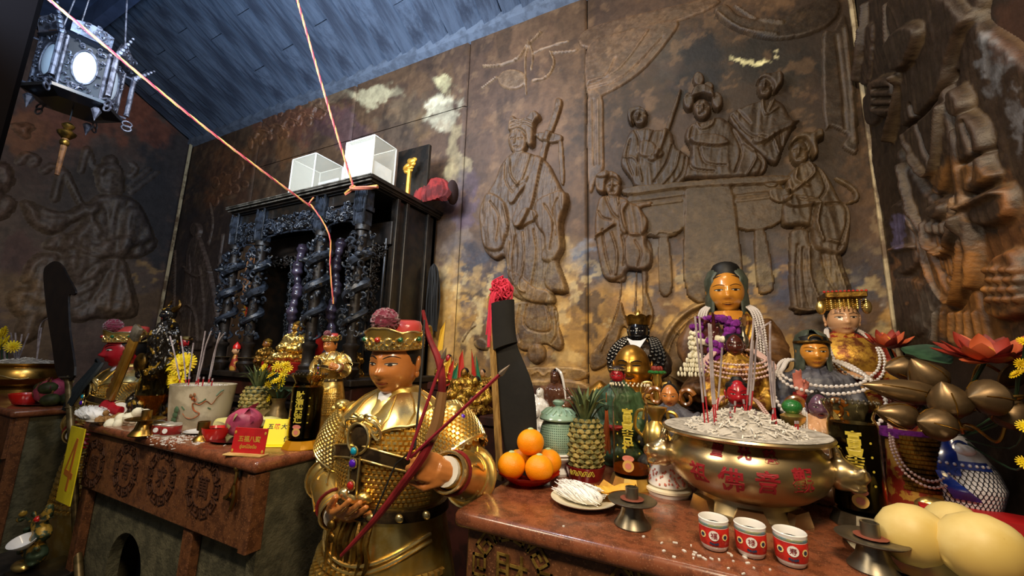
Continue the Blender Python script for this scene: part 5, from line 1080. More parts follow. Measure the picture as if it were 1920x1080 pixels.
# ---- the archer between the altars
ORG = np.array([-1.255, 1.42, 0.]); L_ = lambda u, v, y: A(u, v, y=y)-ORG
armR = ((-.265, .0, 1.17), L_(620, 890, 1.42), L_(632, 966, 1.25)); armL = ((.265, .0, 1.2), L_(884, 893, 1.40), L_(836, 884, 1.2))
archer = general('archer_statue', 'large golden armoured statue with red pompon cap holding a bow, standing between the altars', 'statue', tuple(ORG), 'skin_tan', (armR, armL), headR=rotm(.1, 0, .2))
# open right hand: palm up and forward, fingers to the right of the picture
w0 = np.array(armR[2]); d = L_(692, 966, 1.12)-w0; F_ = frame(d, (-.1, -.45, -.8))
b = hand_mb(1.32, side=1, curls=[(.15, .2, .15)]*4, spread=.05, thumb=(.35, .1)); b.xf(F_, w0+d/np.linalg.norm(d)*.01); b.build('hand', 'skin_tan', archer, remesh=.0045, it=2)
# left fist round the bow
w1 = np.array(armL[2]); d = L_(772, 866, 1.1)-w1; F_ = frame(d, (.45, -.75, .4))
b = hand_mb(1.18, side=1, curls=[(1.1, 1.35, 1.0), (1.2, 1.4, 1.0), (1.25, 1.4, 1.), (1.3, 1.4, 1.)], spread=.02, thumb=(.55, .9), wr=.036); b.xf(F_, w1); b.build('hand', 'skin_tan', archer, remesh=.0045, it=2)
# bow, arrow
bw = thing('bow', 'red recurved bow with a wooden grip held in the archer statue fist', 'bow', tuple(ORG))
P = [L_(793, 582, 1.14), L_(804, 630, 1.14), L_(824, 680, 1.13), L_(829, 730, 1.12), L_(820, 790, 1.11), L_(796, 850, 1.09), L_(757, 905, 1.08), L_(705, 972, 1.06), L_(640, 1042, 1.04)]
b = MB().tube(catmull(P, 6), [.006, .010, .013, .014, .016, .016, .013, .011, .006], 8); b.build('limbs', 'bow_red', bw)
b = MB().tube(catmull([L_(829, 735, 1.118), L_(820, 790, 1.108), L_(806, 826, 1.095)], 5), [.017, .02, .018], 8); b.build('grip', 'bow_wood', bw)
b = MB().tube([L_(796, 600, 1.135), L_(790, 700, 1.10), L_(778, 840, 1.07)], .004, 5).tube([L_(778, 840, 1.07), L_(742, 870, 1.1), L_(690, 990, 1.06), L_(645, 1036, 1.045)], .003, 5); b.build('bowstring', 'black_cord', bw)
ar = thing('arrow', 'red arrow pointing up to the right across the golden shoulder', 'arrow', tuple(ORG))
MB().tube([L_(770, 858, 1.075), L_(942, 698, 1.07)], .0055, 6).build('shaft', 'arrow_red', ar); MB().tube([L_(938, 702, 1.07), L_(942, 698, 1.07), L_(956, 684, 1.07)], [.008, .008, .0008], 6).build('tip', 'arrow_tip', ar)
ar = thing('arrow', 'dark red arrow held upright beside the bow with its tip up', 'arrow', tuple(ORG))
MB().tube([L_(764, 862, 1.065), L_(832, 668, 1.10)], .0055, 6).build('shaft', 'arrow_red', ar); MB().tube([L_(830, 672, 1.10), L_(832, 668, 1.10), L_(837, 652, 1.10)], [.008, .008, .0008], 6).build('tip', 'arrow_tip', ar)
# ---- red faced bearded general between the left altars
OG = np.array([-4.10, 1.52, .0]); Lg = lambda u, v, y: A(u, v, y=y)-OG
aL = ((.30, 0, 1.12), (.36, -.1, .98), Lg(222, 768, 1.33)); aR = ((-.30, 0, 1.12), (-.34, -.1, .9), (.04, -.24, .86))
guan = general('bearded_general_statue', 'red-faced golden general statue with long black beard left of the front altar', 'statue', tuple(OG), 'skin_red', (aR, aL), beard=True, headR=rotm(.06, 0, -.12))
wr = np.array(aL[2]); F_ = frame(np.array([-.9, -.25, .15]), (0, -1, .2)); b = hand_mb(1.2, side=1, curls=[(1.1, 1.3, 1.)]*4, thumb=(.55, .9)); b.xf(F_, wr+np.array([-.01, -.02, 0])); b.build('hand', 'skin_red', guan, remesh=.006, it=2)
b = hand_mb(1.1, side=-1, curls=[(.5, .5, .4)]*4); b.xf(frame((1, -.3, -.1), (0, -1, .2)), np.array(aR[2])); b.build('hand', 'skin_red', guan, remesh=.006, it=2)
mat('tablet_gold', '#b98a34', .3, .5, c2='#95691f', ns=5, coat=.3); mat('tablet_edge', '#7a3a1c', .4, c2='#5a2410', ns=18)
p0, p1 = A(206, 748, y=1.3), A(262, 612, y=1.3); F_ = frame(p1-p0, (0, -1, 0)); Lt = np.linalg.norm(p1-p0)
tb = thing('tablet', 'long gold court tablet held in the red fist of the bearded general', 'tablet', tuple(p0), rot=tuple(Matrix(F_.tolist()).to_euler()))
MB().rbox((Lt/2, 0, 0), (Lt, .085, .035), .01).build('board', 'tablet_gold', tb)
b = MB();
for k in range(12): b.box((.04+k*Lt/13, .045, .0), (.025, .012, .03))
b.build('notched_edge', 'tablet_edge', tb, smooth=False); MB().rbox((Lt-.05, 0, .004), (.1, .087, .036), .008).build('pale_tip', 'cornice_edge', tb)
# ---- small copy of the archer on the altar
m_ = copy_tree(archer, None, (A(612, 760, y=1.74)[0], 1.74, 1.0), 0., 'small golden armoured archer statue behind the dark glass lamp on the left altar'); m_.name = 'archer_figurine'
m_.scale = (.37,)*3
# ================================================================ OFFERINGS ON THE RIGHT ALTAR
Z1 = 1.0
Pz = lambda u, v, z=Z1: A(u, v, z=z)
mat('ash', '#b8b2a8', .95, c2='#8f8980', ns=30, bump=1.2, bs=90); mat('ash_white', '#d6d2ca', .9); mat('stick_grey', '#a09698', .85, c2='#7c7074', ns=14); mat('stick_red', '#a3202a', .6); mat('red_char', '#8a1a24', .5)
mat('censer_brass', '#c9b48a', .27, .95, c2='#a8936c', ns=3, r2=.38); mat('pewter', '#8a8272', .35, .9, c2='#6e6656', ns=8); mat('rust_wax', '#7a4030', .6)
mat('orange', '#f7a012', .38, c2='#f29208', ns=6, bump=.35, bs=240, sss=.15); mat('stem_green', '#aebd8a', .6); mat('red_glass', '#c01c10', .1, trans=.55, ior=1.4); mat('china', '#e6dcc0', .25, coat=.5); mat('china_white', '#e8e6e2', .25, coat=.5); mat('noodle', '#f0efec', .6); mat('tofu', '#d8a83c', .5, c2='#b8862a', ns=20, bump=.6)
mat('pine_eye', '#9c8a4a', .6, c2='#5d5a2c', ns=30, lo=.4, hi=.62); mat('pine_leaf', '#4c5c34', .6, c2='#6a7448', ns=8); mat('pine_leaf_dark', '#2c3a22', .6); mat('foil_red', '#7c1018', .3, .3, coat=.5); mat('celadon', '#8fae9c', .22, coat=.7, c2='#7c9c8a', ns=4); mat('celadon_dark', '#3c5348', .4)
mat('clear_glass', '#f6f2e0', .03, trans=1., ior=1.1); mat('smoke_glass', '#d6cba0', .04, trans=1., ior=1.1); mat('oil', '#c8681a', .05, trans=.8, ior=1.2); mat('dark_oil', '#0d0c0a', .12, coat=.8); mat('gold_print', '#b7a436', .5); mat('print_pink', '#c97a6a', .5); mat('print_yellow', '#cfa45a', .5)
mat('cup_red', '#c22a20', .3, coat=.6, c2='#a01e1a', ns=30); mat('cup_blue', '#5a7a86', .35, coat=.5, c2='#8a8a5a', ns=60); mat('ink_blue', '#2a3550', .4); mat('cream', '#e8d48e', .4); mat('pear_skin', '#d2bd7c', .5, c2='#c2a75c', ns=3, c3='#a8863c', ns3=22, lo3=.68, hi3=.74); mat('steel', '#9a9a98', .2, 1.); mat('tea', '#a8845a', .2)
mat('fish_white', '#d8d8de', .22, coat=.7); mat('fish_blue', '#12308c', .22, coat=.7, c2='#0c2060', ns=10); mat('fish_line', '#1b1b26', .4); mat('bud_bronze', '#7a6446', .36, .75, c2='#54432e', ns=6, r2=.5, stretch=(1, 1, 1)); mat('lotus_red', '#8e2c1e', .6, c2='#64180f', ns=7); mat('lotus_orange', '#b0532e', .6); mat('leaf_green', '#2c4a34', .5, c2='#1d3424', ns=10); mat('yellow_petal', '#e6cf1c', .55, c2='#caa90e', ns=20); mat('pearl', '#cfc8c4', .18, coat=.8); mat('pearl_pink', '#c9a8a0', .18, coat=.8); mat('bead_black', '#0e0e10', .25, coat=.6)
mat('purple_flower', '#7a1f86', .8, c2='#5a1466', ns=40, bump=1, bs=80); mat('white_flower', '#dcd6bc', .7, bump=.6, bs=60); mat('cloth_black', '#0e0d0b', .9, c2='#151310', ns=5, bump=.4, bs=20); mat('yarn', '#c8304a', .85); mat('sheath_wood', '#a8854c', .6, c2='#846434', ns=14, stretch=(8, 8, 1))
def leafshape(b, P, w, n=8, bend=None, thick=.0012, cup=.2):
    """flat tapered leaf/petal along a path with widths"""
    P = catmull(P, n); k = len(P); T = np.gradient(P, axis=0); T /= np.linalg.norm(T, axis=1)[:, None]; up = np.array(bend if bend is not None else (0, 0, 1.)); S = np.cross(T, up); S /= np.linalg.norm(S, axis=1)[:, None]+1e-9; N_ = np.cross(S, T)
    wv = np.interp(np.linspace(0, 1, k), np.linspace(0, 1, len(w)), w)[:, None]
    G_ = np.stack([P-S*wv, P-S*wv*.5-N_*wv*cup*.7, P-N_*wv*cup, P+S*wv*.5-N_*wv*cup*.7, P+S*wv], 1)
    b.grid(G_+thick*N_[:, None]); return b
# ---- big brass censer
BC = np.array([.092, 1.69, Z1])
t = thing('censer', 'big round brass incense burner with red characters and beast handles on the right altar', 'incense burner', tuple(BC))
prof = [(.0, .0), (.165, .0), (.172, .008), (.168, .022), (.152, .046), (.150, .062), (.19, .078), (.228, .108), (.248, .145), (.252, .175), (.244, .205), (.226, .228), (.216, .240), (.226, .250), (.262, .256), (.266, .264), (.262, .270), (.235, .266), (.21, .255), (.0, .24)]
MB().lathe(prof, 64, cap=False).build('bowl', 'censer_brass', t, angle=60)
rr = lambda z: float(np.interp(z, [p[1] for p in prof[5:15]], [p[0] for p in prof[5:15]]))
def wrap_text(ch, size, u, v, mname, parent, name='character', cx=BC, dep=.0012, yy=1.46):
    p = A(u, v, y=yy); z = p[2]-cx[2]; r = rr(z); dv = A(u, v, y=cx[1])-np.array([0, 0, CAMZ])
    # intersect the ray with the bowl by a few fixed-point steps
    o = np.array([0, 0, CAMZ]); d = ray(u, v); d = d/np.linalg.norm(d); tt = np.linalg.norm(cx-o)-.26
    for _ in range(40):
        q = o+d*tt; tt += (math.hypot(q[0]-cx[0], q[1]-cx[1])-rr(np.clip(q[2]-cx[2], .062, .25)))*.6
    q = o+d*tt; a0 = math.atan2(q[0]-cx[0], -(q[1]-cx[1])); z0 = q[2]-cx[2]
    b = text_mb(ch, size, dep, bold=.0016)
    for i, V in enumerate(b.v):
        z = z0+V[:, 2]; r = np.interp(z, [p_[1] for p_ in prof[5:15]], [p_[0] for p_ in prof[5:15]])-V[:, 1]+.0008; a = a0+V[:, 0]/rr(z0)
        b.v[i] = np.stack([r*np.sin(a), -r*np.cos(a), z], 1)
    return b.build(name, mname, parent, smooth=False)
for ch, u, v, s in (('堂', 1345, 843, .036), ('光', 1395, 849, .036), ('慈', 1444, 856, .036), ('祖', 1309, 884, .062), ('佛', 1370, 900, .074), ('音', 1440, 906, .068), ('觀', 1508, 902, .07)): wrap_text(ch, s, u, v, 'red_char', t)
for k in range(3):
    a = -.9+k*.95-.05; b = MB().prism([(-.06, 0), (.06, 0), (.035, .05), (-.035, .05)], -.012, .012, lambda V: np.stack([V[:, 0], V[:, 2], V[:, 1]], 1)); b.xf(rotm(0, 0, a), (.165*math.sin(a), -.165*math.cos(a), 0)); b.build('foot', 'censer_brass', t, smooth=False)
for sd, u, v in ((-1, 1244, 868), (1, 1588, 880)):
    b = MB(); x = sd*.265; b.ell((x, -.03, .165), (.05, .05, .05), 10, 8).ell((x+sd*.035, -.05, .17), (.035, .035, .026), 10, 8).ell((x+sd*.03, -.05, .135), (.03, .03, .016), 8, 6).tube([(x, -.03, .2), (x-sd*.01, -.045, .235), (x-sd*.02, -.05, .26)], [.018, .014, .003], 6).tube([(x, .0, .2), (x+sd*.0, .01, .235), (x-sd*.01, .01, .255)], [.018, .012, .003], 6).ell((x+sd*.045, -.075, .188), .012, 6, 5)
    b.build('beast_handle', 'censer_brass', t, remesh=.007, it=2)
def ash_mound(r, z0, h, parent, name='ash', seed=1, flakes=260, n=40):
    g = np.random.default_rng(seed); Rg = []
    for k in range(12):
        f = k/11; a = np.linspace(0, 2*pi, n, endpoint=False); q = r*(1-f)+.001; z = z0+h*(1-(1-f)**1.6)**1.+.012*(noise2(np.cos(a)*3+f*5, np.sin(a)*3, seed, 3)-.5)*(f > 0)*(f < .98)
        Rg.append(np.stack([q*np.cos(a), q*np.sin(a), z], 1))
    o = MB().rings(Rg).build(name, 'ash', parent); b = MB()
    for k in range(flakes):
        q = r*math.sqrt(g.uniform()); a = g.uniform(0, 2*pi); f = 1-q/r; z = z0+h*(1-(1-f)**1.6)+.006; L = g.uniform(.01, .04)*r/.25
        b.box((q*math.cos(a), q*math.sin(a), z), (L, .0035, .0035), rotm(0, g.uniform(-.5, .5), g.uniform(0, pi)))
    f = b.build('ash_flakes', 'ash_white', o, smooth=False); f['kind'] = 'stuff'; return o
ash_mound(.212, .25, .085, t, flakes=480); MB().lathe([(.214, .262), (.24, .2685), (.258, .2715), (.256, .2735), (.23, .272), (.21, .268)], 64).build('ash_on_rim', 'ash', t)
NST = [0]
def stick(pts, y, label, group, red=.25, r=.0028, y2=None, uc=1400, k=.0008):
    y = y+(pts[-1][0]-uc)*k
    P = [A(u, v, y=y+(0 if y2 is None else y2*i)) for i, (u, v) in enumerate(pts)]; P = np.array(P); base = P[-1].copy(); P = P-base
    t = thing('incense_stick', label, 'incense stick', tuple(base), group=group)
    C = catmull(P, 5) if len(P) > 2 else np.linspace(P[0], P[1], 6); k = max(1, int(len(C)*(1-red)))
    MB().tube(C[:k+1], r*1.25, 5).build('burnt_length', 'stick_grey', t)
    if k < len(C)-1: MB().tube(C[k:], r*.9, 5).build('red_stub', 'stick_red', t)
    return t
c2 = lambda L: [(1120+.3241*x, 470+.3241*y) for x, y in L]
GR = 'incense sticks in the big brass burner'
for i, (L, dy, lab) in enumerate((([(565, 380), (600, 760), (622, 1000)], -.02, 'leftmost tall grey incense stick in the big brass burner'), ([(590, 380), (612, 700), (645, 1020)], -.03, 'second tall grey incense stick from the left in the big burner'), ([(645, 420), (660, 760), (682, 1040)], -.06, 'third tall incense stick from the left, leaning slightly right'), ([(656, 425), (672, 760), (692, 1035)], -.04, 'fourth tall incense stick close beside the third'), ([(722, 560), (708, 760), (690, 960)], .02, 'thin shorter incense stick left of the small dark statue'), ([(905, 390), (880, 700), (856, 1000)], -.0, 'straight incense stick leaning right, right of the small dark statue'), ([(900, 520), (888, 800), (872, 1000)], .02, 'shorter incense stick just below the straight right-leaning one'), ([(1005, 410), (930, 490), (905, 760), (880, 980)], .03, 'incense stick whose burnt top hooks over to the right'), ([(930, 435), (985, 600), (1010, 860), (1038, 1070)], -.1, 'incense stick bent to the left in its upper third'), ([(1000, 420), (1000, 620), (1022, 860), (1042, 1075)], -.11, 'upright incense stick with a bluish burnt top'), ([(1018, 640), (1025, 860), (1000, 1040)], -.09, 'rightmost shorter incense stick of the right cluster'))):
    stick(c2(L), 1.69+dy, lab, GR, .28)
ORDN = ('first', 'second', 'third', 'fourth', 'fifth', 'sixth', 'seventh', 'eighth')
for i, (L, dy) in enumerate(sorted((([(770, 905), (768, 1035)], -.05), ([(797, 870), (793, 1000)], -.02), ([(945, 930), (948, 1000)], .0), ([(920, 930), (885, 1040)], -.05), ([(1146, 985), (1146, 1070)], -.08), ([(1160, 985), (1161, 1070)], -.08), ([(845, 860), (862, 990)], .0), ([(772, 940), (774, 1040)], -.06)), key=lambda q: q[0][-1][0])):
    stick(c2(L), 1.69+dy, ORDN[i]+' short red incense stub from the left in the big burner', 'red incense stubs in the big burner', 1.)
# ---- cups
def teacup(loc, ch, label, rz=0.):
    t = thing('teacup', label, 'cup', tuple(loc), rz, 'red porcelain teacups in front of the burner'); r = .037; h = .078
    MB().lathe([(0, .004), (r*.62, .0), (r*.8, .004), (r*.94, .016), (r, .03), (r*1.0, h-.006), (r*1.03, h), (r*.98, h+.002), (r*.9, h-.004), (r*.88, .02), (0, .014)], 40, cap=False).build('cup', 'china_white', t)
    MB().lathe([(r*.90, .0155), (r*.955, .0165), (r*1.008, .03), (r*1.008, h-.017), (r*1.0, h-.0165)], 40, cap=False).build('red_band', 'cup_red', t)
    MB().lathe([(r*1.004, h-.015), (r*1.012, h-.0145), (r*1.012, h-.0085), (r*1.0, h-.008)], 40, cap=False).build('blue_band', 'cup_blue', t)
    MB().lathe([(0, h-.018), (r*.88, h-.018)], 24).build('tea', 'tea', t)
    def wrap(b, a0, z0, nm, m_, o_=.0012, par=t):
        for i, V in enumerate(b.v):
            a = a0+V[:, 0]/r; q = r*1.008+o_-V[:, 1]; b.v[i] = np.stack([q*np.sin(a), -q*np.cos(a), z0+V[:, 2]], 1)
        return b.build(nm, m_, par, smooth=False)
    def disc(rad, n=16): b = MB(); P = [(0, 0, 0)]+[(rad*math.cos(q), 0, rad*math.sin(q)) for q in np.linspace(0, 2*pi, n, endpoint=False)]; b.add(P, [(0, 1+i, 1+(i+1) % n) for i in range(n)]); return b
    a0 = 0.
    wrap(disc(.0125), a0, .044, 'white_roundel', 'china_white'); wrap(text_mb(ch, .0165, .0002), a0, .044, 'character', 'red_char', .0018)
    for s in (-1, 1):
        wrap(disc(.0085, 8), a0+s*.75, .042, 'flower', 'cream'); wrap(disc(.005, 8), a0+s*.75, .042, 'flower_heart', 'ink_blue', .0018)
    b = MB()
    for q in (-.008, -.003, .003, .008): bb = disc(.0032, 6); bb.xf(t=(q, 0, abs(q)*.3)); [b.add(V, [f for f in bb.f]) for V in bb.v]
    wrap(b, a0, .023, 'leaf_motif', 'ink_blue'); return t
teacup(Pz(1340, 1028), '福', 'red porcelain teacup with a white roundel, the left one of three'); teacup(Pz(1409, 1041), '禄', 'red porcelain teacup with a white roundel, the middle one of three'); teacup(Pz(1485, 1058), '寿', 'red porcelain teacup with a white roundel, the right one of three')
# ---- candlesticks
def candlestick(loc, label, s=1., mname='pewter', rust=True):
    t = thing('candlestick', label, 'candlestick', tuple(loc), scale=s)
    MB().lathe([(0, .002), (.05, .0), (.052, .004), (.048, .010), (.034, .03), (.027, .055), (.024, .062)], 32).build('base', mname, t)
    MB().lathe([(.02, .060), (.066, .066), (.07, .070), (.066, .072), (.02, .067)], 36).build('drip_pan', mname, t)
    MB().lathe([(.0185, .066), (.0185, .104), (.014, .105), (.013, .09), (0, .089)], 24).build('socket', mname, t)
    if rust: MB().lathe([(.019, .0725), (.034, .073), (.019, .0738)], 14).build('wax', 'rust_wax', t)
    return t
candlestick(Pz(1186, 985), 'pewter candlestick with a wide drip pan beside the noodle plate', 1.06); candlestick(Pz(1640, 1068), 'pewter candlestick in the right foreground before the dark glass lamp', 1.06)
# ---- oranges on red glass plate
c = Pz(990, 905); t = thing('glass_plate', 'red pressed glass plate under the pile of oranges', 'plate', tuple(c)); n = 48; Rg = []
for r, z in ((.02, .006), (.06, .002), (.085, .012), (.108, .03), (.125, .042), (.127, .046), (.106, .034), (.08, .018), (.02, .012)):
    V = ellring(z, r, r, n); q = 1+(.025*np.sin(np.linspace(0, 2*pi, n, endpoint=False)*16) if r > .1 else 0); V[:, :2] *= np.reshape(q, (-1, 1)) if np.ndim(q) else 1; Rg.append(V)
MB().rings(Rg).build('plate', 'red_glass', t); MB().lathe([(.035, 0), (.04, .0), (.03, .01)], 20).build('foot', 'red_glass', t)
def orange(p, label, r=.056, leaf=False):
    t = thing('orange', label, 'orange', tuple(p), group='oranges piled on the red glass plate')
    MB().ell((0, 0, 0), (r, r, r*.93), 28, 20).build('fruit', 'orange', t)
    b = MB().lathe([(.014, 0), (.010, .004), (0, .006)], 5, (0, 0, r*.92)); b.build('calyx', 'stem_green', t)
ro = .056
B = c+np.array([0, 0, .02+ro*.9])
orange(B+np.array([-.05, -.055, 0]), 'front left orange of the pile on the red plate'); orange(B+np.array([.062, -.035, 0]), 'front right orange of the pile on the red plate'); orange(B+np.array([-.055, .058, .0]), 'back left orange of the pile on the red plate'); orange(B+np.array([.056, .077, 0]), 'back right orange half hidden in the pile'); orange(B+np.array([.004, .008, .085]), 'topmost orange of the pile with a pale calyx')
# ---- noodles and tofu skin on plate
c = Pz(1094, 945); t = thing('plate', 'cream oval plate under the white noodle bundle', 'plate', tuple(c)); MB().lathe([(0, .004), (.06, .0), (.065, .003), (.09, .012), (.112, .020), (.114, .023), (.09, .017), (.06, .008), (0, .007)], 40).build('plate', 'china', t)
g = np.random.default_rng(5); b = MB()
b.ell((0, 0, .03), (.09, .043, .03), 18, 12, rotm(0, .0, -.25))
for k in range(170):
    x = g.uniform(-.085, .075); a = g.uniform(-.6, pi+.6); q = math.sqrt(max(.05, 1-(x/.1)**2)); ry, rz_ = .046*q, .034*q; L = g.uniform(.02, .05)
    P = [(x+dx, ry*math.cos(a+da), .032+rz_*math.sin(a+da)) for dx, da in ((-L/2, -.2), (0, 0), (L/2, .25))]; P = np.array(P) @ rotm(0, 0, -.25).T; b.tube(P, .0011, 4)
o = tag(b.build('noodle_bundle', 'noodle', loc=tuple(c+np.array([-.012, -.01, .006]))), 'bundle of fine white noodles lying on the cream plate', 'noodles', kind='stuff')
b = MB()
for k in range(5):
    x0 = g.uniform(.01, .05); G_ = np.array([[(x0+.028*i+.01*math.sin(j+k), -.02+.02*j+.012*k-.01, .022+.012*math.sin(i*1.3+k)+.012*math.cos(j*1.7+k*2)+.004*k) for j in range(6)] for i in range(5)]); b.grid(G_)
o = b.build('tofu_skin', 'tofu', loc=tuple(c+np.array([.01, .03, .004]))); tag(o, 'folded yellow tofu skin sheets behind the noodles', 'food')
# ---- pineapples
def pineapple(loc, h, r, label, crown=.11, lean=0., dark='pine_leaf', seed=3):
    t = thing('pineapple', label, 'pineapple', tuple(loc)); g = np.random.default_rng(seed)
    pr = lambda f: r*(1-abs(2*f-.94)**3.2*.32)*(.8+.2*min(1, f*8)); b = MB()
    b.lathe([(pr(f)*.95, f*h) for f in np.linspace(0, 1, 14)], 24); b.build('body', 'pine_leaf_dark', t); b = MB(); rows = 11; n = 12
    for i in range(rows):
        for j in range(n):
            f = (i+.5)/rows; a = 2*pi*(j+.5*(i % 2))/n; q = pr(f); s = q*pi/n*.98; R_ = rotm(0, 0, a+pi/2); hz = h/rows*.62
            V = np.array([(-s, 0, 0), (-s*.5, 0, -hz), (s*.5, 0, -hz), (s, 0, 0), (s*.5, 0, hz), (-s*.5, 0, hz), (-s*.45, -.007, -hz*.3), (s*.45, -.007, -hz*.3), (0, -.009, hz*.5), (0, -.014, hz*.1)]) @ R_.T+np.array([q*.95*math.cos(a), q*.95*math.sin(a), f*h])
            b.add(V, [(0, 1, 6), (1, 2, 7, 6), (2, 3, 7), (3, 4, 8, 7), (4, 5, 8), (5, 0, 6, 8), (6, 7, 9), (7, 8, 9), (8, 6, 9)])
    o = b.build('rind', 'pine_eye', t, smooth=False); o['kind'] = 'stuff'
    for k in range(34):
        f = k/34; a = k*2.4; L = crown*(.5+.6*math.sin(pi*min(1, .25+f*.8))); out_ = (1-f)*.9+.12; q = r*.3*(1-f*.6)
        d = np.array([math.cos(a), math.sin(a)]); z0 = h*.97+f*crown*.3
        P = [(*(d*q), z0), (*(d*(q+L*.35*out_)), z0+L*.45), (*(d*(q+L*.75*out_)), z0+L*(.75 if f > .3 else .45))]
        leafshape(MB(), P, [.010, .0085, .0005], 4, bend=(*(-d), .3), cup=.5).build('leaf', dark if k % 3 else 'pine_leaf_dark', t)
    return t
p = Pz(1097, 896); pineapple(p+np.array([0, 0, .03]), .215, .078, 'pineapple standing in a red foil cup beside the green jar', .15, seed=4)
t = thing('foil_cup', 'dark red foil cup with gold print under the right pineapple', 'cup', tuple(p)); MB().lathe([(0, 0), (.07, 0), (.086, .055), (.084, .056), (.066, .006), (0, .006)], 32).build('cup', 'foil_red', t)
b = MB(); [b.tube([(.084*math.sin(a), -.0845*math.cos(a), .036+.010*math.sin(a*22+k)) for a in np.linspace(-.55, .75, 26)], .0018, 4) for k in (0, 2)]; b.build('gold_print', 'gold_print', t)
# ---- celadon jar on stand
c = Pz(1046, 888); t = thing('jar', 'pale green lidded porcelain jar with dotted rows beside the right pineapple', 'jar', tuple(c))
MB().lathe([(0, 0), (.05, 0), (.054, .01), (.04, .03), (.045, .05), (.07, .062), (.078, .075), (.075, .085), (0, .085)], 32).build('stand', 'china_white', t)
jp = [(.06, .086), (.074, .1), (.083, .13), (.083, .165), (.076, .2), (.068, .22)]
MB().lathe([(0, .086)]+jp+[(.06, .222), (0, .222)], 40).build('body', 'celadon', t); MB().lathe([(.082, .086), (.085, .09), (.08, .094)], 40).build('foot_ring', 'china_white', t)
b = MB()
for i in range(12):
    z = .104+i*.0095; r = np.interp(z, [q[1] for q in jp], [q[0] for q in jp])
    for j in range(30): a = pi+pi*(j+.5)/30+.5; b.ell((r*math.cos(a), r*math.sin(a), z), (.0022, .0022, .0028), 5, 3)
o = b.build('dots', 'celadon_dark', t); o['kind'] = 'stuff'
lid = MB().lathe([(.0, .222), (.07, .224), (.084, .23), (.086, .236), (.078, .252), (.05, .272), (.02, .282), (.014, .288), (.024, .296), (.028, .306), (.018, .314), (0, .316)], 40, cap=False).build('lid', 'celadon', t)
b = MB();
for k in range(16): a = 2*pi*k/16; b.tube([(.035*math.cos(a), .035*math.sin(a), .279), (.055*math.cos(a+.1), .055*math.sin(a+.1), .271), (.078*math.cos(a), .078*math.sin(a), .255)], [.003, .007, .003], 5)
b.build('lid_petals', 'celadon', lid)
# ---- tall oil lamps of glass
def oil_lamp(loc, h, r, label, text, dark, turn=0., base='gold', ink='gold_print'):
    t = thing('oil_lamp', label, 'oil lamp', tuple(loc), turn); bh = h*.11
    MB().lathe([(0, 0), (r*1.25, 0), (r*1.25, .004), (r*1.02, bh), (0, bh)], 10).build('base', base, t, smooth=False)
    pr = [(r*.9, bh), (r*.98, bh+.01), (r, bh+.03), (r, h*.80), (r*.94, h*.84), (r*.86, h*.87), (r*.9, h*.9), (r*1.08, h*.965), (r*1.12, h)]
    MB().lathe([(0, bh)]+pr+[(r*1.08, h), (r*1.04, h*.965), (r*.86, h*.9), (r*.82, h*.87), (r*.9, h*.84), (r*.96, h*.8), (r*.96, bh+.03), (r*.9, bh+.012), (0, bh+.012)], 36, cap=False).build('glass', 'smoke_glass' if dark else 'clear_glass', t)
    if dark: MB().lathe([(0, bh+.014), (r*.93, bh+.014), (r*.945, bh+.03), (r*.945, h*.79), (r*.9, h*.825), (0, h*.825)], 28).build('oil', 'dark_oil', t)
    else: MB().lathe([(0, bh+.014), (r*.93, bh+.014), (r*.945, bh+.03), (r*.945, h*.2), (0, h*.2)], 28).build('oil', 'oil', t); 
    b = MB()
    for k in range(28): a = 2*pi*k/28; b.ell((r*1.1*math.cos(a), r*1.1*math.sin(a), h), (.004, .004, .005), 5, 4)
    o = b.build('beaded_rim', 'pewter' if dark else 'china', t); o['kind'] = 'stuff'
    def wrap(b, z0, nm, m_, a0=0., o_=.0012):
        for i, V in enumerate(b.v): a = a0+V[:, 0]/r; q = r+o_-V[:, 1]; b.v[i] = np.stack([q*np.sin(a), -q*np.cos(a), z0+V[:, 2]], 1)
        return b.build(nm, m_, t, smooth=False)
    for k, ch in enumerate(text): wrap(text_mb(ch, h*.115, .0004, bold=.0012), h*(.72-.105*k), 'character', ink, -.1)
    def disc(rad, sx=1., n=16): b = MB(); P = [(0, 0, 0)]+[(rad*sx*math.cos(q), 0, rad*math.sin(q)) for q in np.linspace(0, 2*pi, n, endpoint=False)]; b.add(P, [(0, 1+i, 1+(i+1) % n) for i in range(n)]); return b
    pm = ('print_yellow', 'print_pink')
    wrap(disc(h*.055), h*.23, 'print_round', pm[0], -.1); wrap(disc(h*.03, 1.9), h*.30, 'print_cloud', pm[1], -.1); wrap(disc(h*.03), h*.23, 'print_heart', pm[1], -.1, .002)
    for k in range(8): wrap(disc(.004, 1, 8), h*(.3+.055*k), 'print_dot', ink, .62*(1 if k % 2 else -1)-.1)
    return t
c = Pz(1184, 912); oil_lamp(c, .40, .071, 'clear glass oil lamp with gold characters left of the big burner', '富貴吉祥', False, .12)
c = Pz(1618, 985); oil_lamp(c, .385, .068, 'dark glass oil lamp with gold characters right of the big burner', '富貴吉祥', True, -.12, 'pewter')
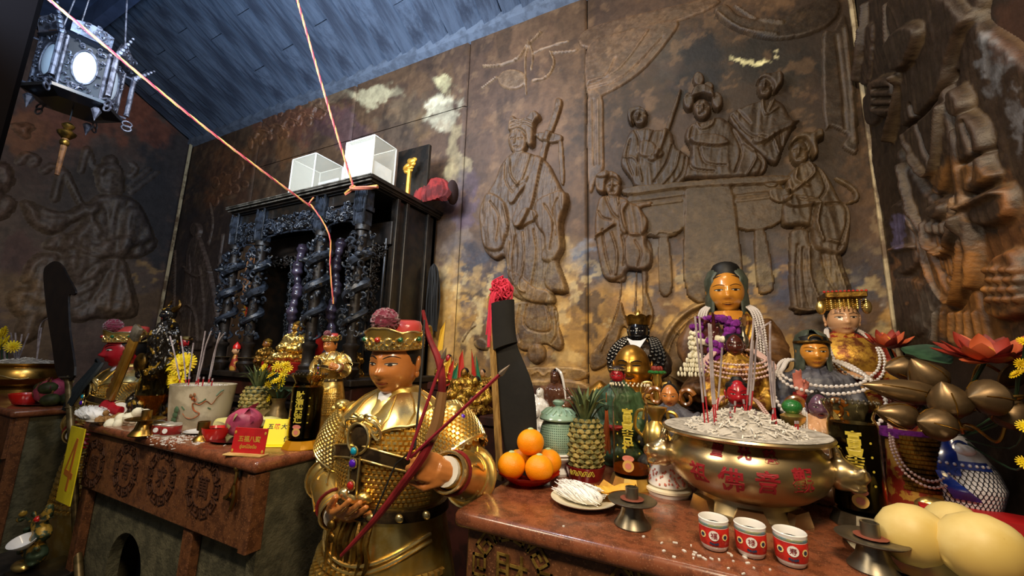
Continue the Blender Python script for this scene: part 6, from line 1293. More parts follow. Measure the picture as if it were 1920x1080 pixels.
# ---- small porcelain stand and gilt vase between lamp and burner
c = Pz(1253, 925); t = thing('porcelain_bowl', 'small flower-painted porcelain bowl on a white foot behind the burner', 'bowl', tuple(c)); MB().lathe([(0, 0), (.075, 0), (.08, .012), (.06, .02), (.062, .028), (.072, .036), (.066, .08), (.05, .11), (.054, .118), (0, .112)], 32).build('bowl', 'china_white', t); MB().lathe([(.076, .012), (.084, .016), (.084, .024), (.074, .028)], 32).build('foot_ring', 'china', t)
b = MB(); g = np.random.default_rng(3)
for k in range(50): a = -pi/2+g.uniform(-1.3, 1.3); z = g.uniform(.04, .1); r = np.interp(z, [.036, .08, .11], [.072, .066, .05])+.001; b.ell((r*math.cos(a), r*math.sin(a), z), (.004, .004, .005), 5, 3)
o = b.build('painted_flowers', 'print_pink', t); o['kind'] = 'stuff'
c = A(1232, 830, y=2.0); t = thing('gilt_vase', 'shiny gilt vase with curled handle behind the clear glass lamp', 'vase', (c[0], 2.0, Z1)); h = .30; MB().lathe([(0, 0), (.05, 0), (.05, .01), (.025, .04), (.03, .08), (.055, .13), (.06, .17), (.04, .21), (.022, .23), (.03, .25), (.045, .275), (.05, .29), (.03, .292), (0, .27)], 28).build('vase', 'gold', t)
for s in (-1, 1): MB().tube(catmull([(s*.055, 0, .15), (s*.095, 0, .19), (s*.085, 0, .26), (s*.05, 0, .27), (s*.055, 0, .23)], 5), .008, 7).build('handle', 'gold', t)
# ---- wrapped halberd with red yarn and wooden scabbard
t = thing('wrapped_blade', 'tall blade wrapped in black cloth with red yarn at its top', 'weapon', tuple(A(985, 860, y=1.62)*np.array([1, 1, 0])))
o0 = np.array(t.location); y = 1.62
Lp = [(924, 572), (930, 660), (942, 780), (956, 900)]; Rp = [(962, 562), (966, 640), (996, 740), (1010, 900)]
Lc = catmull([A(u, v, y=y) for u, v in Lp], 6)-o0; Rc = catmull([A(u, v, y=y) for u, v in Rp], 6)-o0
Rg = []
for p, q in zip(Lc, Rc):
    m = (p+q)/2; w = (q-p)/2; a = np.linspace(0, 2*pi, 16, endpoint=False); Rg.append(np.stack([m[0]+np.cos(a)*np.linalg.norm(w), m[1]+np.sin(a)*.022, m[2]+np.cos(a)*w[2]], 1))
MB().rings(Rg).build('black_wrapping', 'cloth_black', t, carve=lambda V, N: V+N*(.007*(noise2(V[:, 0]*26+V[:, 2]*9, V[:, 2]*20, 3, 3)-.5))[:, None])
Rg2 = [V+np.array([0, -.008, 0]) for V in Rg[:7]]; Rg2 = [np.stack([(V[:, 0]-V[:, 0].mean())*1.14+V[:, 0].mean(), (V[:, 1]-V[:, 1].mean())*1.6+V[:, 1].mean(), V[:, 2]-.1*k*.1*(V[:, 0]-V[:, 0].mean())], 1) for k, V in enumerate(Rg2)]
MB().rings(Rg2).build('upper_fold', 'cloth_black', t)
MB().box(tuple((Lc[-1]+Rc[-1])/2*np.array([1, 1, .5])), (.03, .03, (Lc[-1]+Rc[-1])[2]/2)).build('pole', 'sheath_wood', t, smooth=False)
g = np.random.default_rng(6); c = A(940, 545, y=y)-o0; b = MB()
for k in range(60):
    p = g.normal(0, 1, (5, 3)); p = p/np.linalg.norm(p, axis=1)[:, None]*np.array([.062, .04, .075])*g.uniform(.5, 1); b.tube(catmull(p+c, 5), .0042, 4)
for k in range(14):
    x = g.uniform(-.05, -.02); b.tube(catmull([c+np.array([x*.5, -.02, 0]), c+np.array([x, -.03, -.05]), c+np.array([x-.012+g.uniform(-.01, .01), -.025, -.16-g.uniform(0, .14)])], 4), .0036, 4)
o = b.build('red_yarn', 'yarn', t); o['kind'] = 'stuff'
p0, p1 = A(918, 555, y=1.60), A(938, 900, y=1.60); ax = p1-p0; t = thing('scabbard', 'long pale wooden scabbard standing left of the black wrapped blade', 'scabbard', tuple(p0))
Rg = [np.array([(-.016, 0, 0), (.012, -.012, 0), (.016, 0, 0), (.012, .012, 0)])*s+ax*f for f, s in ((0, .5), (.06, .9), (.3, 1), (.7, 1.05), (1, 1.1))]; MB().rings(Rg).build('scabbard', 'sheath_wood', t, smooth=False)
# ---- pears on a steel tray
def pear(c, r, label, tilt, seed):
    t = thing('pear', label, 'pear', tuple(c), group='pale yellow pears on the steel tray'); pr = [(0, -.98), (.25, -.96), (.6, -.8), (.88, -.45), (1, -.02), (.94, .4), (.74, .74), (.45, .97), (.2, 1.06), (0, 1.06)]
    MB().lathe([(a*r, b_*r*1.05) for a, b_ in pr], 28, R=tilt).build('fruit', 'pear_skin', t, angle=180); e = np.array(tilt) @ np.array([0, 0, 1.1*r]); MB().tube([e*.93, e*1.12], [.005, .004], 6).build('stem', 'sheath_wood', t); return t
c = Pz(1770, 1062); tr = thing('tray', 'shallow steel tray under the pale pears', 'tray', tuple(c)); MB().lathe([(0, .006), (.15, .0), (.17, .004), (.195, .018), (.2, .019), (.17, .008), (0, .009)], 44).build('tray', 'steel', tr)
pear(A(1708, 1003, z=1.085), .07, 'left pale yellow pear on the steel tray', rotm(0, 1.15, .5), 1); pear(A(1836, 1030, z=1.092), .076, 'large pale yellow pear in front at the right edge of the tray', rotm(.3, 1.1, .6), 2); pear(A(1788, 1000, z=1.072)+np.array([.02, .04, 0]), .066, 'pale yellow pear half hidden between the two others', rotm(0, 1.3, 1.5), 3)
# ---- red offering box behind the pears
c = Pz(1845, 985); t = thing('red_box', 'flat red offering box with gold characters behind the pears', 'box', tuple(c), -.25); MB().rbox((0, 0, .02), (.3, .12, .04), .003).build('box', 'red_paper', t)
b = text_mb('大吉', .035, .0004); b.xf(t=(-.02, -.061, .02)); b.build('characters', 'gold_ink', t, smooth=False)
# ---- blue and white fish vase
c = Pz(1812, 966); t = thing('fish_vase', 'blue and white porcelain vase shaped like an upright carp', 'vase', tuple(c), -.42)
z = np.linspace(0, .27, 22); wv = np.interp(z, [0, .03, .1, .16, .21, .25, .27], [.06, .085, .105, .1, .08, .055, .045]); dv = wv*.72
cxv = np.interp(z, [0, .1, .2, .27], [0, .0, -.015, -.02]); Rg = [ellring(zz, w_, d_, 32, cx, 0) for zz, w_, d_, cx in zip(z, wv, dv, cxv)]
MB().rings(Rg).build('body', 'fish_white', t)
S = lambda a, zz: np.array([np.interp(zz, z, cxv)+np.interp(zz, z, wv)*math.sin(a), -np.interp(zz, z, dv)*math.cos(a), zz])
b = MB()
for i in range(14):
    zz = .02+i*.0135
    for j in range(18):
        a = -.75+(j+.5*(i % 2))*.14
        if a > 1.7 or zz > .19-.05*max(0, -a): continue
        b.tube([S(a+.07*math.cos(q), zz+.0135*math.sin(q))*np.array([1.01, 1.015, 1]) for q in np.linspace(pi, 2*pi, 5)], .0012, 4)
o = b.build('scale_lines', 'fish_line', t); o['kind'] = 'stuff'
b = MB(); 
G_ = np.array([[S(a, zz)*np.array([1.02, 1.03, 1]) for a in np.linspace(-1.5, .3-1.4*(.262-zz), 10)] for zz in np.linspace(.14, .262, 10)]); b.grid(G_); b.build('blue_head', 'fish_blue', t)
G_ = np.array([[S(a, zz)*np.array([1.03, 1.04, 1]) for a in np.linspace(-.6, 1.1, 14)] for zz in np.linspace(.165, .19, 4)]); MB().grid(G_).build('gill_band', 'fish_blue', t)
b = MB(); [b.ell(S(a, .178)*np.array([1.05, 1.07, 1]), (.005, .004, .006), 6, 4) for a in np.linspace(-.3, 1., 8)]; b.build('gill_spots', 'fish_white', t)
e = MB().ell(S(.55, .225)*np.array([1., 1.0, 1]), (.03, .016, .02), 12, 8).build('eye', 'fish_white', t); MB().ell(S(.6, .228)*np.array([1., 1.25, 1]), (.012, .006, .010), 10, 6).build('pupil', 'fish_line', e); MB().tube([S(.55+.36*math.cos(q), .226+.026*math.sin(q))*np.array([1.03, 1.06, 1]) for q in np.linspace(0, pi, 12)], .005, 5).build('brow', 'fish_blue', e)
G_ = np.array([[S(-.35+.5*f+u_*(.12+.22*f), .15-.085*f)*np.array([1.06, 1.1, 1])+np.array([0, -.012*math.sin(f*3), 0]) for u_ in np.linspace(-1, 1, 7)] for f in np.linspace(0, 1, 7)]); MB().grid(G_).build('fin', 'fish_blue', t)
G_ = np.array([[S(-1.25+u_*.35, .1-.1*f)*np.array([1.08, 1.06, 1]) for u_ in np.linspace(-1, 1, 6)] for f in np.linspace(0, 1, 6)]); MB().grid(G_).build('tail', 'fish_blue', t)
fishtop = c+np.array([-.02, 0, .26])
# ---- bronze lotus buds, red lotus flowers and leaf in the fish vase
def lathe_bud(L, r): return [(0, 0), (r*.35, L*.02), (r*.8, L*.16), (r, L*.34), (r*.92, L*.52), (r*.6, L*.76), (r*.22, L*.93), (0, L)]
BUDS = [((1770, 745), (1614, 720), 1.86, .045), ((1720, 690), (1658, 690), 1.98, .05), ((1762, 730), (1708, 672), 1.92, .06), ((1792, 780), (1765, 715), 1.80, .06), ((1880, 745), (1815, 745), 1.78, .06), ((1720, 785), (1640, 770), 1.83, .048), ((1785, 800), (1720, 790), 1.78, .055), ((1885, 800), (1915, 750), 1.86, .06), ((1880, 700), (1925, 715), 1.92, .05)]
for k, (b0, b1, yy, r) in enumerate(BUDS):
    p0, p1 = A(*b0, y=yy), A(*b1, y=yy-.04); ax = p1-p0; L = np.linalg.norm(ax); F_ = frame(ax, (0, 0, 1)); F_ = np.stack([F_[:, 1], F_[:, 2], F_[:, 0]], 1)
    t = thing('lotus_bud', ('bronze lotus bud, long silvery one pointing left over the dark lamp', 'bronze lotus bud at the upper left of the bunch', 'bronze lotus bud pointing up beside the green leaf', 'round bronze lotus bud in the middle of the bunch', 'round bronze lotus bud just above the fish vase', 'bronze lotus bud pointing left at the lower left', 'round bronze lotus bud low beside the fish vase', 'bronze lotus bud at the right edge, lower one', 'bronze lotus bud at the right edge, upper one')[k], 'lotus bud', tuple(p0), group='bronze lotus buds in the fish vase')
    MB().lathe(lathe_bud(L, r*.92), 18, R=F_).build('bud', 'bud_bronze', t)
    b = MB()
    for j in range(3):
        a0 = j*2*pi/3+k; b.tube([F_ @ np.array([r*.92*s_*math.cos(a0+.5*f), r*.92*s_*math.sin(a0+.5*f), L*f]) for f, s_ in ((.05, .5), (.2, .9), (.36, 1.02), (.55, .92), (.78, .58))], .0018, 4)
    b.build('petal_edges', 'dark_gold', t)
    q = fishtop-p0; MB().tube(catmull([(0, 0, 0), -ax/L*.06, q*.6+np.array([0, 0, .03]), q], 5), .005, 6).build('stem', 'brass', t)
def lotus(c, r, label, m1, m2, seed, open_=.6, up=(0, -.35, 1)):
    t = thing('lotus_flower', label, 'flower', tuple(c), group='red lotus flowers in the fish vase'); F_ = frame(np.cross(up, (1, 0, 0)), up); g = np.random.default_rng(seed)
    for ring, (n, el, L) in enumerate(((8, open_, 1.), (7, open_+.35, .85), (5, open_+.7, .6))):
        for j in range(n):
            a = 2*pi*(j+.5*ring)/n+g.uniform(-.1, .1); d = np.array([math.cos(a), math.sin(a), 0]); e = el+g.uniform(-.12, .12); P = [d*.01, d*r*L*.5*math.cos(e*.6)+np.array([0, 0, r*L*.5*math.sin(e*.6)]), d*r*L*math.cos(e*.8)+np.array([0, 0, r*L*math.sin(e)])]
            o = leafshape(MB(), P, [r*.06, r*.22, r*.2, .001], 5, bend=(*(-d[:2]), 1.2), cup=.35); o.xf(F_); o.build('petal', m1 if (j+ring) % 3 else m2, t)
    MB().ell((0, 0, .02), (r*.16, r*.16, .02), 8, 6).build('heart', 'tofu', t)
    q = fishtop-c; MB().tube(catmull([(0, 0, 0), q*.4+np.array([0, .03, -.02]), q], 5), .006, 6).build('stem', 'leaf_green', t)
lotus(A(1665, 650, y=2.05), .085, 'smaller dark red lotus flower left of the green leaf', 'lotus_red', 'lotus_orange', 3, .5); lotus(A(1850, 672, y=1.85), .135, 'large orange red lotus flower above the fish vase', 'lotus_red', 'lotus_orange', 5, .25)
p = [A(1690, 652, y=1.98), A(1735, 658, y=1.92), A(1782, 682, y=1.86)]; b = leafshape(MB(), p, [.004, .05, .055, .006], 6, bend=(0, -.6, .8), cup=.25); tag(b.build('lotus_leaf', 'leaf_green'), 'dark green leaf between the two red lotus flowers', 'leaf')
def yellow_flowers(parent, pts, r, seed=1, n=14):
    g = np.random.default_rng(seed)
    for p in pts:
        b = MB(); ax = g.normal(0, 1, 3)*.5+np.array([.2, -1, .4]); F_ = frame(np.cross(ax, (0, 0, 1)), ax)
        for ring, (q, e) in enumerate(((1, .15), (.75, .6), (.45, 1.1))):
            for j in range(int(n*q)+2): a = 2*pi*j/(int(n*q)+2)+ring; d = np.array([math.cos(a)*math.cos(e), math.sin(a)*math.cos(e), math.sin(e)]); b.tube([d*r*.1, d*r*.6*q+np.array([0, 0, r*.1]), d*r*q], [r*.08, r*.13, r*.07], 5, flat=.5)
        b.xf(F_, p); b.build('flower', 'yellow_petal', parent)
t = thing('yellow_bouquet', 'yellow flowers at the right edge beside the lotus buds', 'flowers', (0, 0, 0)); P = [A(u, v, y=1.75) for u, v in ((1914, 684), (1908, 702), (1922, 642), (1921, 800), (1920, 868))]; yellow_flowers(t, P, .02, 2); b = MB(); [b.tube(catmull([p, p*.6+np.array(fishtop)*.4+np.array([.05, .02, -.05]), fishtop+np.array([.03, 0, .0])], 4), .003, 5) for p in P]; b.build('stems', 'leaf_green', t)
# ================================================================ STATUES ON THE RIGHT
mat('robe_brown', '#6a4a2c', .45, c2='#4a3018', ns=14, bump=.4, bs=40); mat('robe_gold', '#b58a34', .4, .6, c2='#6a3a1c', ns=22, bump=.5, bs=60); mat('robe_redgold', '#8a2a1c', .45, .2, c2='#b98a3a', ns=18, lo=.48, hi=.54, bump=.5, bs=60); mat('robe_grey', '#5a5a62', .45, c2='#3c3c46', ns=14, bump=.4); mat('robe_green', '#3c5a44', .45, c2='#2a3a2c', ns=14); mat('robe_dark', '#241a16', .45, c2='#3c2c1c', ns=14, coat=.3); mat('porcelain_brown', '#4a2c1e', .18, coat=.8, c2='#6b4630', ns=5); mat('porcelain_white', '#d8d6d2', .2, coat=.7); mat('hood_green', '#4a5146', .4, c2='#333a30', ns=12); mat('fig_gold', '#c29a3c', .35, .8, c2='#7a5420', ns=20, bump=.4, bs=90); mat('flag_red', '#b0281c', .6); mat('flag_green', '#1f6b4c', .6); mat('flag_yellow', '#d8a828', .6); mat('wood_ring', '#8a5420', .3, coat=.5, c2='#5a3010', ns=9); mat('green_jewel', '#1f6a2c', .3, coat=.5, bump=1, bs=90); mat('tassel_orange', '#9a4a1c', .7)
def beads(P, r, m_, label, group=None, name='bead_necklace'):
    P = np.asarray(P); seg = np.linalg.norm(np.diff(P, axis=0), axis=1); s = np.concatenate([[0], np.cumsum(seg)]); n = max(4, int(s[-1]/(2.05*r))); q = np.linspace(0, s[-1], n); X = np.stack([np.interp(q, s, P[:, i]) for i in range(3)], 1); o0 = X.mean(0)
    t = thing(name, label, 'necklace', tuple(o0), group=group); b = MB(); [b.ell(p-o0, r, 7, 5) for p in X]; o = b.build('beads', m_, t); o['kind'] = 'stuff'; MB().tube(P-o0, r*.3, 4).build('thread', m_, t); return t
def drape(c, w, h, back, front, n=6):
    """closed loop hanging from the neck: c at the neck, width w, drop h"""
    P = [(0, back, .02), (w*.55, back*.6, .03), (w*.85, -front*.35, -h*.1), (w, -front*.8, -h*.45), (w*.72, -front, -h*.82), (0, -front*1.08, -h), (-w*.72, -front, -h*.82), (-w, -front*.8, -h*.45), (-w*.85, -front*.35, -h*.1), (-w*.55, back*.6, .03)]
    P = catmull(np.array(P), n, True); return np.concatenate([P, P[:1]])+np.array(c)
def robed(name, label, face_px, y, hs, skin, robe, zb, wide=1., hood=None, hairm='hair', cat='statue', hands=True, seatw=.95, headrot=None, res=34, fold=.02, group=None, rz=0., **hk):
    """seated robed temple figure: head of height hs centred where face_px at depth y falls, body down to zb"""
    hc = A(*face_px, y=y); t = thing(name, label, cat, (hc[0], y, zb), rz, group); hz = hc[2]-zb; nz = hz-.42*hs; w = hs*wide
    b = MB(); H = nz; prof = [(0, 1.3*seatw), (.12, 1.36*seatw), (.3, 1.05*seatw*.9), (.5, .92), (.72, .95), (.86, .9), (.94, .62), (1., .34), (1.05, .27)]
    b.rings([ellring(f*H, w*q, w*q*(.72 if f > .3 else .8), 28) for f, q in prof])
    for s in (-1, 1): b.tube(catmull([(s*w*.72, 0, H*.88), (s*w*1.02, -.05*w, H*.62), (s*w*.85, -w*.5, H*.44), (s*w*.3, -w*.82, H*.46)], 4), [w*.26, w*.3, w*.28, w*.2], 12)
    b.ell((0, -w*.55, H*.14), (w*1.25*seatw, w*.7, H*.13), 16, 10)
    b.build('body', robe, t, remesh=max(.006, hs*.055), it=3, carve=folds(fold*hs/.2, 7, 10/hs*.2, int(hc[0]*97) % 50+3))
    if hands:
        for s in (-1, 1): hb = hand_mb(hs/.24*.95, side=-s, curls=[(.3, .4, .3)]*4); hb.xf(frame((-s, -.25, .0), (0, -.4, 1)), (s*w*.34, -w*.85, H*.47)); hb.build('hand', skin, t, remesh=max(.004, hs*.03), it=1)
    MB().tube([(0, -.02*hs, H*.97), (0, -.04*hs, hz-.3*hs)], [.2*hs, .19*hs], 14).build('neck', skin, t)
    h = head(t, (0, -.05*hs, hz), hs, headrot if headrot is not None else rotm(.06, 0, 0), skin, res=res, hair=hairm, eyes=hk.pop('eyes', 'half'), **hk)
    if hood:
        b = MB(); n = 30; Rg = []
        for f, rx, ry, cy in ((-.62, .52, .46, .12), (-.4, .45, .45, .12), (0, .42, .46, .1), (.3, .44, .47, .1), (.5, .36, .4, .12), (.62, .2, .22, .12), (.66, .04, .05, .12)):
            a = np.linspace(.62, 2*pi-.62, n) if f < .5 else np.linspace(.3, 2*pi-.3, n); Rg.append(np.stack([rx*hs*np.sin(a), cy*hs-ry*hs*np.cos(a), np.full(n, hz+f*hs)], 1))
        b.grid(np.array(Rg)); o = b.build('hood', hood, t); md = o.modifiers.new('s', 'SOLIDIFY'); md.thickness = .03*hs
    return t, hc, hs, hz, H, w
ORD = ('innermost', 'second', 'third', 'outermost')
# --- 1 main gilt goddess
t, hc, hs, hz, H, w = robed('goddess_statue', 'large gold-faced goddess statue with black topknot, white beads and purple garland', (1362, 550), 2.55, .262, 'skin_gold', 'robe_brown', 1.29, .8, hood='hood_green', res=48, lips='lip_dark', lobe=.12, w=.35, eyes='half')
b = MB().lathe([(.29, .22), (.31, .34), (.30, .46), (.285, .55), (.24, .63), (.16, .675), (.08, .69), (0, .692)], 24, sy=1.05); b.xf(None, (0, .0, hz), hs); b.build('topknot', 'hair', t, carve=lambda V, N: V+N*(.006*(noise2(V[:, 0]*60, V[:, 2]*60, 3, 3)-.5))[:, None])
MB().tube([(.355*hs*math.sin(a), .03*hs-.385*hs*math.cos(a), hz+.27*hs+.05*hs*math.cos(a)) for a in np.linspace(0, 2*pi, 25)[:-1]], .02*hs, 7, closed=True).build('hair_band', 'robe_dark', t)
G_ = np.array([[(w*(.34*(1-f)**.8+.01)*u_, -w*(.40+.44*math.sin(f*1.7))-.006+.16*w*u_*u_*(1-f), H*(1.0-.40*f)) for u_ in np.linspace(-1, 1, 8)] for f in np.linspace(0, 1, 8)]); MB().grid(G_).build('bare_chest', 'skin_gold', t)
b = MB(); [b.tube([(.2*w*math.cos(a)*1.3, -w*.72-.02, H*.9+.1*w*math.sin(a)) for a in np.linspace(pi, 2*pi, 12)], .004, 5)]; [b.tube([(x, -w*.74, H*.82), (x+.006, -w*.755, H*.76)], .004, 5) for x in (-.03, -.015, 0, .015, .03)]; b.build('necklace_carving', 'robe_dark', t)
for s in (-1, 1):
    for k in range(2): MB().tube(catmull([(s*w*.42, -w*.25, H*.98), (s*(w*.40+.02*k), -w*.66, H*.84), (s*(w*.25+.02*k), -w*.86, H*.6), (s*.06, -w*.95, H*.4)], 4), .008, 6).build('robe_edge', 'robe_gold', t)
hb = hand_mb(1.0, side=1, curls=[(.2, .3, .2), (.7, .9, .6), (.5, .6, .5), (.3, .4, .3)]); hb.xf(frame((0, -.1, 1), (.3, 1, 0)), (-w*.52, -w*1.0, H*.62)); hb.build('raised_hand', 'skin_dark', t, remesh=.006, it=1)
GX = np.array([hc[0], 2.55, hc[2]-.36*hs])
vs = thing('holy_water_vase', 'slender grey vase held at the chest of the gold-faced goddess', 'vase', tuple(A(1395, 655, y=2.34))); MB().lathe([(.012, 0), (.024, .02), (.026, .045), (.012, .08), (.010, .10), (.016, .115), (0, .115)], 16).build('vase', 'pewter', vs)
for k in range(4):
    for s in (-1, 1):
        off = .012*k; P = catmull([GX+np.array([s*(.07+off*.7), .02, .03]), GX+np.array([s*(.105+off), -.09, -.02]), GX+np.array([s*(.118+off), -.16, -.12]), GX+np.array([s*(.115+off*1.1), -.20, -.26-.02*k])], 6)
        beads(P, .0065, 'pearl', ORD[k]+' white bead strand hanging on the '+('right' if s > 0 else 'left')+' side of the gold-faced goddess', 'white bead strands on the goddess')
def garland(P, r, ml, label, name='garland', per=5, seed=1):
    g = np.random.default_rng(seed); P = catmull(P, 8); o0 = P.mean(0); t = thing(name, label, 'garland', tuple(o0)); seg = np.concatenate([[0], np.cumsum(np.linalg.norm(np.diff(P, axis=0), axis=1))]); n = int(seg[-1]/(r*.95)); q = np.linspace(0, seg[-1], n); X = np.stack([np.interp(q, seg, P[:, i]) for i in range(3)], 1)-o0
    bs = {}
    for i, p in enumerate(X):
        m_ = ml(i/n)
        for j in range(per): a = 2*pi*j/per+i*.7; bs.setdefault(m_, MB()).ell(p+r*.62*np.array([math.cos(a), math.sin(a)*.8, .3*math.sin(a*2)]), r*g.uniform(.42, .6), 7, 5)
    for m_, b in bs.items(): o = b.build('blossoms', m_, t, carve=lambda V, N: V+N*RNG.uniform(-.002, .002, len(V))[:, None]); o['kind'] = 'stuff'
    MB().tube(P-o0, r*.4, 5).build('string', 'white_flower', t); return t
gp = [A(u, v, y=yy) for u, v, yy in ((1345, 597, 2.34), (1370, 605, 2.33), (1372, 628, 2.32), (1350, 640, 2.31), (1338, 665, 2.31), (1336, 700, 2.3), (1332, 740, 2.29))]; garland(gp, .036, lambda f: 'white_flower' if .3 < f < .38 else 'purple_flower', 'purple flower garland loop on the chest of the gold-faced goddess', seed=4)
gp = [A(u, v, y=yy) for u, v, yy in ((1348, 598, 2.35), (1318, 600, 2.34), (1306, 618, 2.34), (1316, 640, 2.33), (1334, 642, 2.32))]; garland(gp, .036, lambda f: 'white_flower' if .62 < f < .78 else 'purple_flower', 'purple flower garland over the raised hand of the goddess', seed=5)
gp = [A(u, v, y=2.32) for u, v in ((1300, 625), (1298, 645), (1302, 662))]; garland(gp, .022, lambda f: 'white_flower', 'short white blossom string left of the purple garland', seed=6)
ft = thing('flower_tassel', 'white jasmine tassel hanging below the white blossom string', 'garland', tuple(A(1303, 662, y=2.32))); g = np.random.default_rng(2)
for k in range(11):
    x = -.055+.011*k; b = MB()
    for j in range(5): b.ell((x*(.5+.25*j)+g.uniform(-.003, .003), -.01+g.uniform(-.01, .01), -.015-.024*j), (.007, .007, .014), 6, 5)
    o = b.build('buds', 'white_flower', ft); o['kind'] = 'stuff'
# --- 2 small dark goddess
t, hc, hs, hz, H, w = robed('goddess_statue', 'small dark-faced goddess with pink beads in front of the large gold-faced one', (1377, 648), 2.28, .115, 'skin_dark', 'robe_gold', 1.13, 1.05, res=28)
b = MB().lathe([(.37, .25), (.38, .38), (.25, .5), (0, .55)], 16); b.xf(None, (0, .01, hz), hs); b.build('topknot', 'hair', t)
NK = np.array([hc[0], 2.28, hc[2]-.42*hs])
for k in range(4): beads(drape(NK, .115+.012*k, .045+.022*k, .07, .14+.004*k), .0062, 'pearl_pink', ORD[k]+' pink bead strand round the shoulders of the small dark-faced goddess', 'pink bead strands')
# --- 3 red faced god behind the ash
t, hc, hs, hz, H, w = robed('red_god_statue', 'red-faced god with black bun rising behind the incense ash', (1383, 738), 2.03, .125, 'skin_red', 'robe_dark', 1.0, 1.1, res=34, lips='lip_dark', btilt=.03)
b = MB().lathe([(.37, .18), (.385, .26), (.34, .36), (.2, .41), (.19, .5), (.14, .58), (0, .6)], 20); b.xf(None, (0, .0, hz), hs); b.build('bun', 'hair', t)
NK = np.array([hc[0], 2.03, hc[2]-.40*hs])
for k in range(2): beads(drape(NK, .10+.014*k, .10+.02*k, .06, .11+.006*k), .0055, 'pearl_pink', ORD[k]+' pink bead strand round the neck of the red-faced god', 'beads of the red-faced god')
# --- 4 black faced statue with crown
t, hc, hs, hz, H, w = robed('black_god_statue', 'black-faced crowned god wearing a heavy necklace of black beads', (1197, 622), 2.62, .168, 'skin_black', 'robe_dark', 1.29, .88, res=34, lips='skin_black', brow='skin_black', feat=1.3)
n = 48; a = np.linspace(0, 2*pi, n, endpoint=False); Rg = [ellring(z*hs, r*hs, r*hs*1.05, n) for z, r in ((.24, .40), (.30, .42), (.42, .44))]; V = ellring(.55*hs, .50*hs, .52*hs, n); V[:, 2] += .07*hs*np.abs(np.sin(a*4)); Rg.append(V); V2 = V.copy(); V2[:, :2] *= .94; Rg.append(V2)
b = MB().rings([V+np.array([0, 0, hz]) for V in Rg], cap=False); cr = b.build('crown', 'dark_gold', t); b = MB().lathe([(.36, .4), (.3, .55), (.12, .62), (.09, .7), (.1, .76), (.03, .82), (0, .9)], 16); b.xf(None, (0, 0, hz), hs); b.build('crown_top', 'gold', cr)
G_ = np.array([[((.055*(1-f)+.004)*u_, -w*(.5+.3*f)-.006, H*(1.0-.3*f)+.028*abs(u_)) for u_ in (-1, -.4, .4, 1)] for f in np.linspace(0, 1, 6)]); MB().grid(G_).build('white_collar', 'white_cloth', t)
NK = np.array([hc[0], 2.62, hc[2]-.40*hs])
for k in range(4): beads(drape(NK, .095+.022*k, .13+.035*k, .07, .15+.008*k), .0135, 'bead_black', ORD[k]+' strand of large black beads on the black-faced crowned god', 'black bead strands')
# --- 5 laughing buddha
t, hc, hs, hz, H, w = robed('laughing_buddha', 'bald golden laughing buddha with broad shoulders behind the clear glass lamp', (1186, 686), 2.42, .245, 'buddha_gold', 'buddha_gold', 1.13, .88, res=48, hairc='none', smile=1., eyes='closed', bw=1.9, lips='lip_dark', jaw=.08, jowl=.16, w=.41, lobe=.16, seatw=.9, fold=.008)
b = MB()
for s in (-1, 1): b.ell((s*w*.45, -w*.62, H*.74), (w*.34, w*.2, H*.14), 14, 10)
b.ell((0, -w*.55, H*.36), (w*.8, w*.55, H*.32), 18, 12); b.build('belly', 'buddha_gold', t)
b = MB(); X = np.linspace(-.1, .1, 9); b.tube(np.stack([X*hs, np.full(9, -.05*hs-.465*hs)+np.abs(X)*.7*hs, hz-.285*hs+X*X*4*hs], 1), [.008*hs, .03*hs, .008*hs], 6); b.build('open_smile', 'lip_dark', t)
# --- 6 red faced bearded small general
t, hc, hs, hz, H, w = robed('bearded_god_figurine', 'small red-faced figurine with black beard and gilded cap beside the pineapple', (1158, 704), 2.12, .095, 'skin_red', 'robe_green', 1.0, 1.25, res=28, btilt=.06, bw=1.6)
b = MB().lathe([(.36, .2), (.44, .26), (.42, .34), (.3, .46), (.1, .52), (0, .52)], 18); b.xf(None, (0, 0, hz), hs); b.build('cap', 'robe_dark', t); b = MB(); [b.ell((.43*hs*math.sin(a), -.45*hs*math.cos(a), hz+.3*hs), .05*hs, 6, 4) for a in np.linspace(-1.6, 1.6, 11)]; b.build('cap_studs', 'gold', t)
b = MB(); [b.tube(catmull([(x*hs, -.36*hs, hz-.3*hs), (x*hs*1.2, -.5*hs, hz-.8*hs), (x*hs*.9-.01, -.55*hs, hz-1.5*hs)], 3), [.05*hs, .08*hs, .02*hs], 5) for x in np.linspace(-.26, .26, 9)]; b.build('beard', 'beard', t)
for k, (x, z) in enumerate(((-.05, .08), (.06, .1), (0, .05), (-.07, .15), (.08, .05))): MB().ell((x, -w*.85, z), (.016, .012, .02), 8, 6).build('ornament', ('gem_red', 'gold', 'tofu')[k % 3], t)
tt = thing('tassel', 'long orange brown tassel hanging left of the clear glass lamp', 'tassel', tuple(A(1137, 760, y=1.98))); b = MB(); g = np.random.default_rng(9); [b.tube([(g.uniform(-.006, .006), 0, -.02), (g.uniform(-.014, .014), g.uniform(-.01, .01), -.12), (g.uniform(-.02, .02), g.uniform(-.01, .01), -.22)], .0022, 4) for k in range(24)]; o = b.build('threads', 'tassel_orange', tt); o['kind'] = 'stuff'; MB().ell((0, 0, -.005), (.012, .012, .02), 8, 6).build('knot', 'robe_green', tt); MB().tube([(0, 0, 0), (0, .0, .06)], .002, 4).build('cord', 'tassel_orange', tt)
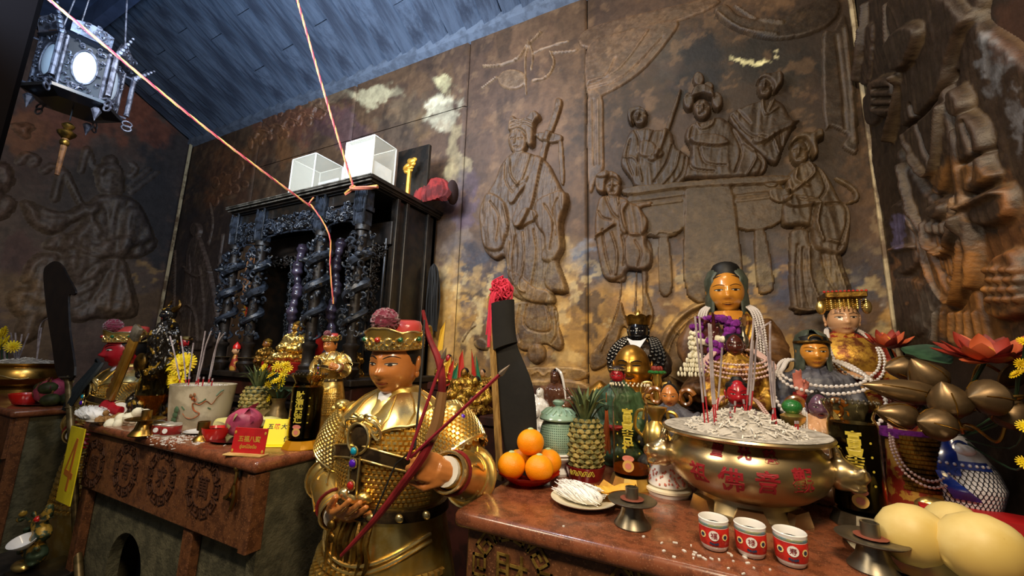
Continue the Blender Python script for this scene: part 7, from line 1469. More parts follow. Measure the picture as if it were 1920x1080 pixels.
# --- 7/10 children with curled wooden rings
def ring_child(face_px, y, hs, skin, label, pearls, flip):
    t, hc, hs, hz, H, w = robed('child_god_figurine', label, face_px, y, hs, skin, 'robe_grey' if not pearls else 'skin_pale', 1.0, 1.15, res=30)
    for s in (-1, 1):
        P = [(s*hs*(.62+.34*math.cos(a)*(1-.08*a)), .04, hz-.1*hs+.40*hs*math.sin(a)*(1-.08*a)) for a in np.linspace(.4, 7.2, 22)]; MB().tube(P, [.12*hs, .1*hs, .05*hs], 8).build('scroll_ring', 'wood_ring', t)
    MB().ell((0, .02*hs, hz+.5*hs), (.1*hs, .1*hs, .14*hs), 8, 6).build('topknot', 'hair', t)
    if pearls:
        NK = np.array([hc[0], y, hc[2]-.42*hs])
        for k in range(3): beads(drape(NK, .055+.01*k, .10+.02*k, .05, .10+.004*k), .0045, 'pearl', ORD[k]+' white bead strand on the purple-faced child figurine', 'beads of the purple-faced child')
    return t
ring_child((1256, 742), 2.12, .115, 'skin_tan', 'tan-faced child figurine with curled wooden rings left of the burner', False, 1); ring_child((1534, 762), 2.02, .105, 'skin_purple', 'purple-faced child figurine with white beads left of the dark glass lamp', True, -1)
c = A(1232, 700, y=2.18); t = thing('lotus_stand', 'gilt scroll stand topped with a green and pink lotus', 'ornament', (c[0], 2.18, 1.0)); h = c[2]-1.0
MB().lathe([(.035, 0), (.04, .01), (.018, .03), (.016, h-.06), (.024, h-.04), (.02, h-.02), (.03, h)], 14).build('post', 'gold', t); b = MB(); [b.ell((.03*math.cos(a), .03*math.sin(a), h+.005), (.016, .016, .01), 7, 5) for a in np.linspace(0, 2*pi, 9)[:-1]]; b.build('green_lotus', 'green_jewel', t); b = MB(); [b.ell((.018*math.cos(a), .018*math.sin(a), h+.022), (.012, .012, .016), 7, 5) for a in np.linspace(0, 2*pi, 7)[:-1]]; b.build('pink_lotus', 'lotus_red', t)
for s in (-1, 1): MB().tube(catmull([(s*.02, 0, h-.15), (s*.07, -.01, h-.13), (s*.075, -.01, h-.06), (s*.03, -.01, h-.05), (s*.04, -.01, h-.09)], 5), .009, 7).build('scroll', 'gold', t)
c = A(1486, 775, y=1.98); t = thing('jewel_stand', 'green jewelled ball on a gilt cup left of the purple-faced child', 'ornament', (c[0], 1.98, 1.0)); h = c[2]-1; MB().lathe([(.03, 0), (.02, .02), (.015, h-.06), (.04, h-.03), (.045, h-.01), (.03, h), (0, h)], 16).build('cup', 'gold', t); MB().ell((0, 0, h+.025), (.036, .036, .03), 14, 10).build('ball', 'green_jewel', t)
# --- 8 hooded goddess right
t, hc, hs, hz, H, w = robed('goddess_statue', 'tan-faced goddess in a green hood with wide white bead loops, right of the burner', (1524, 660), 2.32, .165, 'skin_gold', 'robe_grey', 1.13, .82, hood='hood_green', res=40, lobe=.1, w=.35)
b = MB().lathe([(.365, .2), (.38, .28), (.34, .42), (.2, .5), (0, .52)], 20); b.xf(None, (0, -.02*hs, hz), hs); b.build('hair_top', 'hair', t); MB().tube([(.42*hs*math.sin(a), -.46*hs*math.cos(a), hz+.27*hs) for a in np.linspace(-1.7, 1.7, 20)], .04*hs, 6).build('diadem', 'dark_gold', t); MB().tube([(.16*hs*math.cos(a), -.47*hs, hz+.33*hs+.12*hs*math.sin(a)) for a in np.linspace(0, pi, 10)], .03*hs, 6).build('diadem_arch', 'dark_gold', t)
hb = hand_mb(.55, side=1, curls=[(.9, .9, .6), (.2, .2, .1), (.1, .1, .1), (.1, .1, .1)]); hb.xf(frame((0, -.1, 1), (.2, 1, 0)), tuple(np.array(A(1500, 735, y=2.14))-np.array(t.location))); hb.build('raised_hand', 'pink_skin', t, remesh=.005, it=1)
MB().tube([np.array(A(1500, 738, y=2.14))-np.array(t.location), np.array(A(1500, 770, y=2.17))-np.array(t.location)], [.026, .04], 12).build('sleeve', 'foil_red', t)
NK = np.array([hc[0], 2.32, hc[2]-.42*hs])
beads(drape(NK, .15, .08, .09, .17), .0085, 'pearl', 'upper white bead loop across the shoulders of the green-hooded goddess', 'beads of the green-hooded goddess'); beads(drape(NK, .19, .27, .09, .22), .009, 'pearl', 'long lower white bead loop of the green-hooded goddess', 'beads of the green-hooded goddess'); beads(drape(NK, .16, .11, .09, .185), .0085, 'pearl', 'second white bead loop across the chest of the green-hooded goddess', 'beads of the green-hooded goddess')
# --- 9 crowned sea goddess
t, hc, hs, hz, H, w = robed('crowned_goddess_statue', 'crowned goddess with beaded gold headdress in a red and gold robe beside the corner', (1578, 598), 2.6, .185, 'skin_pale', 'robe_redgold', 1.29, .85, res=40, w=.37, seatw=1.)
b = MB().rbox((0, -.03, hz+.60*hs), (.9*hs, 1.0*hs, .03), .004); cr = b.build('crown_board', 'dark_gold', t); MB().lathe([(.38*hs, 0), (.42*hs, .03), (.40*hs, .09)], 24, (0, 0, hz+.22*hs)).build('crown_band', 'gold', t)
b = MB()
for j in range(11): x = (-.45+.09*j)*hs; b.ell((x, -.56*hs, hz+.70*hs), .036*hs, 6, 5)
b.build('red_beads', 'flag_red', cr)
for j in range(10):
    x = (-.42+.093*j)*hs; b = MB(); [b.ell((x, -.57*hs, hz+.56*hs-.055*hs*k), .026*hs, 5, 4) for k in range(7)]; b.build('bead_tassel', 'gold' if j % 2 else 'dark_gold', cr)
for s in (-1, 1): MB().ell((s*.5*hs, -.05, hz+.3*hs), (.12*hs, .1*hs, .2*hs), 10, 8).build('side_ornament', 'gold', cr)
G_ = np.array([[(w*.6*u_, -w*(.62+.26*math.sin(f*2.2)+.05)-.01+.1*w*u_*u_, H*(.93-.42*f)) for u_ in np.linspace(-1, 1, 8)] for f in np.linspace(0, 1, 8)]); MB().grid(G_).build('gold_breastplate', 'robe_gold', t)
NK = np.array([hc[0], 2.6, hc[2]-.42*hs]); beads(drape(NK, .105, .25, .07, .185), .0075, 'pearl', 'outer white bead strand of the crowned goddess beside the corner', 'beads of the crowned goddess'); beads(drape(NK, .09, .22, .07, .18), .0075, 'pearl', 'inner white bead strand of the crowned goddess beside the corner', 'beads of the crowned goddess')
# --- 11/12 porcelain figurines
t, hc, hs, hz, H, w = robed('seated_goddess_figurine', 'brown glazed seated goddess figurine behind the green jar', (1042, 708), 2.34, .085, 'porcelain_brown', 'porcelain_brown', 1.13, 1.15, hood='porcelain_brown', res=22, hands=False, brow='porcelain_brown', lips='porcelain_brown')
P = catmull([A(u, v, y=2.3) for u, v in ((1042, 690), (1052, 700), (1058, 725), (1061, 750))], 5)-np.array(t.location); MB().tube(P, [.004, .009, .007, .004], 6).build('ribbon', 'porcelain_white', t)
for px, y, hs, lab in (((1012, 738), 2.18, .05, 'white porcelain lady figurine with a baby behind the black wrapped blade'), ((992, 728), 2.26, .05, 'white porcelain figurine half hidden by the black wrapped blade')):
    t, hc, hs, hz, H, w = robed('porcelain_figurine', lab, px, y, hs, 'porcelain_white', 'porcelain_white', 1.13 if y > 2.22 else 1.0, 1.15, hood='porcelain_white', res=22, hands=False, seatw=.9, brow='pewter', lips='print_pink', fold=.03)
    MB().ell((.0, -w*.9, H*.72), (w*.4, w*.35, w*.5), 10, 8).build('child', 'porcelain_white', t)
# --- 13 crowd of small gilt figurines with flags
for i, (u, v, y, hs, m_) in enumerate(((842, 672, 2.5, .06, 'skin_red'), (872, 700, 2.4, .075, 'fig_gold'), (893, 716, 2.34, .075, 'fig_gold'), (860, 690, 2.55, .06, 'fig_gold'), (905, 700, 2.5, .06, 'skin_pale'), (886, 752, 2.27, .06, 'robe_brown'))):
    robed('gilt_figurine', ('small red-capped gilt figurine, leftmost of the crowd by the wall', 'gilt warrior figurine in the middle of the flag crowd', 'round-headed gilt figurine right of the flag crowd', 'gilt figurine behind between the flags', 'pale-faced small figurine right behind the gilt ones', 'small brown figurine low behind the golden shoulder')[i], (u, v), y, hs, m_, 'fig_gold', 1.29 if y > 2.45 else 1.13, 1.3, res=22, hands=False, group='small figurines with flags', fold=.06, brow='robe_dark', lips='lip_dark')
for i, (u0, v0, u1, v1, m_) in enumerate(((876, 690, 868, 655, 'flag_red'), (884, 690, 884, 654, 'flag_red'), (894, 700, 892, 662, 'flag_green'), (852, 716, 860, 680, 'flag_green'), (840, 700, 846, 668, 'flag_yellow'), (826, 650, 836, 600, 'flag_yellow'), (846, 706, 852, 672, 'flag_red'))):
    p0, p1 = A(u0, v0+50, y=2.44), A(u1, v1, y=2.44); t = thing('banner_flag', ('red pennant left of centre among the gilt figurines', 'red pennant right of centre among the gilt figurines', 'green pennant at the right of the gilt figurines', 'green pennant low at the left of the gilt figurines', 'yellow pennant at the left of the gilt figurines', 'tall yellow and red pennant behind the bow tip', 'thin red pennant at the far left of the gilt figurines')[i], 'flag', tuple(p0), group='pennants of the small figurines'); d = p1-p0
    MB().tube([(0, 0, 0), d], .003, 5).build('pole', 'sheath_wood', t); q = d*.45; s = 1 if i in (1, 2) else -1
    MB().add([d, q, q+np.array([s*.05, -.01, -.03]), d*.8+np.array([s*.028, -.02, 0])], [(0, 1, 2, 3)]).build('cloth', m_, t, smooth=False)
# --- 14 armoured figure right of dark lamp
c = A(1706, 800, y=2.1); t = thing('armoured_statue', 'gold-scaled armoured statue draped with bead strands behind the lotus buds', 'statue', (c[0], 2.1, 1.0)); h = c[2]-1.0
Rg = [ellring(f*h, .085*q, .08*q, 28) for f, q in ((0, 1.1), (.2, 1.05), (.5, .95), (.8, .9), (1, .7), (1.1, .45), (1.2, .4))]; MB().rings(Rg).build('body', 'robe_redgold', t)
o = scales(lambda a, z: (.085*math.sin(a)*.98, -.08*math.cos(a)*1.02-.002, z), np.arange(-.7, .7, .12), np.arange(h*.25, h*.9, .016), .0085, .0095, .006).build('scale_armour', 'dark_gold', t, smooth=False); o['kind'] = 'stuff'  # darker gold chosen here puts the statue's shade into its colour
MB().rings([ellring(h*.86+z, .095, .08, 24) for z in (0, .03)]).build('purple_collar', 'purple_flower', t); h_ = head(t, (0, -.01, h*1.22+.05), .13, None, 'skin_dark', res=28); MB().ell((0, -.1, h*.1), (.05, .03, .03), 10, 8).build('gilt_foot', 'gold', t)
for k in range(2): beads(drape(np.array([c[0], 2.1, c[2]-.0]), .075+.01*k, .17+.02*k, .05, .1+.005*k), .0055, 'pearl_pink', ORD[k]+' bead strand round the gold-scaled armoured statue', 'beads of the armoured statue')
# ================================================================ OFFERINGS AND FIGURES ON THE LEFT
mat('tin_red', '#8e2420', .35, c2='#7a1c1a', ns=20); mat('tin_pale', '#c9c2b4', .35, .6); mat('pot_cream', '#b8ae96', .5, c2='#9a907a', ns=8, coat=.2); mat('dragon_orange', '#a8552c', .6, c2='#7a5a3c', ns=40); mat('dragon_green', '#4a6448', .5); mat('dragonfruit', '#b04a62', .45, c2='#8e3450', ns=10); mat('dragonfruit_tip', '#a8a068', .55); mat('melon', '#dcd48a', .5, c2='#c8bc6c', ns=8); mat('plastic_red', '#c21a14', .3, coat=.4); mat('bronze', '#7c6a48', .4, .7, c2='#544628', ns=10); mat('biscuit', '#b08e58', .6); mat('brown_food', '#8a6434', .7, bump=1, bs=60); mat('blade_black', '#15110f', .45, c2='#221a14', ns=9); mat('black_gold', '#17120c', .3, .3, c2='#a8842c', ns=16, lo=.56, hi=.62, coat=.5); mat('jade_gilt', '#3c4a34', .4, .3, c2='#b08a34', ns=14, lo=.5, hi=.56, bump=.6); mat('greens', '#3c4420', .6, c2='#23280f', ns=14); mat('throne_red', '#8c1a14', .4, coat=.4)
def fluffy(name, label, cat, c, r, m_, n=26, seed=1, spread=1., lay=None):
    g = np.random.default_rng(seed); b = MB(); 
    for k in range(n): p = g.normal(0, .42, 3)*np.array(r)*spread; p[2] = abs(p[2]); b.ell(p, np.array(r)*g.uniform(.28, .5), 9, 6, rotm(*g.uniform(0, 3, 3)))
    return tag(b.build(name, m_, loc=tuple(c), carve=lambda V, N: V+N*(.006*(noise2(V[:, 0]*80, V[:, 1]*80+V[:, 2]*60, seed, 3)-.5))[:, None]), label, cat, kind='stuff')
# white thread bundle, food plate, jasmine heap
c = Pz(170, 789); g = np.random.default_rng(5); b = MB(); b.ell((0, 0, .045), (.13, .06, .045), 18, 12)
for k in range(120):
    x = g.uniform(-.12, .11); a = g.uniform(-.4, pi+.4); q = math.sqrt(max(.05, 1-(x/.14)**2)); P = [(x+dx, .063*q*math.cos(a+da), .048+.048*q*math.sin(a+da)) for dx, da in ((-.03, -.2), (0, 0), (.03, .2))]; b.tube(P, .002, 4)
tag(b.build('noodle_bundle', 'noodle', loc=tuple(c)), 'bundle of white noodles at the left corner of the front altar', 'noodles', kind='stuff')
c = Pz(203, 793); t = thing('plate', 'small plate with brown dry food on the left altar', 'plate', tuple(c)); MB().lathe([(0, .006), (.06, 0), (.09, .016), (.105, .022), (.09, .02), (0, .01)], 30).build('plate', 'tin_pale', t); fluffy('dry_food', 'heap of brown dry food on the small plate', 'food', c+np.array([0, 0, .012]), (.06, .05, .035), 'brown_food', 24, 3)
fluffy('white_flower_heap', 'heap of white blossoms beside the plate of dry food', 'flowers', Pz(241, 795), (.085, .07, .06), 'white_flower', 40, 4)
candlestick(Pz(268, 816), 'brass candlestick with a wide pan behind the red tins', 1.3, 'brass', False)
for k, (u, v, lab) in enumerate(((286, 812, 'left of three small red tins on the left altar'), (302, 815, 'middle one of three small red tins on the left altar'), (319, 817, 'right one of three small red tins on the left altar'))):
    t = thing('tin', lab, 'tin', tuple(Pz(u, v)), .0, 'small red tins'); MB().lathe([(0, 0), (.046, 0), (.048, .004), (.047, .008), (.047, .058), (.049, .062), (.047, .066), (.042, .064), (0, .062)], 28).build('can', 'tin_pale', t); MB().lathe([(.0475, .01), (.0482, .011), (.0482, .055), (.0475, .056)], 28, cap=False).build('label_band', 'tin_red', t)
    for a in (-.5, .55): b = MB().lathe([(0, .002), (.013, .0018), (.014, 0)], 14, R=rotm(pi/2, 0, 0)); b.xf(rotm(0, 0, a), (.0475*math.sin(a), -.0475*math.cos(a), .033)); b.build('round_mark', 'china_white' if a > 0 else 'robe_dark', t)
# scattered ash on the left altar
b = MB(); g = np.random.default_rng(3); c0 = Pz(330, 822)
for k in range(150): b.box((c0[0]+g.normal(0, .13), c0[1]+g.normal(0, .05), 1.0015), (g.uniform(.006, .022), .004, .003), rotm(0, 0, g.uniform(0, pi)))
tag(b.build('ash_crumbs', 'ash_white', smooth=False), 'pale ash crumbs scattered round the red tins', 'ash', kind='stuff')
b = MB(); c0 = Pz(1400, 1062)
for k in range(26): b.box((c0[0]+g.normal(-.1, .13), min(max(c0[1]+g.normal(0, .03), 1.2), 1.3), 1.0015), (g.uniform(.004, .014), g.uniform(.003, .007), .003), rotm(0, 0, g.uniform(0, pi)))
tag(b.build('ash_crumbs', 'ash_white', smooth=False), 'pale ash crumbs scattered in front of the red teacups', 'ash', kind='stuff')
# ceramic pot with dragon
PC = np.array([A(378, 757, y=1.5)[0], 1.5, 1.0]); t = thing('ceramic_pot', 'cream ceramic incense pot painted with an orange dragon', 'incense pot', tuple(PC)); pp = [(.15, 0), (.153, .01), (.165, .12), (.176, .25), (.178, .262)]
MB().lathe([(0, 0)]+pp+[(.166, .262), (.16, .235), (0, .235)], 48).build('pot', 'pot_cream', t)
SP = lambda a, z: np.array([np.interp(z, [q[1] for q in pp], [q[0] for q in pp])*1.006*math.sin(a), -np.interp(z, [q[1] for q in pp], [q[0] for q in pp])*1.006*math.cos(a), z])
ca = math.atan2(-PC[0], PC[1])    # direction to camera
b = MB(); D_ = catmull(np.array([(-.55, .10), (-.42, .075), (-.2, .07), (-.02, .095), (-.2, .12), (-.25, .16), (-.05, .15), (.12, .17), (.3, .15), (.45, .19), (.62, .22)]), 6); b.tube([SP(ca+a, z) for a, z in D_], [.003, .006, .009, .008, .01, .008, .009, .007, .006, .002], 6, flat=.4)
for a, z in ((-.3, .19), (-.36, .205), (-.26, .21), (-.22, .18)): b.ell(SP(ca+a, z), (.022, .004, .012), 8, 5)
b.build('painted_dragon', 'dragon_orange', t); b = MB(); [b.tube([SP(ca+a, z) for a, z in L], .004, 5) for L in (((-.1, .16), (.02, .17), (.1, .185)), ((.4, .2), (.5, .225), (.62, .235)), ((.2, .13), (.3, .12)), ((-.5, .12), (-.6, .14)))]; [b.ell(SP(ca-.95+k*.05, .03+.03*k), (.03, .004, .022), 8, 5) for k in range(4)]; b.build('painted_clouds', 'dragon_green', t)
ash_mound(.158, .238, .02, t, flakes=120, seed=3)
cz = lambda L: [(260+.2778*x, 540+.2778*y) for x, y in L]
for i, (L, dy, lab) in enumerate((([(212, 325), (250, 480), (280, 640)], -.03, 'leftmost incense stick in the dragon pot, leaning left'), ([(285, 325), (305, 480), (320, 640)], .0, 'second incense stick from the left in the dragon pot'), ([(370, 370), (350, 520), (335, 630)], .02, 'short incense stick in front of the yellow chrysanthemum'), ([(450, 290), (420, 470), (385, 650)], -.02, 'tall incense stick in the middle of the dragon pot'), ([(490, 290), (450, 400), (425, 520), (395, 640)], .03, 'incense stick with a bent burnt tip in the dragon pot'), ([(550, 300), (505, 460), (470, 640)], .0, 'tall right incense stick in the dragon pot'), ([(575, 310), (530, 380), (500, 520), (475, 640)], .05, 'rightmost incense stick in the dragon pot with hooked tip'))):
    stick(cz(L), PC[1]+dy, lab, 'incense sticks in the dragon pot', .16, .0036, uc=378, k=.0014)
for i, (u, v) in enumerate(((345, 600), (410, 600), (440, 600), (500, 610))): stick(cz([(u, v), (u-12, v+70)]), PC[1]-.04, ORDN[i]+' short red incense stub from the left in the dragon pot', 'red stubs in the dragon pot', 1., .004, uc=378, k=.0014)
t = thing('chrysanthemum', 'big yellow chrysanthemum bloom standing behind the dragon pot', 'flowers', tuple(A(340, 694, y=1.54))); yellow_flowers(t, [np.array(p) for p in ((0, 0, 0), (-.06, -.01, -.05), (.05, -.01, .04), (-.05, -.01, .05), (.04, -.02, -.06))], .085, 7, 20); MB().tube([(0, 0, -.05), (.0, .0, -(A(340, 694, y=1.54)[2]-1.0))], .012, 6).build('stem', 'leaf_green', t)
# saucer with brass cup, red bowl, dragon fruit, melon slices
c = Pz(378, 812); t = thing('saucer', 'white saucer under the small brass candle cup', 'saucer', tuple(c)); MB().lathe([(0, .004), (.05, 0), (.085, .012), (.09, .014), (.06, .01), (0, .008)], 28).build('saucer', 'china_white', t)
c = Pz(378, 826); t = thing('candle_cup', 'small brass candle cup in front of the dragon pot', 'candle holder', tuple(c)); MB().lathe([(0, 0), (.045, 0), (.04, .012), (.02, .03), (.018, .05), (.03, .056), (.03, .1), (.026, .1), (.025, .06), (0, .06)], 24).build('cup', 'brass', t)
def bowl(c, r, h, m_, label): t = thing('bowl', label, 'bowl', tuple(c)); MB().lathe([(0, 0), (r*.6, 0), (r*.68, .006), (r*.95, h*.7), (r, h), (r*.96, h), (r*.62, .014), (0, .012)], 30).build('bowl', m_, t); MB().lathe([(0, h*.8), (r*.85, h*.8)], 20).build('filling', 'tofu', t); return t
bowl(Pz(402, 826), .066, .07, 'plastic_red', 'red plastic bowl beside the dragon fruit on the left altar')
def dragon_fruit(c, r, label, rot, seed=1):
    t = thing('dragon_fruit', label, 'dragon fruit', tuple(c)); R_ = rotm(*rot); b = MB().lathe([(0, -1.2*r), (.4*r, -1.12*r), (.8*r, -.75*r), (r, -.1*r), (.88*r, .6*r), (.5*r, 1.08*r), (0, 1.2*r)], 24, R=R_); b.build('fruit', 'dragonfruit', t)
    for k in range(16):
        a = k*2.4; z = -.9+k*.125; q = math.sqrt(max(.1, 1-(z/1.25)**2)); d = np.array([math.cos(a), math.sin(a), 0]); P = [d*q*r*.92+np.array([0, 0, z*r]), d*q*r*1.12+np.array([0, 0, (z+.25)*r]), d*q*r*1.3+np.array([0, 0, (z+.6)*r])]; lb = leafshape(MB(), P, [.3*r, .2*r, .01*r], 4, bend=(*(-d[:2]), 0), cup=.1); lb.xf(R_); lb.build('scale_leaf', 'dragonfruit_tip' if k % 3 else 'dragonfruit', t)
    return t
dragon_fruit(Pz(443, 824)+np.array([.0, .03, .088]), .08, 'pink dragon fruit behind the red sign on the left altar', (0, 1.35, .3))
t = thing('plate', 'steel plate under the dragon fruit on the left altar', 'plate', tuple(Pz(443, 826))); MB().lathe([(0, .006), (.09, 0), (.12, .012), (.124, .014), (0, .01)], 30).build('plate', 'steel', t)
for k, (u, v, dy, rr_, lab) in enumerate(((410, 800, .1, .075, 'pale melon wedge left behind the dragon fruit'), (452, 792, .14, .09, 'large pale melon wedge behind the dragon fruit'), (490, 800, .1, .08, 'pale melon wedge beside the bronze vase'))):
    p = Pz(u, v+12)+np.array([0, .03, .0]); t = thing('melon_wedge', lab, 'melon', tuple(p), .4*k, 'melon wedges'); b = MB(); R_ = []
    for a in np.linspace(-1.3, 1.3, 12): R_.append(np.array([(rr_*1.5*math.sin(a), .035*math.cos(a)*s_, rr_*math.cos(a)*q+.01) for s_, q in ((-1, .75), (-.8, 1.), (.8, 1.), (1, .75), (0, .3))]))
    b.rings(R_).build('flesh', 'melon', t)
# signs
def sign(name, label, c, w, h, rz, lean, card, base=True):
    t = thing(name, label, 'sign', tuple(c), rz); R_ = rotm(-lean, 0, 0); MB().rbox((0, 0, h/2), (w, .006, h), .0015, None).xf(R_, (0, 0, .006)).build('card', card, t, smooth=False)
    if base: MB().rbox((0, -.008, .004), (w*1.12, .06, .008), .002).build('base', 'pale_wood', t, smooth=False)
    def put(tx, size, x, z, m_, nm='characters'): b = text_mb(tx, size, .0004, bold=.0006); b.xf(t=(x, -.0036, z)); b.xf(R_, (0, 0, .006)); b.build(nm, m_, t, smooth=False)
    return t, put
c = Pz(463, 853); t, put = sign('desk_sign', 'small red sign with gold characters on a pale wooden base', c, .172, .116, .36, .1, 'red_paper'); put('五福八寶', .029, 0, .066, 'gold_ink'); put('อู่ฮกโป้ยป้อ', .02, 0, .03, 'gold_ink', 'lower_line')
for sx in (-1, 1):
    for z in (.012, .094): b = MB().ell((sx*.077, -.0045, z), (.006, .001, .008), 6, 4); b.xf(rotm(-.1, 0, 0), (0, 0, .006)); b.build('corner_ornament', 'gold_ink', t)
c = Pz(510, 838); t, put = sign('desk_sign', 'small yellow sign with black characters leaning behind the red one', c+np.array([0, .02, 0]), .175, .135, .62, .45, 'yellow_paper', False); put('五', .03, -.05, .095, 'black_ink'); put('路', .03, -.017, .095, 'red_ink'); put('大', .03, .017, .095, 'black_ink'); put('使', .03, .05, .095, 'black_ink'); put('位', .03, .045, .03, 'black_ink')
MB().rbox((0, .01, .003), (.17, .09, .006), .002).build('base', 'yellow_paper', t, smooth=False)
# dark glass lamp on amber base
mat('amber_base', '#c98a14', .15, .35, coat=.6)
oil_lamp(Pz(566, 838), .375, .078, 'dark glass oil lamp on an amber base at the right end of the left altar', '財源廣進', True, .55, 'amber_base')
# glass jar beside the tablet
t = thing('glass_jar', 'tall amber glass jar standing beside the gold tablet', 'jar', tuple(Pz(262, 786)+np.array([0, .05, 0]))); MB().lathe([(0, 0), (.085, 0), (.09, .02), (.1, .2), (.092, .26), (.085, .29), (.105, .34), (.1, .34), (.078, .29), (.088, .25), (.09, .03), (0, .012)], 32, cap=False).build('glass', 'smoke_glass', t); MB().lathe([(0, .014), (.082, .014), (.09, .16), (0, .16)], 24).build('oil', 'oil', t)
# bronze vase with yellow flowers, pineapple, beige pot
c = Pz(503, 800)+np.array([0, .05, 0]); t = thing('flower_vase', 'bronze vase holding a bunch of small yellow flowers', 'vase', tuple(c)); MB().lathe([(0, 0), (.07, 0), (.075, .02), (.062, .08), (.042, .12), (.038, .15), (.052, .18), (.045, .18), (.03, .15), (0, .14)], 28).build('vase', 'bronze', t)
fp_ = [A(u, v, y=c[1]+dy)-c for u, v, dy in ((478, 728, 0), (497, 690, -.02), (510, 705, -.04), (520, 688, 0), (532, 700, .02), (535, 685, .03), (508, 745, -.03), (528, 718, 0), (492, 712, .02), (486, 700, 0), (522, 730, .0), (540, 692, .04), (500, 700, .03), (515, 694, .02), (528, 708, -.02), (518, 715, -.03), (488, 718, -.02), (504, 722, -.02))]; yellow_flowers(t, fp_, .036, 8, 9); b = MB(); [b.tube(catmull([p, p*.5+np.array([0, 0, .08]), np.array([0, 0, .14])], 3), .004, 5) for p in fp_]; b.build('stems', 'leaf_green', t)
for k in range(16): a = k*2.4; d = np.array([math.cos(a), math.sin(a), 0]); leafshape(MB(), [d*.03+np.array([0, 0, .17]), d*.09+np.array([0, 0, .24]), d*.14+np.array([0, 0, .22+.01*(k % 4)])], [.006, .02, .002], 4, cup=.2).build('leaf', 'leaf_green' if k % 2 else 'greens', t)
pineapple(np.array([A(478, 770, y=1.72)[0], 1.72, 1.0]), .25, .095, 'pineapple behind the bronze vase on the left altar', .16, seed=9)
c = Pz(437, 800)+np.array([0, .16, 0]); t = thing('beige_pot', 'small beige clay pot behind the dragon pot', 'pot', tuple(c)); MB().lathe([(0, 0), (.075, 0), (.09, .1), (.096, .105), (.096, .125), (.085, .125), (.08, .1), (0, .1)], 28).build('pot', 'biscuit', t)
# ---- inside and before the shrine
def throne_figure(px, y, hs, label, robe, throne):
    t, hc, hs, hz, H, w = robed('seated_figurine', label, px, y, hs, 'fig_gold' if throne else 'wood_ring', robe, SZB+.1 if throne else SZB+.005, 1.2, res=26, fold=.06, brow='robe_dark', lips='lip_dark', hairm='fig_gold')
    MB().rbox((0, .0, -.05 if throne else -.0), (w*3., w*2.6, .09 if throne else .01), .006).build('seat_base', 'throne_red' if throne else 'dark_gold', t)
    if throne: MB().rbox((0, w*1.25, H*.4), (w*2.8, .03, H*1.1), .01).build('throne_back', 'throne_red', t); b = MB(); [b.ell((x, -w*1.35, -.01), (.03, .025, .02), 8, 6) for x in (-.09, -.03, .03, .09)]; b.build('lion_feet', 'fig_gold', t)
    b = MB().lathe([(.4, .2), (.44, .3), (.3, .46), (.12, .55), (0, .6)], 12); b.xf(None, (0, 0, hz), hs); b.build('crown', 'fig_gold', t); return t
throne_figure((559, 615), 2.16, .10, 'bright gold figurine seated on a red throne inside the shrine', 'gold', True); throne_figure((502, 645), 2.2, .085, 'darker gilt figurine seated left inside the shrine', 'dark_gold', False)
throne_figure((657, 650), 2.2, .085, 'gilt figurine seated behind the fourth shrine column', 'dark_gold', False)
for u, v, lab in ((412, 692, 'dark bronze pot at the foot of the first shrine column'), (458, 694, 'dark bronze pot between the first two shrine columns'), (655, 694, 'dark bronze pot at the foot of the fourth shrine column')):
    p = A(u, v, y=1.975); t = thing('bronze_pot', lab, 'pot', (p[0], 1.975, SZB+.006), group='dark bronze pots before the shrine'); MB().lathe([(0, 0), (.035, 0), (.04, .012), (.062, .04), (.066, .065), (.05, .085), (.058, .1), (.06, .105), (.045, .1), (0, .09)], 24).build('pot', 'lacquer', t); MB().lathe([(.061, .105), (.066, .108), (.061, .111)], 24).build('rim', 'bronze', t)
t = thing('red_capped_figurine', 'tiny red-capped figurine between the first two shrine columns', 'figurine', tuple(np.array([A(437, 700, y=2.02)[0], 2.02, SZB+.006]))); MB().lathe([(.03, 0), (.035, .03), (.022, .1), (.012, .13)], 14).build('body', 'robe_redgold', t); head(t, (0, 0, .165), .07, None, 'skin_pale', res=20); MB().lathe([(.03, .18), (.028, .205), (0, .24)], 12).build('cap', 'plastic_red', t)
# ---- black and gold warrior and red faced warrior behind the tablet
t, hc, hs, hz, H, w = robed('warrior_statue', 'black and gold warrior statue with raised weapons behind the gold tablet', (318, 590), 1.5, .11, 'skin_black', 'black_gold', 1.0, 1.05, res=28, seatw=.95, fold=.05, brow='dark_gold', lips='gem_red')
b = MB().lathe([(.4, .2), (.48, .3), (.36, .42), (.2, .5), (.1, .62), (0, .7)], 14); b.xf(None, (0, 0, hz), hs); b.build('helmet', 'black_gold', t)
for s in (-1, 1): MB().tube(catmull([(s*.35*hs, 0, hz+.3*hs), (s*.7*hs, .02, hz+.6*hs), (s*.5*hs, .02, hz+1.*hs)], 4), [.02, .014, .003], 6).build('horn', 'dark_gold', t)
MB().tube([(-w*1.6, -.06, H*.78), (-w*.6, -.03, H*.86), (w*.9, .0, H*.96)], [.012, .03, .02], 8).build('arm', 'black_gold', t); MB().ell((-w*.3, -w*.9, H*.55), (.07, .03, .07), 12, 8).build('chest_disc', 'dark_gold', t)
t, hc, hs, hz, H, w = robed('warrior_statue', 'small red-faced warrior with gold cap above the yellow chrysanthemum', (349, 642), 1.62, .09, 'skin_red', 'black_gold', 1.0, 1.05, res=28, seatw=.95, fold=.05, btilt=.06, bw=1.6)
b = MB().lathe([(.4, .2), (.46, .3), (.36, .42), (.2, .5), (0, .52)], 14); b.xf(None, (0, 0, hz), hs); b.build('cap', 'gold', t); MB().tube([(.3*hs, 0, hz+.3*hs), (.9*hs, 0, hz+.5*hs)], [.01, .003], 5).build('cap_wing', 'lacquer', t)
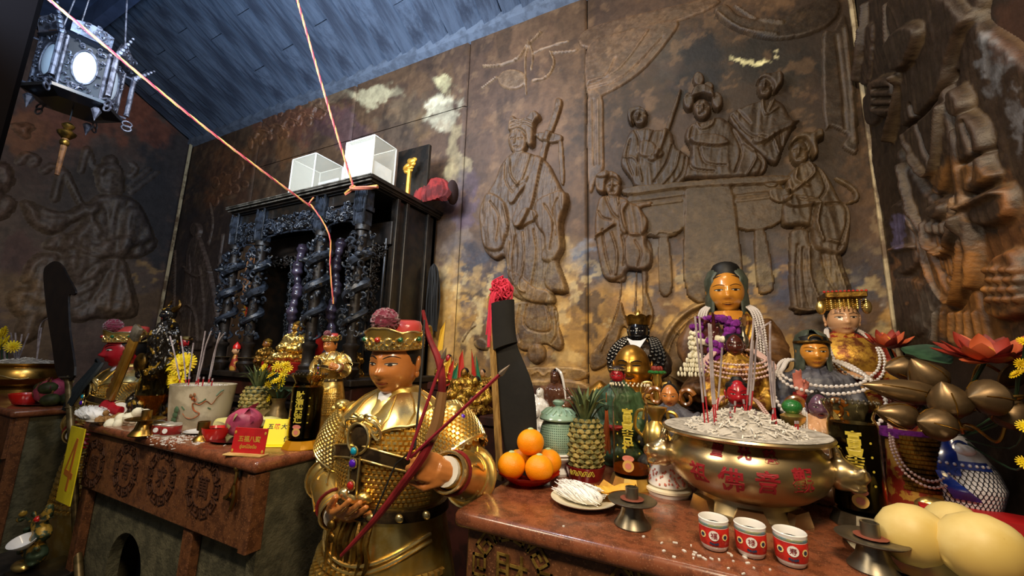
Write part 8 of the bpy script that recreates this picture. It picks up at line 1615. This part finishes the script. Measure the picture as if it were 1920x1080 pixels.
b = MB(); [b.tube(catmull([(x*hs, -.4*hs, hz-.3*hs), (x*hs, -.5*hs, hz-.9*hs), (x*hs*.7, -.5*hs, hz-1.4*hs)], 3), [.04*hs, .07*hs, .02*hs], 5) for x in np.linspace(-.22, .22, 8)]; b.build('beard', 'beard', t); hb = hand_mb(.6, side=1, curls=[(1., 1.2, .8)]*4); hb.xf(frame((-1, -.3, 0), (0, -1, .2)), (-w*.6, -w*.9, H*.5)); hb.build('fist', 'skin_red', t, remesh=.006, it=1)
# ---- big dark halberd blade on a brass pole
y = 1.245; O = A(133, 706, y=y); t = thing('halberd', 'big dark broad-bladed halberd on a brass pole at the left', 'weapon', (O[0], y, 0.))
P = catmull([(A(u, v, y=y)-np.array([O[0], 0, 0]))[[0, 2]] for u, v in ((83, 512), (92, 496), (106, 490), (118, 499), (128, 518), (143, 546), (138, 554), (130, 556), (132, 620), (141, 704), (110, 706), (99, 645), (88, 575))], 4, True)
MB().prism(P[::-1], -.006, .006, lambda V: np.stack([V[:, 0], V[:, 2], V[:, 1]], 1)).build('blade', 'blade_black', t, smooth=False)
g0 = A(128, 707, y=y)-np.array([O[0], y, 0]); g1 = A(138, 890, y=y)-np.array([O[0], y, 0]); MB().ell(tuple(g0), (.065, .05, .008), 20, 6).build('guard', 'pewter', t); d = (g1-g0)/np.linalg.norm(g1-g0); MB().tube([g0, g0+d*.3, g0+d*(g0[2]/-d[2])], .021, 12).build('pole', 'bronze', t)
[MB().tube([g0+d*q+np.array([.024*math.cos(a), .024*math.sin(a), 0]) for a in np.linspace(0, 2*pi, 13)[:-1]], .005, 5, closed=True).build('pole_ring', 'bronze', t) for q in (.02, .25, .5)]
# ---- things on the far left altar
BC2 = np.array([A(42, 700, y=1.5)[0], 1.5, 1.0]); t = thing('censer', 'wide brass incense burner on the far left altar', 'incense burner', tuple(BC2)); MB().lathe([(0, 0), (.2, 0), (.2, .03), (.17, .06), (.26, .09), (.31, .14), (.31, .2), (.28, .25), (.3, .27), (.33, .28), (.33, .29), (.27, .27), (0, .26)], 48).build('bowl', 'brass', t); ash_mound(.265, .272, .06, t, flakes=150, seed=5)
b = MB(); [b.tube([(.315*math.cos(a), .315*math.sin(a), .16+.02*math.sin(a*6)) for a in np.linspace(3.6, 6.2, 40)], .006, 5)]; b.build('relief_band', 'gold', t)
cl = lambda L: [(.2222*x, 560+.2222*y) for x, y in L]
for i, (L, lab) in enumerate((([(25, 330), (45, 560)], 'leftmost incense stick in the far left burner'), ([(90, 290), (130, 510)], 'second incense stick in the far left burner'), ([(130, 290), (140, 500)], 'third incense stick in the far left burner'), ([(185, 300), (150, 510)], 'fourth incense stick leaning right in the far left burner'), ([(242, 295), (150, 520)], 'strongly right-leaning incense stick in the far left burner'), ([(350, 245), (305, 540)], 'single tall incense stick beside the halberd blade'), ([(405, 165), (335, 240), (310, 540)], 'hook-tipped incense stick beside the halberd blade'))): stick(cl(L), 1.5, lab, 'incense sticks in the far left burner', .15, .005, uc=42, k=.002)
t = thing('yellow_bouquet', 'yellow flowers at the left edge over the far left burner', 'flowers', tuple(A(8, 650, y=1.4))); yellow_flowers(t, [A(u, v, y=1.4)-np.array(t.location) for u, v in ((5, 625), (14, 640), (3, 645), (24, 650), (12, 622), (-8, 640))], .065, 3); b = MB(); [b.tube([A(u, 640, y=1.4)-np.array(t.location), A(u-2, 720, y=1.4)-np.array(t.location), np.array([0, 0, 1.0-t.location[2]])], .006, 5) for u in (4, 14)]; b.build('stems', 'leaf_green', t)
c = A(88, 758, z=1.0); t = thing('plate', 'steel plate with dragon fruit on the far left altar', 'plate', tuple(c)); MB().lathe([(0, .006), (.13, 0), (.17, .014), (.175, .016), (0, .012)], 30).build('plate', 'steel', t)
dragon_fruit(c+np.array([.02, .0, .105]), .095, 'pink dragon fruit on the far left altar beside the halberd', (0, 1.3, .2), 3); bowl(A(48, 758, z=1.0)+np.array([-.02, 0, 0]), .1, .085, 'plastic_red', 'red plastic bowl on the far left altar')
g = np.random.default_rng(12)
for k, (u, v) in enumerate(((150, 735), (162, 715), (145, 718), (158, 745), (170, 730))):
    p = A(u, v, y=1.36); t = thing('dark_fruit', ('lower left', 'upper right', 'upper left', 'lowest', 'rightmost')[k]+' dark green fruit in the heap left of the bearded general', 'fruit', (-4.72-.09*(k % 3), 1.3+.1*(k//3), 1.05+.085*(k in (1, 2))), group='dark fruit heap'); MB().ell((0, 0, 0), (.06, .06, .05), 14, 10).build('fruit', 'greens', t); MB().tube([(0, 0, .045), (.01, 0, .07)], .006, 5).build('stem', 'brown_cord', t)
# ---- gilt dragon figurine with white bowl low on the left
c = A(68, 1075, y=1.12); zb = max(.0, c[2]); t = thing('low_stool', 'low dark stool in the gap left of the front altar', 'stool', (c[0], 1.16, 0)); MB().rbox((0, 0, max(.04, zb-.015)), (.34, .26, .03), .005).build('seat', 'lacquer', t); [MB().box((sx*.14, sy*.1, max(.04, zb-.03)/2), (.03, .03, max(.04, zb-.03))).build('leg', 'lacquer', t, smooth=False) for sx in (-1, 1) for sy in (-1, 1)]
q = lambda u, v: A(u, v, y=1.12)-np.array([c[0], 1.12, zb]); t = thing('dragon_figurine', 'gilt and green dragon figurine under the yellow placard', 'figurine', (c[0], 1.12, zb)); b = MB().tube(catmull([q(52, 1060), q(70, 1040), q(62, 1015), q(82, 1000), q(72, 980), q(88, 965), q(94, 945)], 6), [.03, .05, .045, .04, .035, .03, .015], 10)
for k in range(26): p = q(60+g.uniform(-14, 20), g.uniform(960, 1060)); b.ell(p+np.array([0, -.02, 0]), g.uniform(.01, .026, 3), 7, 5)
[b.tube(catmull([q(70, 985), q(70+s*16, 975), q(75+s*28, 968)], 4), [.014, .01, .004], 6) for s in (-1, 1)]; b.build('dragon', 'jade_gilt', t, remesh=.008, it=1); MB().ell(q(58, 1056)+np.array([0, -.04, 0]), (.07, .04, .03), 14, 8).build('gilt_base', 'gold', t); MB().ell(q(84, 970)+np.array([0, -.03, 0]), .018, 8, 6).build('red_pearl', 'plastic_red', t)
c2_ = A(47, 1018, y=1.06); t = thing('white_bowl', 'white porcelain bowl beside the dragon figurine', 'bowl', tuple(c2_-np.array([.0, 0, .02])), rot=(.35, .2, 0)); MB().lathe([(0, 0), (.03, 0), (.06, .03), (.065, .045), (.061, .045), (.03, .008), (0, .006)], 24).build('bowl', 'china_white', t)
# ================================================================ HANGING LANTERN
mat('silver_work', '#6a6870', .4, .4, c2='#36343c', ns=24); mat('lantern_black', '#0e0f14', .35, coat=.3); mat('milk_glass', '#d8dee2', .15, coat=.6); mat('lantern_cream', '#a8a488', .5)
lc = A(150, 148, x=-3.5); t = thing('hanging_lantern', 'ornate hexagonal silver and black lantern hanging under the roof', 'lantern', tuple(lc), .35, scale=.88)
R6 = .2; HH = .19
MB().lathe([(0, -HH-.05), (.16, -HH-.05), (.25, -HH-.02), (.255, -HH), (.2, -HH+.012), (0, -HH+.012)], 6).build('bottom_plate', 'lantern_black', t, smooth=False); MB().lathe([(0, HH-.005), (.22, HH-.005), (.235, HH+.01), (.22, HH+.03), (0, HH+.03)], 6).build('top_plate', 'lantern_black', t, smooth=False)
def scrolls(b, x0, x1, z0, z1, y, n, seed, r): 
    g = np.random.default_rng(seed)
    for k in range(n): curl(b, (g.uniform(x0, x1), y, g.uniform(z0, z1)), g.uniform(*r), int(g.integers(1e6)))
for k in range(6):
    a = 2*pi*k/6; Rk = rotm(0, 0, a); ap = R6*math.cos(pi/6); hw = R6*math.sin(pi/6)*.92
    fr = MB().box((0, -ap, 0), (hw*2, .012, HH*2)); f = fr.xf(Rk).build('panel', 'silver_work' if k % 2 == 0 else 'lantern_black', t, smooth=False)
    MB().ell((0, -ap-.006, .01), (hw*.62, .012, HH*.62), 24, 12).xf(Rk).build('oval_glass', 'milk_glass', f)
    b = MB(); scrolls(b, -hw*.9, hw*.9, -HH*.95, -HH*.62, -ap-.012, 12, k, (.012, .024)); scrolls(b, -hw*.9, hw*.9, HH*.7, HH*.95, -ap-.012, 10, k+9, (.012, .02)); scrolls(b, -hw*.95, -hw*.7, -HH*.6, HH*.6, -ap-.012, 8, k+19, (.01, .018)); scrolls(b, hw*.7, hw*.95, -HH*.6, HH*.6, -ap-.012, 8, k+29, (.01, .018)); b.tube([(hw*.66*math.cos(q), -ap-.012, .01+HH*.66*math.sin(q)) for q in np.linspace(0, 2*pi, 25)[:-1]], .006, 5, closed=True)
    o = b.xf(Rk).build('openwork', 'silver_work', f); o['kind'] = 'stuff'
    # crest above, corner post, bracket and finials
    b = MB().grid(np.array([[(hw*1.1*u_, -ap-.03-.02*f_, HH+.03+.10*f_*(1-.25*u_*u_)) for u_ in np.linspace(-1, 1, 9)] for f_ in np.linspace(0, 1, 5)])); scrolls(b, -hw, hw, HH+.04, HH+.11, -ap-.06, 14, k+40, (.012, .024)); b.xf(Rk).build('crest', 'silver_work', t)
    ca_ = a+pi/6; cx, cy = R6*1.04*math.sin(ca_), -R6*1.04*math.cos(ca_)
    b = MB().tube([(cx, cy, -HH), (cx, cy, HH)], .012, 8); po = b.build('post', 'silver_work', t)
    b = MB(); ex, ey = cx*1.28, cy*1.28; b.tube([(ex, ey, -HH*.8), (ex, ey, HH*.8)], .016, 8); b.tube([(ex*1.0, ey*1.0, -HH*.9), (cx, cy, -HH*.9)], .008, 6).tube([(ex, ey, HH*.85), (cx, cy, HH*.85)], .008, 6); b.build('outer_post', 'silver_work', t)
    b = MB()
    for q in range(7): b.ell((ex*(1.02+.06*q), ey*(1.02+.06*q), HH*.9+.022*q), (.022-.0022*q,)*3, 6, 4)
    b.build('flame_finial', 'silver_work', t)
    b = MB(); [b.tube([(ex*1.05+.028*math.cos(q)*math.sin(ca_), ey*1.05-.028*math.cos(q)*math.cos(ca_), -HH-.02-.035*j+.022*math.sin(q)) for q in np.linspace(0, 2*pi, 11)[:-1]], .006, 5, closed=True) for j in range(2)]; b.build('hanging_scroll', 'silver_work', t)
    if k % 2: b = MB().lathe([(.0, -.1), (.02, -.04), (.028, -.02), (.015, 0)], 6, (cx*.95, cy*.95, -HH-.05)); b.build('drop', 'silver_work', t)
b = MB().tube([(0, 0, -HH-.05), (0, 0, -HH-.14)], .004, 5); b.build('drop_cord', 'black_cord', t)
MB().lathe([(0, -.1), (.02, -.09), (.045, -.06), (.05, -.045), (.03, -.03), (.018, -.02), (.03, -.005), (.035, .01), (.015, .03), (0, .035)], 16, (0, 0, -HH-.19)).build('drop_gourd', 'dark_gold', t); MB().tube([(0, 0, -HH-.28), (0, 0, -HH-.55)], [.018, .012], 8).build('drop_tassel', 'brown_cord', t); MB().ell((0, 0, -HH-.31), (.026, .026, .03), 10, 8).build('drop_bead', 'dark_gold', t)
for k, a in enumerate((.3, 2.4, 4.5)): MB().tube([(.2*math.sin(a), -.2*math.cos(a), HH+.02), (.1*math.sin(a), -.1*math.cos(a), HH+.9), (0, 0, 5.2-lc[2])], .005, 5).build('chain', 'silver_work', t)
# pieces too fine to pick apart count as stuff
for o in bpy.data.objects:
    if o.name.split('.')[0] in ('inner_frieze', 'fretwork', 'frieze', 'cape_folds', 'apron_carving', 'dragon', 'tassels', 'crown_filigree', 'beard', 'painted_clouds', 'painted_dragon'): o['kind'] = 'stuff'
